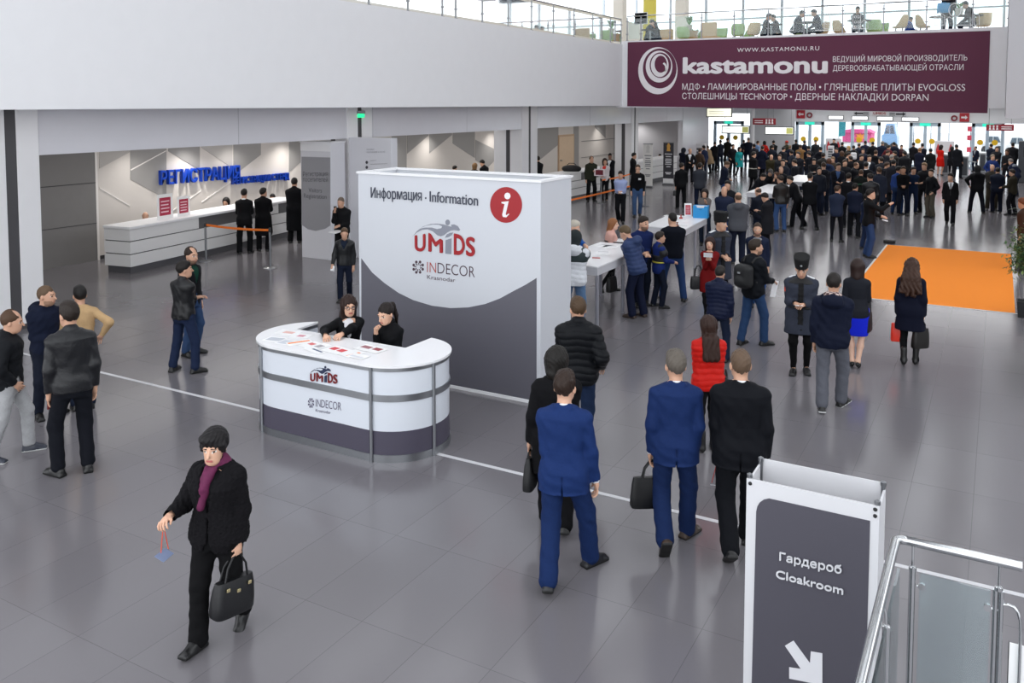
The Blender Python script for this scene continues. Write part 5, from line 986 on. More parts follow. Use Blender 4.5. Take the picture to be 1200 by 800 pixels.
# ------------------------------------------------------------------ cloakroom sign, rails
ZS = 1.9
def cloak_sign():
    ys = 4.76; f = lambda x, y: onY(x, y, ys); a, c = G(875, 560.3, ZS), G(1030.5, 594, ZS); ys = a[1]; x0, x1 = a[0], c[0]; yb = G(1050, 570, ZS)[1]
    r = empty('cloakroom_sign', ((x0+x1)/2, ys, 0), 0, 'tall white and grey cloakroom sign with an arrow in the lower right', 'sign'); T = Matrix.Translation((-(x0+x1)/2, -ys, 0)); m = mat('white_fabric', 'cfcfd2', .7, var=.02, bscale=3)
    def part(nm, m, q): p = q.build(nm, m, r); p.matrix_parent_inverse = T
    for nm, lo, hi in (('front_panel', (x0, ys, 0), (x1, ys+.012, ZS)), ('back_panel', (x0+.015, yb-.012, 0), (x1-.015, yb, ZS+.01)), ('side_panel', (x1-.012, ys+.012, .0), (x1, yb-.012, ZS-.02)), ('side_panel', (x0, ys+.012, .0), (x0+.012, yb-.012, ZS-.02))): q = MB(); q.box(lo, hi); part(nm, m, q)
    for x in (x0+.012, x1-.012):
        for y in (ys+.02, yb-.02): q = MB(); q.tube([(x, y, 0), (x, y, ZS+.012)], .012, 10); q.lathe([(0, 0), (.016, 0), (.016, .02), (0, .03)], 10, (x, y, ZS)); part('corner_clip', SIL, q)
    q = MB()
    for x, z in ((x0+.02, ZS-.025), (x1-.02, ZS-.02), (x1-.02, ZS-.055)): q.lathe([(0, 0), (.011, 0), (.009, .006), (0, .007)], 12); q.v[-1] = q.v[-1]@rx(math.pi/2).T+A(x, ys, z)
    part('rivet', BLK, q)
    fg = lambda x, y: onY(860+x*.33763, 530+y*.3375, ys)
    pts = [fg(473, 237), fg(140, 163), fg(122, 159), fg(104, 163), fg(90, 173), fg(82, 186), fg(78, 204), fg(60, 800)]; q = MB(); q.prism([(p[0], p[2]) for p in pts][:7]+[(pts[7][0], .25), (pts[0][0], .25)], 0, .004, M=(np.stack([BX, BZ, -BY], 1), (0, ys, 0))); part('grey_print', mat('sign_grey', '484650', .6), q)
    LM = mat('sign_letters', 'd9d9dd', .6)
    for s, pl, pr in (('Гардероб', (160, 370), (375, 417)), ('Cloakroom', (148, 430), (381, 489))): q = MB(); ptxt(q, s, fg, pl, pr, .046, bold=.012, depth=.008); part('lettering', LM, q)
    q = MB(); pts = [fg(x, y)-BY*.008 for x, y in ((178, 668), (208, 650), (265, 728), (268, 687), (308, 694), (308, 805), (193, 782), (193, 742), (233, 748))]; q.add(pts, [tuple(range(8, -1, -1))]); part('arrow', LM, q)
cloak_sign()
ZR = 2.0
def landing():
    a, c = G(1050, 630, ZR), G(1196, 655, ZR); y0 = a[1]
    st_b = MB(); st_b.box((a[0]-.25, -.6, .0), (2.6, y0+.12, .93), 0); st_b.box((a[0]-.25, -.6, .93), (2.6, y0+.14, .96), 1); st(st_b.build('stair_landing', [WH, mat('landing_stone', '8a888c', .3)]))
    r = empty('handrail', (a[0], y0, .96), 0, 'chrome handrail with glass panels at the lower right corner', 'railing'); T = Matrix.Translation((-a[0], -y0, -.96))
    def part(nm, m, q, par=None, sm=True): p = q.build(nm, m, par or r, sm); p.matrix_parent_inverse = T; return p
    rr = .021; q = MB(); cor = [(a[0], y0-.05*k, ZR) for k in range(90, 1, -1)]+[(a[0]+.1*(1-math.cos(t))*.45, y0-.1*.45*(1-math.sin(t)) if False else y0-.045+.045*math.sin(t), ZR) for t in np.linspace(0, math.pi/2, 9)]+[(a[0]+.05+.04*k, y0, ZR) for k in range(0, 40) if a[0]+.05+.04*k < c[0]]
    q.tube(cor, rr, 16); q.lathe([(0, 0), (rr*1.05, 0), (rr*1.05, .012), (0, .014)], 16); q.v[-1] = q.v[-1]@ry(math.pi/2).T+A(cor[-1][0], y0, ZR); part('rail_tube', CH, q)
    P1x, P2x = G(1067, 652, ZR)[0], G(1171, 672, ZR-.05)[0]
    def post(x, y, two=False):
        q = MB()
        for d in ((-.011, .011) if two else (0,)): q.tube([(x+d, y, .96), (x+d, y, ZR-.13)], .011 if two else .014, 14)
        q.lathe([(0, ZR-.13), (.017, ZR-.13), (.017, ZR-.115), (0, ZR-.11)], 14, (x, y, 0)); q.lathe([(0, 0), (.05, 0), (.05, .012), (0, .014)], 16, (x, y, .96)); part('post', CH, q)
        q = MB(); q.tube([(x, y, ZR-.12), (x, y, ZR-.06), (x, y, ZR)] if x > a[0]+.02 else [(x, y, ZR-.12), (x-.003, y, ZR-.06), (a[0], y, ZR-.01)], .006, 8); part('pin', CH, q)
    post(P1x+.0, y0-.005); post(P2x, y0, True); post(a[0]+.02, y0-.55); post(a[0]+.02, y0-1.4)
    q = MB(); q.box((P1x+.03, y0-.006, 1.0), (P2x-.03, y0+.006, ZR-.14)); part('glass_panel', glass('rail_glass', (.88, .94, .95), .045), q, sm=False)
    q = MB(); q.box((a[0]+.012, y0-1.5, 1.0), (a[0]+.024, y0-.04, ZR-.12), 0); part('glass_panel', glass('rail_glass', (.88, .94, .95), .045), q, sm=False)
    for x, z in ((P1x+.04, ZR-.2), (P2x-.04, ZR-.22)): q = MB(); q.tube([(x-.02 if x < P2x-.05 else x+.04, y0, z), (x+.0, y0-.0, z)], .006, 8); q.lathe([(0, -.008), (.016, -.008), (.016, .008), (0, .008)], 14); q.v[-1] = q.v[-1]@rx(math.pi/2).T+A(x, y0, z); part('glass_clamp', CH, q)
    h0 = onY(1175, 708, y0); q = MB(); pts = [h0+A(0, 0, 0)]+[onY(x, y, y0) for x, y in ((1182, 708.5), (1188, 711), (1193, 717), (1195.5, 727), (1196, 740), (1195, 770))]; pts.append(A(pts[-1][0], y0, .96)); q.tube(pts, .007, 10); part('hoop', CH, q)
    g0 = onY(1183, 752, y0+.02); q = MB(); q.box((g0[0], y0+.012, 1.05), (g0[0]+.2, y0+.02, g0[2])); q.box((g0[0]-.004, y0+.012, 1.05), (g0[0], y0+.022, g0[2]+.004), 1); part('notice_plate', [PAP, BLK], q, sm=False)
landing()
# ------------------------------------------------------------------ orange carpet, plants, machine
b = MB(); cx0, cy0, cy1 = -2.66, 18.84, 26.25; r = empty('carpet', (cx0, cy0, 0), 0, 'large bright orange carpet laid on the grey floor', 'carpet'); b.box((0, 0, .0), (3.02, cy1-cy0, .010)); b.build('pile', mat('orange_carpet', 'f58a1e', .95, bump=.3, bscale=300), r); b = MB()
for lo, hi in (((-.05, -.05, 0), (3.07, 0, .006)), ((-.05, cy1-cy0, 0), (3.07, cy1-cy0+.05, .006)), ((-.05, 0, 0), (0, cy1-cy0, .006))): b.box(lo, hi)
b.build('edging', mat('pale_edging', 'd9d6d2', .5), r)
p = G(1043, 286); b = MB(); b.box((p[0]-.2, p[1]+.12, 0), (p[0]+.12, p[1]+.3, .09), 0, .02); b.box((p[0]-.14, p[1]+.08, .02), (p[0]+.06, p[1]+.14, .06), 0, .01); tag(b.build('floor_socket', BLK), 'small black box on the floor at the far left carpet corner', 'floor box')
def ficus():
    p = G(1203, 371); r = empty('potted_ficus', p, 0, 'leafy green ficus in a black square pot at the right edge of the carpet', 'plant'); rd = random.Random(3)
    b = MB(); w = .17; b.add([(-w*.85, -w*.85, 0), (w*.85, -w*.85, 0), (w*.85, w*.85, 0), (-w*.85, w*.85, 0), (-w, -w, .3), (w, -w, .3), (w, w, .3), (-w, w, .3), (-w*.88, -w*.88, .3), (w*.88, -w*.88, .3), (w*.88, w*.88, .3), (-w*.88, w*.88, .3), (-w*.85, -w*.85, .26), (w*.85, -w*.85, .26), (w*.85, w*.85, .26), (-w*.85, w*.85, .26)],
          [(3, 2, 1, 0), (0, 1, 5, 4), (1, 2, 6, 5), (2, 3, 7, 6), (3, 0, 4, 7), (4, 5, 9, 8), (5, 6, 10, 9), (6, 7, 11, 10), (7, 4, 8, 11), (8, 9, 13, 12), (9, 10, 14, 13), (10, 11, 15, 14), (11, 8, 12, 15), (12, 13, 14, 15)]); b.build('pot', BLK, r)
    b = MB(); b.tube([(0, 0, .25), (.02, .01, .6), (-.01, .0, .9), (.0, .02, 1.3)], [.022, .018, .015, .008], 10)
    tips = []
    for k in range(16):
        z = .75+.04*k; a = k*2.4; L = .22+.08*rd.random(); q = [(0, 0, z), (math.cos(a)*L*.5, math.sin(a)*L*.5, z+.12), (math.cos(a)*L, math.sin(a)*L, z+.12+.1*rd.random())]; b.tube(q, [.008, .006, .003], 6); tips += q[1:]
    b.build('trunk', mat('bark', '5a4a38', .9), r); b = MB()
    for k in range(1100):
        t = rd.choice(tips); c = np.array(t)+np.array([rd.gauss(0, .085), rd.gauss(0, .085), rd.gauss(-.02, .10)]); M = rz(rd.uniform(0, 6.3))@rx(rd.uniform(-1.1, .5)); s = rd.uniform(.8, 1.25)
        b.add([c+M@(A(x, y, z)*s) for x, y, z in ((0, 0, 0), (.016, .025, .004), (.013, .055, 0), (0, .08, -.012), (-.013, .055, 0), (-.016, .025, .004), (0, .04, -.004))], [(0, 1, 6), (1, 2, 6), (2, 3, 6), (3, 4, 6), (4, 5, 6), (5, 0, 6)], rd.randrange(3))
    b.build('foliage', [mat('leaf_dark', '22401f', .4), mat('leaf_mid', '3a5c2a', .4), mat('leaf_pale', '6f8440', .45)], r)
ficus()
def palm():
    p = A(.80, 26.9, 0); r = empty('potted_palm', p, 0, 'dark green palm plant in a grey pot beyond the ficus at the picture edge', 'plant'); rd = random.Random(8); b = MB(); b.lathe([(0, 0), (.2, 0), (.26, .4), (.23, .4), (.22, .36), (0, .36)], 20); b.build('pot', mat('grey_pot', '6a6a6c', .6), r, True); b = MB(); b.tube([(0, 0, .34), (0, 0, .9)], .03, 8); b.build('trunk', mat('bark', '5a4a38', .9), r); b = MB()
    for k in range(34):
        a = k*2.4; L = .35+.35*rd.random(); z0 = .55+.5*rd.random(); pts = [A(math.cos(a)*L*t, math.sin(a)*L*t, z0+L*.9*t-L*.75*t*t) for t in np.linspace(0, 1, 7)]
        for i in range(6):
            w = .05*math.sin(math.pi*(i+.6)/6.6); w2 = .05*math.sin(math.pi*(i+1.6)/6.6) if i < 5 else .004; n = A(-math.sin(a), math.cos(a), 0); b.add([pts[i]-n*w, pts[i]+n*w, pts[i+1]+n*w2, pts[i+1]-n*w2], [(0, 1, 2, 3)], k % 2)
    b.build('foliage', [mat('palm_dark', '1f3a20', .5), mat('palm_mid', '2f4f2a', .5)], r)
palm()
def kiosk():
    p = G(1192.5, 214)*A(1, 1, 0)+A(0, 0, 0); r = empty('ticket_machine', (p[0]+.45, p[1], 0), 0, 'tall dark grey terminal with a pale label at the right edge before the doors', 'machine'); b = MB(); b.box((-.45, 0, 0), (.45, .5, 2.1), 0, .03); b.build('cabinet', mat('terminal_grey', '3d4046', .4), r); b = MB(); b.box((-.25, -.01, 1.3), (.3, 0, 1.8)); b.build('screen', mat('terminal_screen', '23262c', .1), r); b = MB(); b.box((-.1, -.008, 1.86), (.25, 0, 1.98)); b.build('label', PAP, r)
kiosk()
# ------------------------------------------------------------------ hanging signs, light boxes and boards before the doors
def hang_sign(pl, pr, yt, yb, Y, label, build, name='hanging_sign', drop=True, th=.08):
    a, c = onY(pl, yb, Y), onY(pr, yt, Y); w, h = c[0]-a[0], c[2]-a[2]; r = empty(name, ((a[0]+c[0])/2, Y, a[2]), 0, label, 'sign'); build(r, w, h, th)
    if not drop and Y > 59:
        b = MB(); b.box((-w*.2, th-.005, h*.3), (w*.2, 59.605-Y, h*.7)); b.build('bracket', SIL, r)
    if (drop or Y < 50) and c[2] < 3.9:
        for x in (-w*.4, w*.4): b = MB(); b.tube([(x, th/2, h), (x, th/2, 3.96-a[2])], .012, 6); b.build('hanger', SIL, r)
def redsign(left):
    def f(r, w, h, th):
        b = MB(); b.box((-w/2, 0, 0), (w/2, th, h), 0, .01); b.build('plate', mat('sign_dark_red', '8c1626', .5), r); b = MB(); s = 1 if left else -1
        for k in range(2): b.box((-s*w*.42, -.006, h*(.55-.3*k)), (-s*w*.05, 0, h*(.68-.3*k)))
        for k in range(3): x = s*w*(.10+.13*k); b.lathe([(0, 0), (h*.14, 0), (h*.14, .006), (0, .006)], 10); b.v[-1] = b.v[-1]@rx(math.pi/2).T+A(x, 0, h*.72); b.prism([(x-h*.16, h*.15), (x+h*.16, h*.15), (x+h*.08, h*.55), (x-h*.08, h*.55)], 0, .006, M=(np.stack([BX, BZ, -BY], 1), (0, 0, 0)))
        b.build('pictograms', LET, r)
    return f
def lightbox(col='f6f8f4', s=1.1, stripe=None):
    def f(r, w, h, th):
        b = MB(); e = min(.05, h*.12); b.box((-w/2, 0, 0), (w/2, th, h), 0, .008); b.build('frame', mat('lightbox_frame', '4a5052', .5), r); b = MB(); b.box((-w/2+e, -.012, e), (w/2-e, 0, h-e)); b.build('diffuser', emit('lit_panel', col, s), r)
        b = MB()
        for k in range(2): b.box((-w*.38, -.016, h*(.58-.22*k)), (w*.2, -.012, h*(.63-.22*k)))
        if stripe: b.box((w*.24, -.016, h*.15), (w*.46, -.012, h*.85), 1)
        b.build('print', [mat('faint_print', 'd4d8d2', .6), mat('yellow_print', 'e6e88a', .6)], r)
    return f
hang_sign(882, 909, 138.7, 146, 50, 'dark red pictogram sign hanging left of the entrance doors', redsign(True)); hang_sign(1155.5, 1188.5, 146, 153, 48, 'dark red pictogram sign hanging at the right before the doors', redsign(False))
hang_sign(845.5, 878.5, 147.3, 156.3, 48, 'white light box with a yellow end hanging at the left of the doors', lightbox(stripe=1)); hang_sign(896, 930.5, 148.5, 157.7, 48, 'white light box hanging right of the one with the yellow end', lightbox(stripe=1)); hang_sign(827.5, 858, 126, 137.3, 42, 'cream light box directly under the banner', lightbox('f2f0d8', .9))
for i, (a, c, t, bt) in enumerate([(970.5, 988.5, 135.3, 140), (998, 1017.3, 136, 140.8), (1027.2, 1046.6, 136.3, 141.6), (1056.5, 1077, 137.2, 142)]):
    hang_sign(a, c, t, bt, 59.515, ['small light box above the pink stall, first of the row over the doors', 'small light box second in the row over the doors, under the left black arrow board', 'small light box third in the row over the doors, under the red lettered board', 'small light box last in the row over the doors, under the right black arrow board'][i], lightbox('f8fafc', 1.1), drop=False)
def arrowsq(left):
    def f(r, w, h, th):
        b = MB(); b.box((-w/2, 0, 0), (w/2, th, h), 0, .01); b.build('plate', mat('sign_red', 'b3182a', .5), r); s = -1 if left else 1; b = MB()
        b.prism([(s*x*w, y*h) for x, y in ((.34, .5), (.08, .76), (.08, .6), (-.34, .6), (-.34, .4), (.08, .4), (.08, .24))][::s], 0, .006, M=(np.stack([BX, BZ, -BY], 1), (0, 0, 0))); b.build('arrow', LET, r)
        b = MB(); x = -s*w*1.05; b.tube([(x+h*.26*math.cos(t), -.005, h*.4+h*.26*math.sin(t)) for t in np.linspace(0, 2*math.pi, 25)[:-1]], h*.09, 8, closed=True); b.build('ring', mat('ring_red', '8a2a36', .5), r)
    return f
hang_sign(933.3, 943.3, 129, 138.6, 59.515, 'red square sign with a white arrow pointing left over the doors', arrowsq(True), drop=False); hang_sign(1124.3, 1136, 132.5, 142.6, 59.515, 'red square sign with a white arrow pointing right over the doors', arrowsq(False), drop=False)
def arrowboard(left):
    def f(r, w, h, th):
        b = MB(); b.box((-w/2, 0, 0), (w/2, th, h), 0, .01); b.build('plate', mat('board_white', 'd2d3d6', .5), r); s = -1 if left else 1; b = MB(); b.prism([(s*x*w, y*h) for x, y in ((.48, .5), (.3, .95), (.3, .68), (-.1, .68), (-.1, .32), (.3, .32), (.3, .05))][::s], 0, .006, M=(np.stack([BX, BZ, -BY], 1), (0, 0, 0)))
        for k in range(3): b.box((-.46*w if s > 0 else .1*w, -.006, h*(.66-.24*k)), (-.14*w if s > 0 else .44*w, 0, h*(.78-.24*k)))
        b.build('arrow', BLK, r)
    return f
def umboard(r, w, h, th):
    b = MB(); b.box((-w/2, 0, 0), (w/2, th, h), 0, .01); b.build('plate', mat('board_pale', 'e2dcdc', .5), r); b = MB(); text_into(b, 'UMIDS', (-w*.42, 0, h*.25), BX, BZ, w*.84, h*.55, bold=.03, depth=.006); b.build('lettering', REDP, r)
hang_sign(1000.3, 1019, 130.6, 135.2, 59.515, 'board with a black arrow pointing left above the doors', arrowboard(True), drop=False); hang_sign(1022, 1039.5, 130.4, 135.4, 59.515, 'pale board with red letters above the doors', umboard, drop=False); hang_sign(1041.5, 1062, 131, 136.3, 59.515, 'board with a black arrow pointing right above the doors', arrowboard(False), drop=False)
# turnstiles and display stands
def turnstile(px, yb, label, h=1.15):
    p = G(px, yb); r = empty('turnstile', p, 0, label, 'turnstile', 'turnstiles before the doors'); OBST.append((p[0]-.5, p[0]+.85, p[1]-.35, p[1]+1.55)); b = MB(); b.box((-.17, 0, 0), (.17, 1.2, h-.08), 0, .02); b.build('cabinet', mat('turnstile_grey', '9ea2a6', .35, .6), r); b = MB(); b.box((-.19, -.02, h-.08), (.19, 1.22, h), 0, .02); b.build('top', mat('turnstile_white', 'dfe2e4', .4), r); b = MB(); b.box((-.12, -.012, .1), (.12, 0, h-.12)); b.build('front_plate', mat('turnstile_dark', '3a3e44', .35), r)
    b = MB(); b.tube([(.17, .5, .85), (.55, .45, .8)], .02, 8); b.tube([(.17, .5, .85), (.3, .3, .55)], .02, 8); b.build('arm', SIL, r)
for px, yb, lb in ((964, 187.5, 'grey turnstile at the left, before the first pair of doors'), (1061.5, 202.5, 'turnstile with a white top behind the four men talking'), (1107.5, 204, 'turnstile beside the woman in the red dress'), (1130, 207.5, 'turnstile to the right of the couple in black'), (1151, 202, 'turnstile under the right-hand door, beside the man in a grey scarf'), (985.5, 190, 'turnstile half hidden by the crowd left of centre')): turnstile(px, yb, lb)
def stand(pl, pr, yb, yt, Y, label, kind):
    a, c = onY(pl, yb, Y), onY(pr, yt, Y); w, h = c[0]-a[0], c[2]; r = empty('display_stand', ((a[0]+c[0])/2, Y, 0), 0, label, 'display stand'); b = MB(); b.box((-w/2, 0, 0), (w/2, .35, h), 0, .02); b.build('panel', mat('stand_white', 'dcdadc', .5), r); b = MB()
    if kind == 'rack':
        for k in range(6): b.box((-w*.4, -.01, h*(.25+.11*k)), (w*.4, 0, h*(.32+.11*k)))
        b.build('pockets', mat('rack_dark', '55585c', .5), r)
    else:
        for k in (-1, 1): x = k*w*.33; b.prism([(x-.08, h*.55), (x+.08, h*.55), (x+.14, h*.75), (x, h*.92), (x-.1, h*.7)], 0, .01, M=(np.stack([BX, BZ, -BY], 1), (0, 0, 0)))
        b.build('red_figure', mat('red_figure', 'c03a40', .6), r)
stand(969.5, 976.5, 192, 171, 56.5, 'tall white leaflet rack beside the turnstiles', 'rack'); stand(967, 985, 190, 162.5, 58.8, 'white display stand with red figures inside the second door', 'fig'); stand(1094.5, 1118, 197, 165.5, 57.6, 'white display stand with red figures behind the woman in the red dress', 'fig')
stand(815, 826, 200, 168.5, 46.5, 'white framed rack standing at the end of the glossy wall', 'rack')
# gallery cafe: chairs and tables
ZG = 6.25
def cafe_chair(px, yt, Y, col, rot, label, grp):
    p = onY(px, 20, Y)*A(1, 1, 0)+A(0, 0, ZG); r = empty('cafe_chair', p, rot, label, 'chair', grp); m = mat('chair_shell', col, .45); b = MB(); N = 14; V = []; rows = [(.20, .44, 1.), (.25, .47, 1.), (.27, .60, .80), (.28, .74, .68), (.275, .86, .50)]
    for (rr_, z, sp) in rows:
        for k in range(N+1): a = -math.pi/2+(k/N-.5)*2*math.pi*sp*.62; V += [(rr_*math.cos(a), rr_*math.sin(a)*1.05, z)]
    F = [(i*(N+1)+k, i*(N+1)+k+1, (i+1)*(N+1)+k+1, (i+1)*(N+1)+k) for i in range(len(rows)-1) for k in range(N)]; b.add(V, F); V2 = np.array(V)*A(.93, .93, 1); b.add(V2, [f[::-1] for f in F]); b.build('backrest', m, r, True)
    b = MB(); b.lathe([(0, .40), (.2, .41), (.23, .44), (.22, .46), (0, .45)], 20); b.build('seat', m, r, True)
    for k in range(4): a = math.pi/4+k*math.pi/2; b = MB(); b.tube([(.14*math.cos(a), .14*math.sin(a), .42), (.22*math.cos(a), .22*math.sin(a), 0)], .014, 8); b.build('leg', SIL, r)
def cafe_table(px, Y, label, col='2c2624'):
    p = onY(px, 20, Y)*A(1, 1, 0)+A(0, 0, ZG); r = empty('cafe_table', p, 0, label, 'table', 'tables of the gallery cafe'); b = MB(); b.lathe([(0, .72), (.40, .72), (.41, .735), (.40, .75), (0, .75)], 28); b.build('tabletop', mat('table_dark', col, .4), r, True); b = MB(); b.tube([(0, 0, .02), (0, 0, .72)], .035, 10); b.lathe([(0, 0), (.26, 0), (.26, .015), (.05, .04), (0, .04)], 24); b.build('pedestal', SIL, r, True)
GRN, BEI = 'a9c98a', 'd9bd95'
for px, Y, c, rot, lb in ((865, 34.2, GRN, .4, 'green shell chair left of the seated pair in the gallery cafe'), (877, 36, GRN, 2.4, 'green shell chair just behind the seated pair in the gallery cafe'), (938, 35.4, GRN, -.5, 'green shell chair between the two leaning men in the gallery cafe'), (1024, 35.0, GRN, .2, 'broad green shell chair above the middle of the banner'), (1033, 36.2, GRN, 2.6, 'green shell chair behind the broad green one in the cafe'), (801, 34.4, GRN, 0, 'green shell chair beside the leafy pot plants in the cafe'), (822, 36.4, GRN, 1.2, 'green shell chair under a pot plant at the left of the cafe'), (845, 35.4, GRN, 3, 'green shell chair farther back near the light blue column'),
                       (883, 34.0, BEI, .8, 'beige shell chair next to the seated pair in the cafe'), (963, 34.9, BEI, 1.5, 'beige shell chair under the man leaning left in the cafe'), (985, 34.6, BEI, -1, 'beige shell chair left of the lone diner in the cafe'), (1054, 33.5, BEI, 1.6, 'beige chair beside the child in blue in the cafe'), (1083, 33.8, BEI, -1.6, 'tall beige chair left of the person with the blue bag'), (1152, 34.2, BEI, .5, 'beige chair at the far right end of the cafe')): cafe_chair(px, 20, Y, c, rot, lb, ('green' if c == GRN else 'beige')+' chairs of the gallery cafe')
for px, Y, lb in ((904, 33.6, 'dark round table of the seated pair in the cafe'), (946, 33.4, 'dark round table between the two men leaning towards each other in the cafe'), (1007, 33.5, 'dark round table of the lone diner in the cafe'), (1104, 33.5, 'dark round table under the person with the blue bag'), (1137, 33.5, 'dark round table at the right end of the cafe'), (762, 33.6, 'dark round table left end of the cafe by the yellow banner')): cafe_table(px, Y, lb)
def potplant(px, Y, z, h, label):
    p = onY(px, 20, Y)*A(1, 1, 0)+A(0, 0, z); r = empty('potted_plant', p, 0, label, 'plant'); rd = random.Random(int(px)); b = MB(); b.lathe([(0, 0), (.10, 0), (.14, .25), (.12, .25), (0, .22)], 16); b.build('pot', mat('pale_pot', 'd8d4cc', .6), r, True); b = MB()
    for k in range(60):
        a = rd.uniform(0, 6.3); L = h*rd.uniform(.4, 1); n = A(-math.sin(a), math.cos(a), 0)*.04; q = A(math.cos(a)*L*.25, math.sin(a)*L*.25, .22+L*.6); t = A(math.cos(a)*L*.5, math.sin(a)*L*.5, .22+L*.75); b.add([A(0, 0, .2), q-n, t, q+n], [(0, 1, 2, 3)])
    b.build('foliage', mat('fresh_green', '5f9a4a', .5), r)
potplant(808, 35, ZG+.75, .55, 'bright green pot plant standing on the cafe planter at left'); potplant(814, 36, ZG+.2, .7, 'leafy pot plant right of the bright green one in the cafe'); potplant(842, 37, ZG+.1, .6, 'small pot plant near the light blue column in the cafe'); potplant(1124, 33.5, ZG+.75, .3, 'little green plant on the table at the right of the cafe')
for x0_, x1_, Y, lb in ((773, 792, 36.8, 'beige upholstered bench in the left part of the cafe'), (824, 843, 34.6, 'tan upholstered bench in front of the green chairs in the cafe')):
    a, c = onY(x0_, 20, Y), onY(x1_, 20, Y); w = c[0]-a[0]; r = empty('bench', ((a[0]+c[0])/2, Y, ZG), 0, lb, 'bench'); m = mat('bench_cloth', 'd3b48e', .8)
    b = MB(); b.box((-w/2, -.3, .1), (w/2, .3, .45), 0, .04); b.build('seat', m, r); b = MB(); b.box((-w/2, -.36, .1), (w/2, -.26, 1.0), 0, .04); b.build('backrest', m, r)
    for x in (-w*.4, w*.4): b = MB(); b.box((x-.03, -.25, 0), (x+.03, .25, .1)); b.build('leg', SIL, r)
b = MB(); a = onY(790, 40, 34.6)
p = onY(808, 20, 35); b.box((p[0]-.3, 34.8, ZG), (p[0]+.3, 35.2, ZG+.75), 0, .01); b.box((p[0]-.33, 34.77, ZG+.7), (p[0]+.33, 35.23, ZG+.75), 0, .005); tag(b.build('planter', mat('planter_wood', 'b89a72', .6)), 'wooden planter box under the bright green plant in the cafe', 'planter')
# ------------------------------------------------------------------ things people carry
def hgt(pos, hy):
    lo, hi = .8, 2.6
    for _ in range(40): m = (lo+hi)/2; lo, hi = (m, hi) if proj(A(*pos)+A(0, 0, m))[1] > hy else (lo, m)
    return lo
PLACED = []
def P(px, fy, hy, f, label, top, bot, h=None, free=True, **k):
    """px, hy: crown of the head in the picture; fy: floor line of the feet (None = stands h metres tall, kept clear of the others)"""
    ln = R(k.get('lean', 0))
    def spot(hh):
        q = G(px, hy, hh*(.53+.47*math.cos(ln))*.995); dv = q[:2]/np.linalg.norm(q[:2]); a = math.atan2(dv[1], dv[0])-R(f); return A(q[0]-math.cos(a)*.74*math.sin(ln), q[1]-math.sin(a)*.74*math.sin(ln), 0)
    if fy is None:
        h = h or 1.76; best = None
        for dh in ((0, .02, -.02, .04, -.04, .06, -.06, .08, -.08, .10, -.10, .12, -.12, .15, -.15) if free else (0,)):
            pos = spot(h+dh); m = min([np.linalg.norm(pos-q) for q in PLACED] or [9]); m = 0 if free and any(a < pos[0] < b and c < pos[1] < d for a, b, c, d in OBST) else m
            if best is None or m > best[0]+.05: best = (m, pos, h+dh)
            if m > .58: break
        _, pos, h = best
    else: pos = at_foot(px, fy); h = h or min(max(hgt(pos, hy), 1.5), 1.98)
    PLACED.append(pos); return person(label, pos, h, f, top, bot, **k)
def bag(grip, yaw, w, h, d, col, label, drop=.16, cat='bag', rough=.4, hw=.10, tilt=0, studs=0, name='handbag', slack=0.):
    grip = A(*grip); r = empty(name, grip, yaw, label, cat); m = mat('bag_leather', col, rough, bump=.15, bscale=90); M = ry(tilt); N = 18; V = []; F = []
    for k, (z, sx, sy) in enumerate(((0, .94, .9), (.02, 1, 1), (h*.35, 1.0, 1.0), (h*.75, .97, .8), (h, .92, .45))):
        for j in range(N): a = 2*math.pi*j/N; c_, s_ = math.cos(a), math.sin(a); V.append(M@A(np.sign(c_)*abs(c_)**.4*w/2*sx, np.sign(s_)*abs(s_)**.5*d/2*sy, z-h-drop))
    for i in range(4): F += [(i*N+j, i*N+(j+1) % N, (i+1)*N+(j+1) % N, (i+1)*N+j) for j in range(N)]
    b = MB(); b.add(V, F+[tuple(range(N-1, -1, -1)), tuple(range(4*N, 5*N))]); b.build('bag_body', m, r, True)
    for s in (-1, 1):
        b = MB(); b.tube([M@A(-hw, s*d*.2, -drop-.01), M@A(-hw*.8, s*d*.15, -drop*.45), M@A(-hw*.3, s*.012, -.004), A(0, s*.010, 0), M@A(hw*.3, s*.012, -.004), M@A(hw*.8, s*d*.15, -drop*.45), M@A(hw, s*d*.2, -drop-.01)], .008, 8); b.build('handle', m, r, True)
    if studs:
        for x in (-w*.28, 0, w*.28): b = MB(); b.box((x-.014, -.006, -.012), (x+.014, .006, .012), 0, .003, M=(M, M@A(0, -d*.44, -drop-h*.17-(.03 if x == 0 else 0)))); b.box((x-.014, -.006, -.012), (x+.014, .006, .012), 0, .003, M=(M, M@A(0, d*.44, -drop-h*.17-(.03 if x == 0 else 0)))); b.build('buckle', mat('pale_gold', 'd8c89a', .3, .9), r)
    return r
def plate(p, u, v, w, h, label, name='sheet_of_paper', cat='paper', col='f0f0f2', t=.004, col2=None):
    """flat sheet centred at p with edge directions u, v"""
    u = np.asarray(u, float)/np.linalg.norm(u); v = np.asarray(v, float); v = v-u*(u@v); v /= np.linalg.norm(v); n = np.cross(u, v); b = MB(); M = (np.stack([u, v, n], 1), A(*p)); b.box((-w/2, -h/2, -t/2), (w/2, h/2, t/2), 0, M=M)
    if col2: b.box((-w*.36, -h*.36, t/2), (w*.36, h*.36, t/2+.0006), 1, M=M)
    o = b.build(name, [mat('sheet_'+name, col, .5), mat('sheet_print', col2 or 'b0b0b8', .4)]); return tag(o, label, cat)
def hold(i, k, w, h, label, off=(0, 0, 0), **kw):
    """something flat held in hand k"""
    d, n = i['hdir'][k], i['hn'][k]; return plate(i['grip'][k]+A(*off), np.cross(d, BZ) if abs(d[2]) < .9 else i['rgt'], d, w, h, label, **kw)
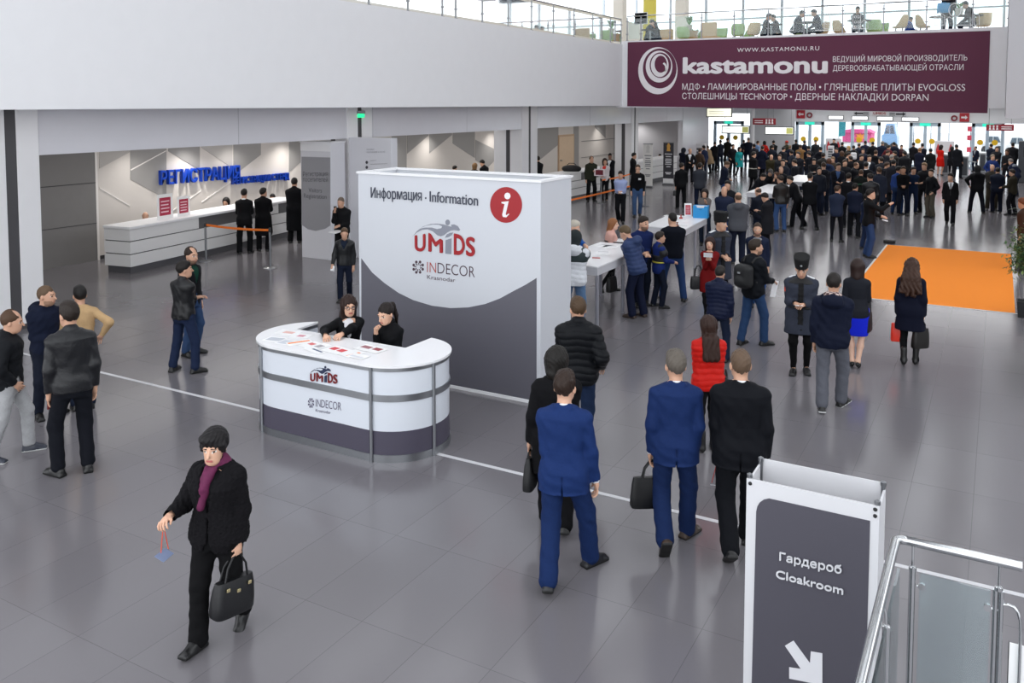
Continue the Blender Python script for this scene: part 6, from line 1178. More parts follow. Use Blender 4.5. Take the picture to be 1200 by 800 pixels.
def phone(i, k, label, col='16171a'): return hold(i, k, .075, .15, label, name='smartphone', cat='phone', col=col, t=.009, col2='2c3440')
def badge_on_cord(p0, label, drop=.2, col='d84a2a', spread=.05, u=BX, card='7d8aa8'):
    r = empty('name_badge', p0, 0, label, 'badge'); b = MB(); u = np.asarray(u, float); b.tube([A(0, 0, 0), u*-spread*.6+A(0, 0, -drop*.6), u*-spread+A(0, 0, -drop)], .0035, 6); b.tube([A(0, 0, 0), u*spread*.5+A(0, 0, -drop*.6), u*spread*.7+A(0, 0, -drop*.93)], .0035, 6); b.build('cord', mat('lanyard_orange', col, .6), r)
    b = MB(); v = np.cross(u, BZ)*.8+A(0, 0, .35); v /= np.linalg.norm(v); n = np.cross(u, v); b.box((-.06, -.04, -.002), (.06, .04, .002), 0, M=(np.stack([u, v, n], 1), A(0, 0, -drop-.02))); b.build('card', mat('badge_blue', card, .3), r)
BK, BK2, CHR, NV, NV2, GY, BR, OL = '121317', '17181c', '22242a', '171d30', '1d2742', '4a4b50', '3a2d24', '2c2c24'
JB, JD, JG = '35496a', '1c2536', '97989c'
HB, HD, HR, HG, HL = '17120f', '231a14', '3a281c', '6f6a66', '7a6248'
# ------------------------------------------------------------------ the walking woman and the four men at the left
i = P(262, 743, 498, 212, 'person with short black hair, magenta scarf and black shearling jacket, walking with a handbag', ('fur', '121114'), ('trousers', '0d0d0f'), sex='f', hair=('pixie', '131012'), build=1.16, inner='0c0d10', extra=[('scarf', '5c1440')], walk=-.75, hands=('down', (.10, .30, -.24)), skin=1, head=(-8, 6), curl=(1.1, .8), shoes='0e0e10')
bag(i['grip'][0], i['yaw']+1.2, .34, .25, .15, '101114', 'black structured handbag with pale gold buckles carried by the woman in the scarf', drop=.17, studs=1, tilt=-.12)
badge_on_cord(i['grip'][1], 'pale blue badge on an orange cord dangling from the scarfed woman\'s hand', .20, u=i['fwd'])
i = P(8, 535, 362, 100, 'person in a black jacket and light grey jeans standing in profile at the left edge', ('jacket', '14161a'), ('jeans', 'a3a4a6'), hair=('balding', '4a3424'), hands=('down', 'pocket'), sock='sneaker', shoes='262b38', feet=[dict(x=.1, y=.22, yaw=.1), dict(x=.12, y=-.14, yaw=.4)], head=(0, 10))
i = P(88, 553, 353, -8, 'person in a quilted black leather jacket and dark jeans seen from behind', ('leather', '121317'), ('jeans', '11131a'), hair=('short', HD), hands=('down', 'down'), feet=[dict(x=.13, y=.0, yaw=.5), dict(x=.11, y=-.04, yaw=.1)], head=(-18, 0)); phone(i, 0, 'phone in the left hand of the man in the quilted leather jacket', '7a2c2c')
i = P(98, 477, 334, 0, 'person in a beige sweater with an orange lanyard, hidden behind the leather jacket', ('sweater', 'b99a72'), ('jeans', '1a2234'), hair=('short', '120f0e'), hands=('pocket', 'hip'), extra=[('lanyard', 'd8502a')], head=(-10, 0))
i = P(52, 485, 333, 150, 'person in a dark navy jacket facing the man in the beige sweater', ('hoodie', '141a2c'), ('jeans', '161b28'), hair=('buzz', '5a4634'), beard='6a5240', hands=('down', 'front'), head=(-30, 5))
# pair talking in the middle left
i = P(216, 436, 306, 48, 'person in a black leather jacket and blue jeans, back turned, arms folded', ('leather', '101114'), ('jeans', '1f2a44'), hair=('short', HB), hands=('cross', 'cross'), feet=[dict(x=.18, y=-.05, yaw=.3), dict(x=.17, y=.05, yaw=.5)], head=(30, 0))
i = P(228, 416, 289, 128, 'person in a green sweater and open black blazer standing behind the leather jacket', ('blazer', '15161a'), ('jeans', '34496c'), inner='123a2e', hair=('balding', '2a1d16'), beard='2a1e18', hands=('down', 'down'), head=(10, 5))
# by the pylon
i = P(402, 312, 230, 205, 'person in black phoning and holding a white sheet before the pylon', ('jacket', '0f1013'), ('trousers', '0f1013'), hair=('buzz', '6a5c50'), hands=('front', 'face'), walk=.5, head=(0, 12)); phone(i, 1, 'phone at the ear of the man in black by the pylon')
hold(i, 0, .3, .26, 'white sheet in the hand of the man phoning by the pylon', (0, 0, -.10))
i = P(405, 352, 268, 190, 'person in a black leather jacket walking out from behind the information wall', ('leather', '111316'), ('jeans', '141b2c'), inner='1a2334', hair=('short', '5a4634'), walk=-.6, hands=('down', (.10, .16, -.48)), head=(-10, 5)); hold(i, 1, .06, .10, 'white paper cup in the hand of the man beside the information wall', name='paper_cup', cat='cup', t=.05)
# registration desk visitors and staff
P(287, 297, 221, 8, 'person in a black suit leaning on the registration desk, left of two', ('suit', '0d0e11'), ('trousers', '0c0d10'), hair=('short', HB), hands=('elbow', 'elbow'))
P(309, 294, 220, 14, 'person in a long black coat at the registration desk, right of two', ('coat', '0c0c0f', .5), ('trousers', '0c0c0f'), hair=('short', HB), beard='1a1412', hands=('front', 'table'), head=(30, 0))
P(346, 284, 208, 10, 'person in a long dark coat standing left of the grey pylon', ('coat', '0d0e12', .6), ('trousers', '0b0c0f'), hair=('short', HB), hands=('front', 'front'))
def clerk(px, hy, label, top, hair, sex='f', f=190, z=.62, extra=()):
    """seated behind a desk: head height ~1.42 m"""
    if px < 400:                                                     # behind the desk under the blue letters
        lo, hi = -2., 14.; back = np.array([-u_desk[1], u_desk[0], 0])*(1.27 if px < 300 else .98)
        for _ in range(40): m_ = (lo+hi)/2; lo, hi = (m_, hi) if proj(E0+u_desk*m_+back)[0] < px else (lo, m_)
        pos = E0+u_desk*lo+back; pos = A(pos[0], pos[1], 0); z = min(max(hgt(pos, hy)-.77, .44), .80)
    elif px > 700: p = onX(px, hy, -16.5); pos = A(p[0], p[1], 0); z = min(max(p[2]-.80, .4), .8)
    else: p = G(px, hy, z+.80); pos = A(p[0], p[1], 0)
    r = empty('office_chair', pos, 0, label.replace('person', 'swivel chair under the person').split(' behind')[0].split(' whose')[0].split(' sitting')[0]+', '+('behind the desk at pixel column' if False else 'behind its desk'), 'chair', 'swivel chairs behind the desks'); m = mat('chair_cloth', '2a2b30', .8); b = MB(); b.lathe([(0, z-.16), (.22, z-.15), (.23, z-.11), (.20, z-.085), (0, z-.08)], 20); b.build('seat', m, r, True); b = MB(); b.tube([(0, 0, .04), (0, 0, z-.15)], .03, 10)
    for k in range(5): a = k*1.2566; b.tube([(0, 0, .06), (.24*math.cos(a), .24*math.sin(a), .03)], .02, 8)
    b.build('base', BLK, r, True)
    return person(label, pos, 1.70, f, top, ('trousers', '1a1a20'), sex=sex, hair=hair, sit=z, hands=('front', 'front'), feet=[dict(x=.1, y=.12, z=max(0, z-.47)), dict(x=.1, y=.12, z=max(0, z-.47))], lean=4, head=(0, 10), extra=extra)
clerk(172, 250, 'person with glasses behind the left end of the registration desk', ('shirt', '3a3034'), ('fringe', '6a4e38'), 'm', 185, .42)
clerk(219, 240, 'person behind the registration desk between the two red notices', ('shirt', '1a1a1e'), ('fringe', '4a3a2e'), 'm', 190, .46)
clerk(267, 231, 'person with dark hair and red collar behind the registration desk', ('blazer', 'd2cccc'), ('bob', '15100e', .10), 'f', 200, .56)
clerk(321, 227, 'person behind the registration desk, right of the two black coats', ('shirt', '2a2024'), ('short', '15100e'), 'm', 195, .56)
clerk(494.5, 193, 'person with dark hair whose crown shows above the left of the information wall', ('shirt', '2a2a30'), ('short', HB), 'm', 190, .6)
clerk(773.7, 182, 'person sitting behind the desk between the two roll-up banners', ('shirt', '33343a'), ('short', HB), 'm', 190, .6)
# ------------------------------------------------------------------ the two women at the information desk
def stool(p, z, label):
    r = empty('bar_stool', (p[0], p[1], 0), 0, label, 'stool', 'bar stools at the information desk'); b = MB(); b.lathe([(0, z-.15), (.17, z-.15), (.18, z-.12), (.17, z-.095), (0, z-.09)], 20); b.build('seat', BLK, r, True); b = MB(); b.tube([(0, 0, .02), (0, 0, z-.14)], .03, 10); b.lathe([(0, 0), (.2, 0), (.2, .015), (.04, .04), (0, .04)], 24); b.build('pedestal', SIL, r, True)
DZ = .78
p = G(402, 343, 1.565); w1, w2 = G(381.5, 393.5, DTOP+.045), G(394, 396, DTOP+.045)
i = person('person with long brown hair and glasses in a black blazer at the information desk', A(p[0], p[1], 0)+A(.04, .05, 0), 1.70, 176, ('blazer', '0f1013'), ('trousers', '101014'), sex='f', inner='e6e6ea', hair=('long', '2a1812', .26), sit=DZ, hands=(('w', w2), ('w', w1)), feet=[dict(x=.1, y=.28, z=.30), dict(x=.1, y=.28, z=.30)], lean=5, head=(-8, 4), extra=[('glasses', '2a1c30')], skin=1, lod=.0075, curl=(.9, .9)); stool(i['root'].location, DZ, 'stool under the woman with glasses, behind the information desk')
p = G(453, 350, 1.56); w1 = G(440, 380, DTOP+.25); w2 = G(448, 401, DTOP+.045); p = A(p[0], p[1], 0)+A(.05, .08, 0)
i = person('person with a dark ponytail in black, chin propped on a hand at the desk', p, 1.70, 222, ('shirt', '0e0f12'), ('trousers', '101014'), sex='f', hair=('ponytail', '1a110e'), sit=DZ-.01, hands=((-.16, .27, -.30), (-.07, .20, .03)), feet=[dict(x=.1, y=.28, z=.30), dict(x=.1, y=.28, z=.30)], lean=9, head=(0, 14), skin=1, lod=.0075, curl=(.6, 1.3)); stool(p, DZ, 'stool under the ponytailed woman, behind the information desk')
# ------------------------------------------------------------------ people walking away in the centre
i = P(677, 533, 349, 4, 'person in a black quilted down jacket and jeans walking away by the information wall', ('puffer', '0f1115'), ('jeans', '1c2a44'), hair=('short', '4a3826'), hands=('elbow', (.08, .10, -.40)), walk=.6, build=1.06)
i = P(652, 622, 407, -2, 'person with a dark bob in a long black coat behind the first blue suit', ('coat', '0e0e11', .34), ('trousers', '0d0d10'), sex='f', hair=('bob', '15120f', .10), hands=((.10, .02, -.52), 'front'), walk=.5, build=1.15)
bag(i['grip'][0], i['yaw']+1.35, .30, .30, .10, '0e0f12', 'black soft handbag hanging at the side of the woman in the long black coat', drop=.05, tilt=.15, rough=.5, hw=.06)
i = P(660, 678, 440, 6, 'person in a bright blue suit, left of the two blue suits, walking away', ('suit', '192f60'), ('trousers', '172a54'), h=1.80, hair=('short', '2a1c14'), feet=[dict(x=.10, y=-.26, p=.25, yaw=.05), dict(x=.17, y=.26, yaw=.75)], hands=('front', (.09, .06, -.53)), head=(10, 0), shoes='0c0d14', skin=1)
i = P(790, 640, 418, -6, 'person with greying hair in a blue suit, briefcase in the left hand', ('suit', '172b58'), ('trousers', '15264c'), h=1.80, hair=('short', '5f5850'), feet=[dict(x=.10, y=-.32, p=.95), dict(x=.10, y=.20, yaw=.7)], hands=('down', (.01, .08, -.52)), shoes='3a2c22', head=(-6, 0))
bag(i['grip'][0], i['yaw']+.25, .38, .28, .09, '0d0e10', 'black briefcase carried by the second man in a blue suit', drop=.15, hw=.09, tilt=.05, name='briefcase', cat='briefcase')
hold(i, 1, .15, .11, 'white papers in the hand of the second man in a blue suit', (0, 0, -.02))
i = P(865, 650, 409, -4, 'person in a black suit walking away, right of the two blue suits', ('suit', '0d0f15'), ('trousers', '0d0f14'), h=1.85, hair=('buzz', '5f4c3c'), build=1.1, walk=-.8, hands=((.02, .10, -.53), 'down'), head=(-10, 0), shoes='0c0c0e')
badge_on_cord(i['grip'][0], 'white name badge on a red cord held by the man in the black suit', .22, 'b83a34', u=i['rgt'], card='d8dce2')
i = P(829, 527, 370, -14, 'person with long brown hair in a bright red down jacket', ('puffer', 'c01c14'), ('slim', '111114'), sex='f', hair=('long', '2e1a12', .36), hands=('chest', 'front'), head=(-20, 5)); hold(i, 0, .13, .18, 'leaflet in the left hand of the woman in the red down jacket', (0, 0, .05), col2='5a7ab0', name='leaflet_sheet', cat='leaflet')
bag(i['tw'](.23, .05, .12), i['yaw']+1.4, .30, .22, .10, '121214', 'black shoulder bag of the woman in the red down jacket', drop=.06, hw=.06)
i = P(841, 424, 318, 12, 'person in a dark navy quilted jacket standing behind the red down jacket', ('puffer', '141b34'), ('jeans', '1b2438'), hair=('short', '1f1a17'), hands=('front', 'down'))
def backpack(i, label, col='101113'):
    r = empty('backpack', i['tw'](0, -.17, .10), i['yaw'], label, 'backpack'); s = i['sc']
    solid('pack_body', [bxp((0, -.07, .15), (.075, .025, .11), .085, k=.03), ell((0, -.15, .07), (.105, .075, .10), k=.03), cap((-.05, -.14, .22), (.05, -.14, .22), .04, .04)], .012, mat('pack_cloth', col, .6, bump=.3, bscale=60), r)
    for sd in (-1, 1):
        b = MB(); pts = [i['tw'](sd*x, y, z)-np.array(r.location) for x, y, z in ((.09, -.14, .47), (.11, -.08, .545), (.125, .02, .555), (.125, .125, .47), (.12, .155, .35), (.14, .10, .22), (.14, -.10, .14))]; c, sn = math.cos(-i['yaw']), math.sin(-i['yaw']); pts = [A(q[0]*c-q[1]*sn, q[0]*sn+q[1]*c, q[2]) for q in pts]; b.tube(pts, .018, 8); b.build('strap', mat('pack_strap', '0c0c0e', .6), r, True)
    b = MB(); b.box((-.03, -.19, .20), (.03, -.182, .23), 0, .003); b.build('logo_patch', mat('patch_grey', '9a9a9e', .5), r)
i = P(880, 404, 280, 42, 'person with a black backpack and blue jeans looking to the right', ('jacket', '0f1218'), ('jeans', '2c4468'), hair=('short', '2c2119'), beard='3a2d25', hands=('down', 'elbow'), feet=[dict(x=.10, y=-.12, yaw=.2), dict(x=.12, y=.16, yaw=.3)], head=(20, 0))
backpack(i, 'black backpack worn by the man in blue jeans beside the guard'); plate(i['grip'][1]+A(0, 0, -.10), i['hdir'][1], A(.2, .3, 1), .20, .28, 'white paper in the hand of the man with the backpack')
i = P(886, 360, 260, 178, 'person in a navy blazer and grey t-shirt facing us behind the backpack', ('blazer', '161e34'), ('jeans', '2c4c80'), inner='8d8e92', hair=('buzz', '3a2a20'), beard='4a382c')
i = P(831, 372, 277, 186, 'person in a dark red dress photographing with a silver phone', ('dress', '6e0e10', .36), ('dress', '6e0e10'), sex='f', hair=('long', '2a1512', .20), hands=((-.12, .27, -.05), (-.12, .27, -.05)), sock='141416', shoes='111112', skin=1); plate((i['grip'][0]+i['grip'][1])/2+i['fwd']*.03+A(0, 0, .03), i['rgt'], BZ, .16, .08, 'silver phone held up by the woman in the dark red dress', name='smartphone', cat='phone', col='c9c9cc', t=.012); i0 = i
bag(i['tw'](.24, .02, .20), i['yaw']+.5, .30, .24, .12, '141416', 'black handbag on the arm of the woman in the dark red dress', drop=.20, hw=.08)
def guard(px, fy, hy, f, label, head, hands, res=None):
    return P(px, fy, hy, f, label, ('coat', '353945', .30), ('slim', '0c0c0e'), hair=('buzz', '2a201a'), hands=hands, head=head, shoes='0b0b0c', build=1.04, extra=[('papakha', '0e0e10'), ('epaulettes', 'e4e6ea'), ('patch', 'c8442c', 1), ('belt', '0c0c0e', .05), ('panel', '0d0d10', .46, .55, .042, False), ('placket', '0d0d10', -.27, .44, .036, .034)])
i = guard(937, 437, 302, 182, 'guard in a black fur hat and grey uniform coat looking at his hands', (0, 22), ((-.13, .27, -.27), (-.10, .27, -.26))); hold(i, 1, .09, .13, 'pale card in the hands of the guard in the middle', (0, 0, .012), name='card', cat='card')
guard(840, 366, 252, 150, 'guard in a black fur hat standing behind the woman in the dark red dress', (-30, 5), ('front', 'front'))
i = P(973, 480, 331, 3, 'person in a dark navy hooded jacket and grey trousers walking away', ('hood', '11172a'), ('trousers', '5c5e66'), h=1.80, hair=('balding', '1c1613'), build=1.06, feet=[dict(x=.11, y=-.16, p=.1), dict(x=.10, y=.20, p=-.15, yaw=.5)], hands=('down', 'front'), sock='sneaker', extra=[('lining', 'c2b0aa')])
i = P(1002, 430, 303, 2, 'person in a bright blue skirt and dark jacket walking away in heels', ('blazer', '1e2027'), ('skirt', '1626c8', .40), sex='f', hair=('bob', '2a1a16', .16), inner='1a1a20', hands=('down', 'elbow'), feet=[dict(x=.06, y=-.02, p=.1), dict(x=.06, y=-.06, p=.15)], shoes='0c0c0e', skin=3)
bag(i['w'](i['ARM'][1][1]+A(.03, 0, -.03)), i['yaw']+1.4, .28, .28, .07, '121318', 'dark shoulder bag of the woman in the blue skirt', drop=.18, hw=.06)
i = P(1065, 428, 303, 4, 'person with long wavy brown hair in a dark navy coat carrying two bags', ('coat', '0d1122', .34), ('slim', '0c0d10'), sex='f', hair=('halfup', '3a2419'), walk=-.4, hands=('down', 'down'), skin=3)
bag(i['grip'][0], i['yaw']+.2, .24, .28, .10, 'e03420', 'red plastic bag in the left hand of the long haired woman', drop=.08, hw=.04, rough=.35, name='carrier_bag'); hold(i, 0, .13, .1, 'white paper tucked in the hand above the red plastic bag', (0, 0, -.03))
bag(i['grip'][1], i['yaw']+.9, .30, .30, .12, '15120f', 'black patterned bag in the right hand of the long haired woman', drop=.12, hw=.07, tilt=.05)
# ------------------------------------------------------------------ round the first counter
T1 = CTOP+.065
i = P(671, 390, 281, 10, 'person in a hooded black and white quilted jacket leaning on the first counter', ('pufferhood', 'd4d7dc'), ('jeans', '5c789a'), h=1.78, hair=('short', HD), hands=(('w', A(*G(668, 297, T1))), ('w', A(*G(686, 303, T1)))), lean=5, head=(0, 15), build=1.1, extra=[('panel', '1c2c2e', .30, .56, .052, True), ('hoodup', '1c2426')])
i = P(656, None, 266, 60, 'person with dark hair half hidden by the edge of the information wall', ('jacket', '5a3a2a'), ('jeans', JD), h=1.66, hair=('short', '120f0e'), lean=18, head=(0, 10), free=False)
i = P(675, None, 259, 112, 'person with white hair in a blue jacket bending over the first counter', ('jacket', '1f4f94'), ('jeans', JD), h=1.74, hair=('short', 'b9b2a4'), hands=(('w', A(*G(689, 290, T1))), ('w', A(*G(683, 291, T1)))), lean=27, head=(0, 10), skin=1, build=1.08, free=False)
i = P(723, None, 256, 80, 'person with blonde wavy hair in a pink and white jacket at the first counter', ('jacket', 'd9a99c'), ('slim', '121215'), h=1.58, free=False, sex='f', hair=('long', '8a5a38', .2), hands=('front', 'front'), lean=8, head=(25, 0), extra=[('panel', '15151a', .26, .30, .045, False)], feet=[dict(x=.08, y=.05), dict(x=.08, y=-.38, p=.9)], shoes='flat', skin=3)
i = P(748, 372, 267, -62, 'person in a slate blue quilted jacket writing on the first counter', ('pufferhood', '303e62'), ('trousers', '141a30'), hair=('short', '5a4a34'), h=1.76, hands=(('w', A(*G(731, 291, T1))), ('w', A(*G(737, 296, T1)))), lean=17, head=(0, 25), shoes='3a2c24')
bag(i['tw'](-.02, .55, .02), i['yaw'], .30, .28, .12, '101012', 'black bag hanging at the long side of the first counter', drop=.08, hw=.05)
i = P(752, None, 253, 160, 'person in a royal navy sweater standing behind the slate blue jacket', ('sweater', '18244e'), ('jeans', '151b2a'), h=1.79, free=False, hair=('short', HD), beard='3a2c24', hands=('front', 'front'), head=(-30, 5))
i = P(771, 360, 273, 60, 'person in a blue, black and yellow patterned jacket partly hidden at the counter', ('jacket', '1a2c6a'), ('jeans', '161c2c'), hair=('short', HD), hands=('down', 'elbow'), extra=[('panel', '15161a', .16, .30, .05, True), ('panel', 'b8b040', .12, .16, .05, False)], build=.9)
i = P(788, 352, 254, -4, 'person in a black sweater and blue jeans, back turned at the second counter', ('sweater', '10131c'), ('jeans', '29406a'), h=1.80, hair=('buzz', '14110f'), build=1.14, feet=[dict(x=.18, y=.08, yaw=.3), dict(x=.2, y=-.04, yaw=.3)], hands=('front', 'front'))
# behind the second counter
i = P(826, None, 221, 180, 'person with dark hair laughing behind the blue carton', ('sweater', '6a6462'), ('jeans', JD), h=1.64, sex='f', hair=('bob', '1f1613', .12), hands=('face', 'table'), lean=12, head=(10, 5))
i = P(849, None, 218, 178, 'person with a bald head and navy jacket laughing beside the grey hoodie', ('jacket', '1a2238'), ('jeans', '2a4068'), h=1.78, hair=('fringe', '4a3a30'), hands=('front', 'front'), head=(10, 0), build=1.08)
P(853, None, 211.5, 172, 'person with black hair just behind the laughing bald man', ('jacket', '14161c'), ('jeans', JD), h=1.80, hair=('short', '100e0d'))
i = P(864, 309, 222, -2, 'person with a bald crown in a grey hooded jacket and navy trousers', ('hood', '4c4e54'), ('trousers', '161c2e'), hair=('fringe', '5a4638'), h=1.80, hands=('chest', 'front'), build=1.15)
bag(i['tw'](-.22, -.05, .10), i['yaw']+1.5, .24, .28, .08, '111114', 'black bag slung from the shoulder of the grey hooded man', drop=.30, hw=.07)
i = P(897, 296, 225, -66, 'person in a long charcoal coat reading a phone', ('coat', '1c1d22', .38), ('trousers', '131419'), hair=('short', '1a1412'), hands=('chest', 'chest'), head=(0, 30)); phone(i, 0, 'phone in the hands of the man in the charcoal coat')
i = P(890, 289, 219, -40, 'person with a bald crown in a dark jacket behind the phone reader', ('jacket', '151a26'), ('jeans', JD), hair=('fringe', '4a3a30'), hands=('elbow', 'elbow'), head=(0, 25), skin=1); phone(i, 0, 'red phone in the hands of the bald man by the third counter', '8a2020')
# ------------------------------------------------------------------ third and fourth counter
P(914, 271, 205, -20, 'person in a dark brown leather jacket and jeans at the third counter', ('leather', '1c1a19'), ('jeans', '3a5480'), hair=('short', '2c211a'), hands=('elbow', 'down'), head=(-30, 10))
P(927, 266, 204, -75, 'person in black leaning over the third counter from the right', ('jacket', '101116'), ('trousers', '0e0f14'), hair=('short', HB), hands=('table', 'table'), lean=22, feet=[dict(x=.1, y=-.05), dict(x=.1, y=-.45, p=.3)])
P(948, 269, 202, -6, 'person in a black suit with legs apart between the third and fourth counters', ('suit', '0d0e12'), ('slim', '0e0f14'), hair=('buzz', '14110f'), feet=[dict(x=.2, y=.05), dict(x=.2, y=-.02, yaw=.4)], hands=('front', 'front'))
P(893, None, 203, 120, 'person in a dark jacket bent low over the third counter', ('jacket', '14161c'), ('jeans', JD), h=1.60, hair=('short', HB), lean=30, hands=('table', 'table'), head=(0, 25))
P(903, None, 198, 150, 'person in a grey cap writing behind the third counter', ('jacket', '15161a'), ('jeans', JD), h=1.66, hair=('short', HB), lean=20, extra=[('cap', '5a5654')], hands=('table', 'table'), head=(0, 20))
P(915, None, 194.5, 182, 'person with a bald head facing us behind the third counter', ('jacket', '121318'), ('jeans', JD), h=1.76, hair=('fringe', '3a2c24'), beard='4a382c')
P(911.5, None, 201.5, 200, 'person with brown hair phoning beside the third counter', ('jacket', '1c1a1c'), ('jeans', JD), h=1.68, sex='f', hair=('long', '4a3020', .16), hands=('front', 'face'))
P(902, 222, 181, 170, 'person in an olive jacket with a bald forehead bending behind the third counter', ('jacket', '34301f'), ('jeans', JD), h=1.70, hair=('fringe', '7a5a48'), lean=18, head=(0, 20))
P(914, None, 181, 190, 'person in a dark grey jacket leaning behind the bald men', ('jacket', '25272c'), ('jeans', JD), h=1.72, hair=('short', HR), lean=15)
i = P(954, None, 185, 180, 'person in black behind the far counter with papers in hand', ('jacket', '101116'), ('jeans', JD), h=1.72, hair=('short', HB), hands=('chest', 'table'), lean=8, head=(0, 20)); hold(i, 0, .2, .28, 'white paper in the hand of the person behind the far counter')
P(971, None, 185.5, 20, 'person with auburn hair and a white hood at the far counter', ('hood', '1f2a44'), ('jeans', JD), h=1.68, sex='f', hair=('long', '4a2c1c', .12), extra=[('panel', 'd8d9dc', .44, .56, .048, False)])
P(881, 225, 177.5, 60, 'person in a long black coat with a pale belt, alone left of the counters', ('coat', '0e0f12', .3), ('slim', '0e0f13'), hair=('short', HB), hands=('front', 'front'), extra=[('belt', 'a8a49c', .05)])
# ------------------------------------------------------------------ crowd at the left of the doors
i = P(727, 261, 199.5, 184, 'person in a pale blue shirt and black trousers walking towards us', ('shirt', '9aa6cc'), ('trousers', '0f1014'), hair=('short', '1f1714'), beard='2a1f1a', hands=('front', 'front'), walk=.5, head=(0, 15)); hold(i, 1, .12, .16, 'white paper in the hands of the man in the pale blue shirt', (0, 0, .03))
i = P(747, 254, 192.5, 182, 'person in a black sweater with a white badge and blue jeans', ('sweater', '0f1013'), ('jeans', '3e567a'), hair=('short', '4a3c30'), extra=[('badge', ''), ('glasses', '1a1a1a')], walk=-.4, skin=1)
P(739, None, 179, 92, 'person in black standing in profile at the white roll-up banner', ('jacket', '0f1014'), ('trousers', '101116'), h=1.80, hair=('short', '14110f'), hands=('front', 'front'))
P(692.5, 236, 182.5, 165, 'person in an olive green jacket holding up a red sign', ('jacket', '2c2f24'), ('trousers', '121316'), hair=('balding', '4a3a2e'), hands=('chest', 'down'), beard='4a3a2e')
i = P(709, 236, 185, 195, 'person in white with brown hair beside the olive jacket', ('blazer', 'd8cfd0'), ('slim', '131318'), sex='f', hair=('long', '2c1c16', .15), hands=('front', 'chest'), inner='d04038')
a = i['tw'](.12, .40, .28); plate(a, -i['rgt'], BZ, .44, .28, 'dark red lettered sign held by the pair at the desk', name='handheld_sign', cat='sign', col='e8dcde', col2='6e1428', t=.012)
P(715, None, 179.5, 200, 'person in a black suit with white shirt at the desk, hands clasped', ('suit', '0e0f14'), ('trousers', '0e0f14'), h=1.80, hair=('short', HB), hands=('front', 'front'), dark=True)
i = P(798, 245, 191, 0, 'person in black walking away with a small black bag', ('jacket', '0d0e11'), ('trousers', '0d0e11'), hair=('short', HD), hands=('down', 'front'), head=(40, 0)); bag(i['grip'][0], i['yaw'], .24, .20, .08, '0c0c0e', 'small black bag in the hand of the man walking away in black', drop=.06, hw=.05)
P(820, None, 191, 2, 'person in a slate grey jacket with elbows out, back turned', ('jacket', '34373f'), ('trousers', '151c30'), h=1.78, hair=('short', HD), hands=('elbow', 'elbow'), build=1.12)
P(848, 241, 188, 75, 'person in a navy jacket and jeans stooping with hands at the front', ('jacket', '161d30'), ('jeans', '37507c'), hair=('short', '5a4634'), hands=('front', 'front'), head=(0, 25), lean=6)
P(800, None, 173.5, 60, 'person in a dark navy hooded jacket beside the dark roll-up banner', ('hood', '131728'), ('jeans', JD), h=1.74, hair=('short', HB), extra=[('hoodup', '101422')])
P(808.5, None, 173.5, 180, 'person in a black suit with a white shirt and ruddy face near the glossy wall', ('suit', '101116'), ('trousers', '101116'), h=1.78, hair=('fringe', '8a7060'), skin=1)
P(819.5, None, 174, 30, 'person in a brown jacket near the framed rack', ('jacket', '43342a'), ('trousers', '1a1a1e'), h=1.74, hair=('short', HR))
P(832.5, 203, 170, -60, 'person in a beige coat bending to the left', ('coat', '9a8468', .36), ('trousers', '15161a'), hair=('short', HR), lean=16, hands=('front', 'front'))
P(826, None, 170.5, -40, 'person in a dark blue jacket just left of the beige coat', ('jacket', '1b2440'), ('jeans', JD), h=1.74, hair=('short', HB))
P(837, None, 166, 20, 'person in black to the right of the beige coat', ('jacket', '121318'), ('trousers', '121318'), h=1.76, hair=('short', HB))
P(845, None, 164, -30, 'person in a navy jacket with white papers near the glass wall', ('jacket', '161b2a'), ('jeans', JD), h=1.76, hair=('short', HB), hands=('chest', 'chest'))
P(852.5, None, 161.5, 10, 'person in a dark olive coat with brown fur collar by the glass wall', ('coat', '1e1d18', .3), ('trousers', '121216'), h=1.82, hair=('short', HD))
P(858.5, None, 169, 160, 'person in black half hidden behind the dark olive coat', ('jacket', '141318'), ('trousers', '16161c'), h=1.70, hair=('short', HD))
P(865.5, 207.5, 172, 150, 'person in a teal coat and black tights walking by the glass entrance', ('coat', '1f8c8e', .34), ('slim', '101014'), sex='f', hair=('bob', '2a1c18', .10), walk=.5, hands=('front', 'down'))
P(877, None, 161, 10, 'tall person in a dark sweater with a cropped head, back turned', ('sweater', '151a28'), ('jeans', JD), h=1.90, hair=('buzz', '5a4c40'), build=1.15, hands=('hip', 'front'))
P(886.5, None, 165, 60, 'person in a light blue shirt beside the tall dark sweater', ('shirt', '7c9cc8'), ('jeans', JD), h=1.74, hair=('short', HR))
P(896, None, 165, 8, 'person in a bright red jacket with long dark hair', ('jacket', 'c02018'), ('slim', '121216'), h=1.66, sex='f', hair=('long', '150f0e', .2))
P(907, None, 164.5, -20, 'person in black just right of the red jacket', ('jacket', '101115'), ('trousers', '121216'), h=1.76, hair=('short', HB))
P(888.5, None, 159.5, 170, 'distant person with reddish hair behind the light blue shirt', ('jacket', '20242e'), ('jeans', JD), h=1.74, hair=('short', '7a4a30'))
P(901.5, None, 160, 0, 'distant person in grey behind the red jacket', ('jacket', '2c3038'), ('jeans', JD), h=1.76, hair=('short', HB))
P(922, None, 165, -30, 'person in an olive jacket wearing a red knitted hat', ('jacket', '2f3024'), ('jeans', JD), h=1.72, hair=('short', HB), extra=[('knit', 'c0392c')])
P(925, 204, 170, 4, 'person in a long navy coat standing with back turned at centre', ('coat', '161c30', .55), ('trousers', '10131e'), hair=('short', HL))
P(938.5, None, 169.5, 12, 'person in a tan jacket seen from behind', ('jacket', '7a5a36'), ('jeans', '20283c'), h=1.76, hair=('short', HR), build=1.15, hands=('front', 'chest'))
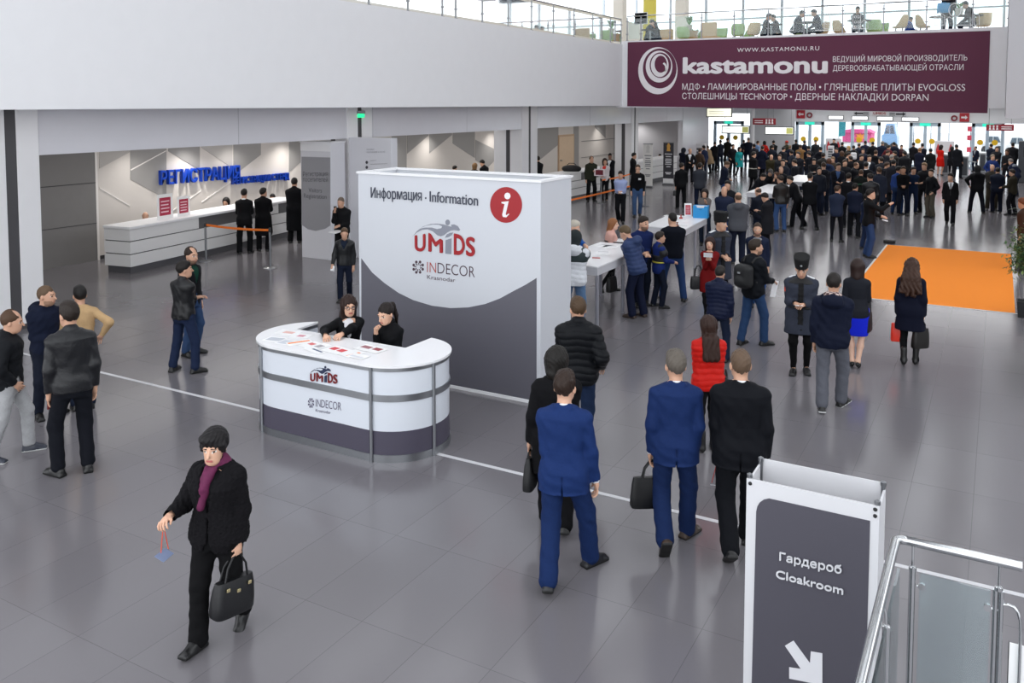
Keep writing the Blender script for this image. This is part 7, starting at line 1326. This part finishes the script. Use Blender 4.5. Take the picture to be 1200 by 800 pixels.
P(933, None, 163.5, 0, 'person in black between the red hat and the tan jacket', ('jacket', '12141a'), ('trousers', '14151c'), h=1.76, hair=('short', HB))
P(942, None, 164.5, 40, 'person in dark blue just behind the tan jacket', ('jacket', '151a2a'), ('jeans', JD), h=1.78, hair=('short', HD))
P(955, 197, 164, 175, 'person in a dark grey jacket walking towards us by the left turnstile', ('jacket', '1d2026'), ('trousers', '2a2f3c'), hair=('short', HB), walk=.4)
# ------------------------------------------------------------------ crowd before the middle doors
P(977.5, None, 162.5, 178, 'distant person in black before the display with red figures', ('jacket', '14151b'), ('trousers', '15161c'), h=1.76, hair=('short', HB))
P(987, None, 166.5, 10, 'person in a black coat left of the person with white straps', ('coat', '111217', .3), ('trousers', '121217'), h=1.76, hair=('short', HB))
P(994.5, None, 171, 190, 'person with blonde hair left of the white straps', ('jacket', '3a342c'), ('jeans', JD), h=1.66, sex='f', hair=('long', 'a8884c', .15))
i = P(1000.5, None, 170.5, 0, 'person in black wearing a white strapped rucksack', ('jacket', '15161a'), ('jeans', JD), h=1.72, hair=('short', HB)); backpack(i, 'pale rucksack worn by a person before the middle doors', 'c9cacd')
P(986, None, 177, 20, 'person with long brown hair in a dark coat in the middle of the crowd', ('coat', '17181c', .3), ('slim', '121216'), h=1.66, sex='f', hair=('long', '4a3222', .2))
P(1006, None, 168, 30, 'person in dark navy right of the white straps', ('jacket', '171c2c'), ('jeans', JD), h=1.74, hair=('short', HR))
P(1014, None, 165, 5, 'person in a navy jacket, first of the row facing the doors', ('jacket', '151b30'), ('trousers', '12161f'), h=1.80, hair=('short', HB), build=1.1)
P(1023, None, 166, -5, 'person in a black jacket, second of the row facing the doors', ('jacket', '101218'), ('trousers', '12141a'), h=1.80, hair=('balding', HD), build=1.12)
P(1034, None, 165.5, 12, 'broad person in a dark blue coat, third of the row facing the doors', ('coat', '151b2e', .35), ('trousers', '12141c'), h=1.84, hair=('short', HG), build=1.15)
P(1048, None, 166.5, 0, 'person in a navy coat, fourth of the row facing the doors', ('coat', '141828', .3), ('trousers', '12141c'), h=1.80, hair=('short', HB), build=1.1)
P(1040.5, None, 170, 30, 'person in dark red squeezed into the row facing the doors', ('jacket', '5a1a20'), ('jeans', JD), h=1.70, hair=('short', HD))
P(1055.5, 203, 169.5, 150, 'person in a dark jacket and pale trousers at the white topped turnstile', ('jacket', '3a2226'), ('trousers', 'cfcfd2'), hair=('short', HR))
P(1043.5, 228, 181, 3, 'person with grey hair in a dark coat standing with back turned', ('coat', '15161b', .3), ('trousers', '121318'), hair=('short', '8a8680'), build=1.15)
P(1007.5, None, 180.5, 140, 'person with brown hair in a black jacket glancing right', ('jacket', '121318'), ('jeans', JD), h=1.78, hair=('short', HD))
P(1001.5, None, 190, 110, 'person with a balding head leaning towards the right', ('jacket', '15161c'), ('jeans', JD), h=1.68, hair=('balding', '5a4232'), lean=14)
P(982, None, 190.5, 176, 'person in a dark jacket over a blue shirt facing us', ('blazer', '131620'), ('jeans', JD), h=1.80, inner='46608c', hair=('short', HD), build=1.1)
P(989.5, None, 187, 165, 'person with a half hidden face behind the blue shirt', ('jacket', '14161c'), ('jeans', JD), h=1.74, hair=('short', HR))
P(976.5, None, 183.5, 185, 'person with fair hair behind the far end of the counter', ('jacket', '3a3028'), ('jeans', JD), h=1.70, hair=('short', HL))
P(994.5, None, 203, -2, 'person in black with a pale collar, back turned', ('suit', '101116'), ('trousers', '101116'), h=1.76, hair=('short', HB))
P(1009, None, 198.5, 3, 'person in a black jacket with a green stripe across the back', ('jacket', '101513'), ('jeans', JD), h=1.74, hair=('buzz', '4a3526'), extra=[('panel', '1f5a3a', .30, .34, .045, False)])
P(1020.5, None, 203, -4, 'person in a black leather jacket behind the raised hand', ('leather', '121317'), ('jeans', JD), h=1.80, hair=('short', HB), build=1.12)
P(1030.5, None, 196, 2, 'person with brown hair in a grey blue coat, back turned', ('coat', '272c3a', .34), ('trousers', '15161c'), h=1.80, hair=('short', '4a3526'))
P(979.5, 283, 217, 0, 'person in a dark denim jacket with pale stripes down the back', ('jacket', '222b40'), ('slim', '121319'), hair=('short', HR), head=(40, 5), hands=('front', 'face'))
P(1000.5, 278, 214.5, 8, 'person in a navy jacket and black trousers beside the denim jacket', ('jacket', '141c30'), ('trousers', '101217'), hair=('short', HB), head=(20, 0), hands=('front', 'chest'))
P(1011, 292, 226, 60, 'person in a navy jacket with a white collar behind the pointing man', ('jacket', '16223e'), ('jeans', '1f2c48'), hair=('short', HB), inner='d8dade')
i = P(1018, 301, 221, 78, 'person in a black jacket and jeans raising one hand to the right', ('jacket', '0e0f12'), ('jeans', '2c4066'), hair=('short', '1a1412'), hands=('elbow', (.02, .44, .0)), head=(10, 0), extra=[('badge', '', .09)], skin=1); hold(i, 0, .2, .14, 'white paper in the lower hand of the man raising one hand', (0, 0, -.06))
P(1051, 251, 194.5, 30, 'person in a bright blue shirt half hidden behind the bearded man', ('shirt', '2c4684'), ('jeans', '223456'), hair=('short', HB))
P(1057, 252, 194.5, 176, 'bearded person in black with hands clasped, left of the talking group', ('sweater', '101114'), ('jeans', '151b2a'), hair=('short', '3a2a1a'), beard='4a3420', hands=('front', 'front'), skin=2)
P(1068.5, 250, 195, 178, 'person in a navy sweater with folded arms in the talking group', ('sweater', '16243c'), ('jeans', '17233c'), hair=('short', HD), hands=('cross', 'cross'))
P(1083.5, 249, 190, 205, 'person in dark clothes standing behind the khaki trousers', ('jacket', '131419'), ('trousers', '131419'), hair=('short', HL))
P(1088.5, 255, 198, 230, 'person in a black jacket and khaki trousers facing left', ('jacket', '101217'), ('trousers', '5c564c'), hair=('short', HD), hands=('pocket', 'down'), skin=1)
P(1112.5, 263, 202.5, 178, 'person in a black blazer with a white shirt and dark tie walking towards us', ('blazer', '0e0f12'), ('trousers', '0d0e12'), inner='e2e4e8', hair=('short', HB), walk=.6, hands=('down', 'down'), extra=[('tie', '14151c')])
# right hand side
i = P(1101.5, 205.5, 169.5, 30, 'person with dark hair in a bright red dress before the doors', ('dress', 'c8180c', .42), ('dress', 'c8180c'), sex='f', hair=('long', '1c100e', .16), hands=('chest', 'chest'), shoes='15110f', head=(20, 15))
P(1114.5, 207, 177.5, 20, 'person in a short black coat beside the man in black, right of the red dress', ('coat', '101116', .30), ('slim', '141419'), h=1.66, sex='f', hair=('bob', HB, .12))
i = P(1121.5, 209, 169, 15, 'person in a black coat leaning towards the woman in the short coat', ('coat', '101218', .32), ('trousers', '10121a'), hair=('short', HB), feet=[dict(x=.16, y=.1), dict(x=.16, y=-.1, yaw=.5)], side=-6)
P(1142.5, 201, 174.5, 215, 'person in a dark blazer and grey scarf by the right turnstile', ('blazer', '151a2c'), ('trousers', '141a2c'), inner='8a8c94', hair=('balding', HB), skin=2)
P(1070.5, None, 167, 4, 'person in black facing the doors, left of the papers', ('jacket', '121318'), ('trousers', '121318'), h=1.76, hair=('short', HB))
P(1081, None, 168, 0, 'person in a navy suit facing the doors, right of the papers', ('suit', '131724'), ('trousers', '131724'), h=1.78, hair=('short', HB))
i = P(1076, 214, 173, 25, 'person with light brown hair in a dark coat holding white papers', ('coat', '13182a', .3), ('trousers', '12151f'), hair=('short', '8a623c'), hands=('front', 'chest')); hold(i, 1, .24, .30, 'white papers held before the middle turnstile')
P(1090, 213, 174, -10, 'person in a dark green coat between the papers and the red dress', ('coat', '16191a', .3), ('trousers', '12141a'), h=1.70, hair=('short', HB))
P(1144, 249.5, 194, -10, 'person in a black hooded jacket with legs apart at the right', ('hood', '0e0f13'), ('trousers', '10131c'), hair=('short', HB), build=1.15, feet=[dict(x=.2, y=.05), dict(x=.2, y=-.05, yaw=.4)], hands=('hip', 'front'), extra=[('hoodup', '0e0f13')])
P(1161, 246, 192, 178, 'person with a bald forehead facing us beside the navy jacket at right', ('jacket', '2c2a26'), ('trousers', '3a352c'), hair=('fringe', '6a4c38'), beard='5a4232', hands=('front', 'front'))
P(1167.5, 249, 196, -12, 'broad person in a dark navy jacket, back turned at right', ('jacket', '111829'), ('trousers', '111524'), hair=('short', HB), build=1.2, hands=('front', 'front'))
P(1186, 252, 198, -70, 'person in an olive brown jacket at the right edge by the palm', ('jacket', '2e2a20'), ('trousers', '15151a'), hair=('short', HD), hands=('elbow', 'front'))
P(1163, None, 181, 170, 'person in a blue jacket with a white mark on the chest', ('jacket', '1d2f66'), ('jeans', JD), h=1.70, hair=('short', '8a7a68'), extra=[('badge', '', .07)])
P(1168, None, 171.5, 175, 'person with brown hair in dark clothing behind the blue jacket', ('jacket', '1b1d22'), ('trousers', '15161c'), h=1.76, hair=('short', HR))
P(1161.5, None, 168.5, 10, 'person in dark blue at the right-hand doors', ('jacket', '151c2c'), ('jeans', JD), h=1.78, hair=('short', HB), hands=('front', 'chest'))
P(1180, None, 175.5, 200, 'person with a brown face and black jacket beside the terminal', ('jacket', '16161a'), ('trousers', '15161c'), h=1.74, hair=('short', HR), skin=2, dark=True)
P(1187, None, 167, 5, 'large person in black just left of the dark terminal', ('jacket', '101115'), ('trousers', '101115'), h=1.88, hair=('short', HB), build=1.2)
P(1184, None, 186, -60, 'person in a grey topped navy jacket stooping at the right edge', ('jacket', '1a2238'), ('jeans', JD), h=1.66, hair=('short', HG), lean=20, build=1.15, extra=[('panel', '6a707a', .40, .54, .045, False)])
P(1201, None, 232, -80, 'person in a brown jacket cut off by the right picture edge above the ficus', ('jacket', '3e2a20'), ('trousers', '1a1a1e'), h=1.74, hair=('short', '6a3a20'), skin=2)
# behind the information wall, at the second desk
P(534, None, 194.5, 60, 'person in black bending over the desk behind the information wall', ('jacket', '121318'), ('jeans', JD), h=1.60, hair=('short', HB), lean=30, hands=('table', 'table'))
P(555.5, None, 191, 20, 'person with light brown hair standing behind the information wall', ('jacket', '2a221e'), ('jeans', JD), h=1.66, sex='f', hair=('long', '8a6a48', .2))
i = P(566, None, 187, -50, 'person in a black jacket looking down behind the information wall', ('jacket', '101116'), ('jeans', JD), h=1.78, hair=('short', HB), lean=10, head=(0, 20), hands=('chest', 'chest')); hold(i, 0, .2, .26, 'white paper in the hands of the man behind the information wall')
P(631, None, 183, -30, 'person in black half hidden by the white pier of the third bay', ('jacket', '101116'), ('trousers', '101116'), h=1.78, hair=('short', HD), skin=1)
solidbag = empty('travel_bag', (-15.6, 32.6, 1.15), .2, 'black travel bag lying on the desk beside the olive jacket', 'bag'); solid('bag_body', [ell((0, 0, .12), (.42, .2, .15)), plane((0, 0, .002), (0, 0, -1)), cap((-.3, 0, .1), (.3, 0, .1), .11, .10)], .03, mat('nylon_black', '0e0f12', .6), solidbag); b = MB(); b.tube([(-.2, 0, .26), (-.1, 0, .34), (.1, 0, .34), (.2, 0, .26)], .014, 8); b.build('handle', BLK, solidbag)
# figures deep in the crowd that nothing tells apart
rd = random.Random(21)
for px, hy in ((884, 168.5), (893, 171), (905, 170), (917, 172), (930, 176), (936, 178), (948, 171), (950, 178), (961, 172), (965, 179), (981, 173), (992, 178.5), (998, 183), (1012, 174), (1019, 181), (1026, 176), (1033, 184), (1037, 176), (1050, 177), (1061, 177), (1015, 190), (1036, 190), (965, 190), (872, 164), (918, 186.5), (934, 187), (1047, 187), (960, 196)):
    P(px, None, hy, rd.choice((0, 10, -15, 30, 170, 190, 90, -60)), 'person in dark clothes deep in the crowd between the counters and the doors', (rd.choice(('jacket', 'hood', 'suit', 'coat', 'puffer')), rd.choice(('121318', '15171f', '191d28', '1d1b1a', '14182a', '22232a'))), ('trousers', rd.choice(('121319', '161a26', '1a2030'))), h=rd.uniform(1.66, 1.84), hair=('short', rd.choice((HB, HD, HR, '15110f'))), group='dark figures deep in the crowd')
# ------------------------------------------------------------------ gallery cafe guests
def guest(px, hy, Y, f, label, top, hair=('short', HB), sex='m', lean=12, stand=False, z=.48, hands=('table', 'table'), h=1.72, head=(0, 15), **k):
    p = onY(px, hy, Y); pos = A(p[0], Y, ZG)
    if stand: return person(label, pos, h, f, top, ('jeans', JD), sex=sex, hair=hair, hands=hands, lean=lean, head=head, **k)
    return person(label, pos, h, f, top, ('jeans', JD), sex=sex, hair=hair, sit=z, hands=hands, lean=lean, head=head, feet=[dict(x=.1, y=.34), dict(x=.1, y=.34)], **k)
guest(895.5, 21, 34.4, 100, 'person with brown hair seated left in the pair above the banner', ('sweater', '2a2c34'), ('short', HD))
guest(911.5, 19, 35.1, 260, 'person in black seated right in the pair above the banner', ('jacket', '14161c'))
guest(931, 10, 34.3, 80, 'person in dark blue leaning forward to the right at a cafe table', ('jacket', '1c2434'), lean=22, z=.56)
guest(960.5, 9, 34.6, 262, 'person in dark blue leaning forward to the left at a cafe table', ('jacket', '1b2438'), lean=14, z=.56)
guest(1005, 7, 34.4, 178, 'person in grey eating alone at a table in the cafe', ('sweater', '3a3e46'), ('short', HD), z=.56, lean=16)
guest(1063.5, 25, 34.0, 60, 'child in blue seated among the beige chairs of the cafe', ('jacket', '2a4aa0'), h=1.2, z=.42)
i = guest(1111, -16, 34.2, 30, 'person in black standing with a bright blue bag in the cafe', ('jacket', '16181e'), stand=True, h=1.78, hands=('elbow', 'elbow'), lean=10); bag(onY(1106, 3, 33.95), 0, .42, .34, .14, '2a9ad8', 'bright blue shopping bag held by the standing person in the cafe', drop=.02, hw=.1, name='carrier_bag')
guest(1141, 9, 34.2, 262, 'person in black with hunched shoulders at the right end of the cafe', ('jacket', '14151a'), lean=20, z=.56)
guest(759.5, 27, 34.4, 60, 'person in dark clothing seated at the left end of the cafe', ('jacket', '1c2430')); guest(771.5, 29, 35.5, 250, 'person in black facing the one at the left end of the cafe', ('jacket', '16181e'), ('long', HB, .15), 'f')
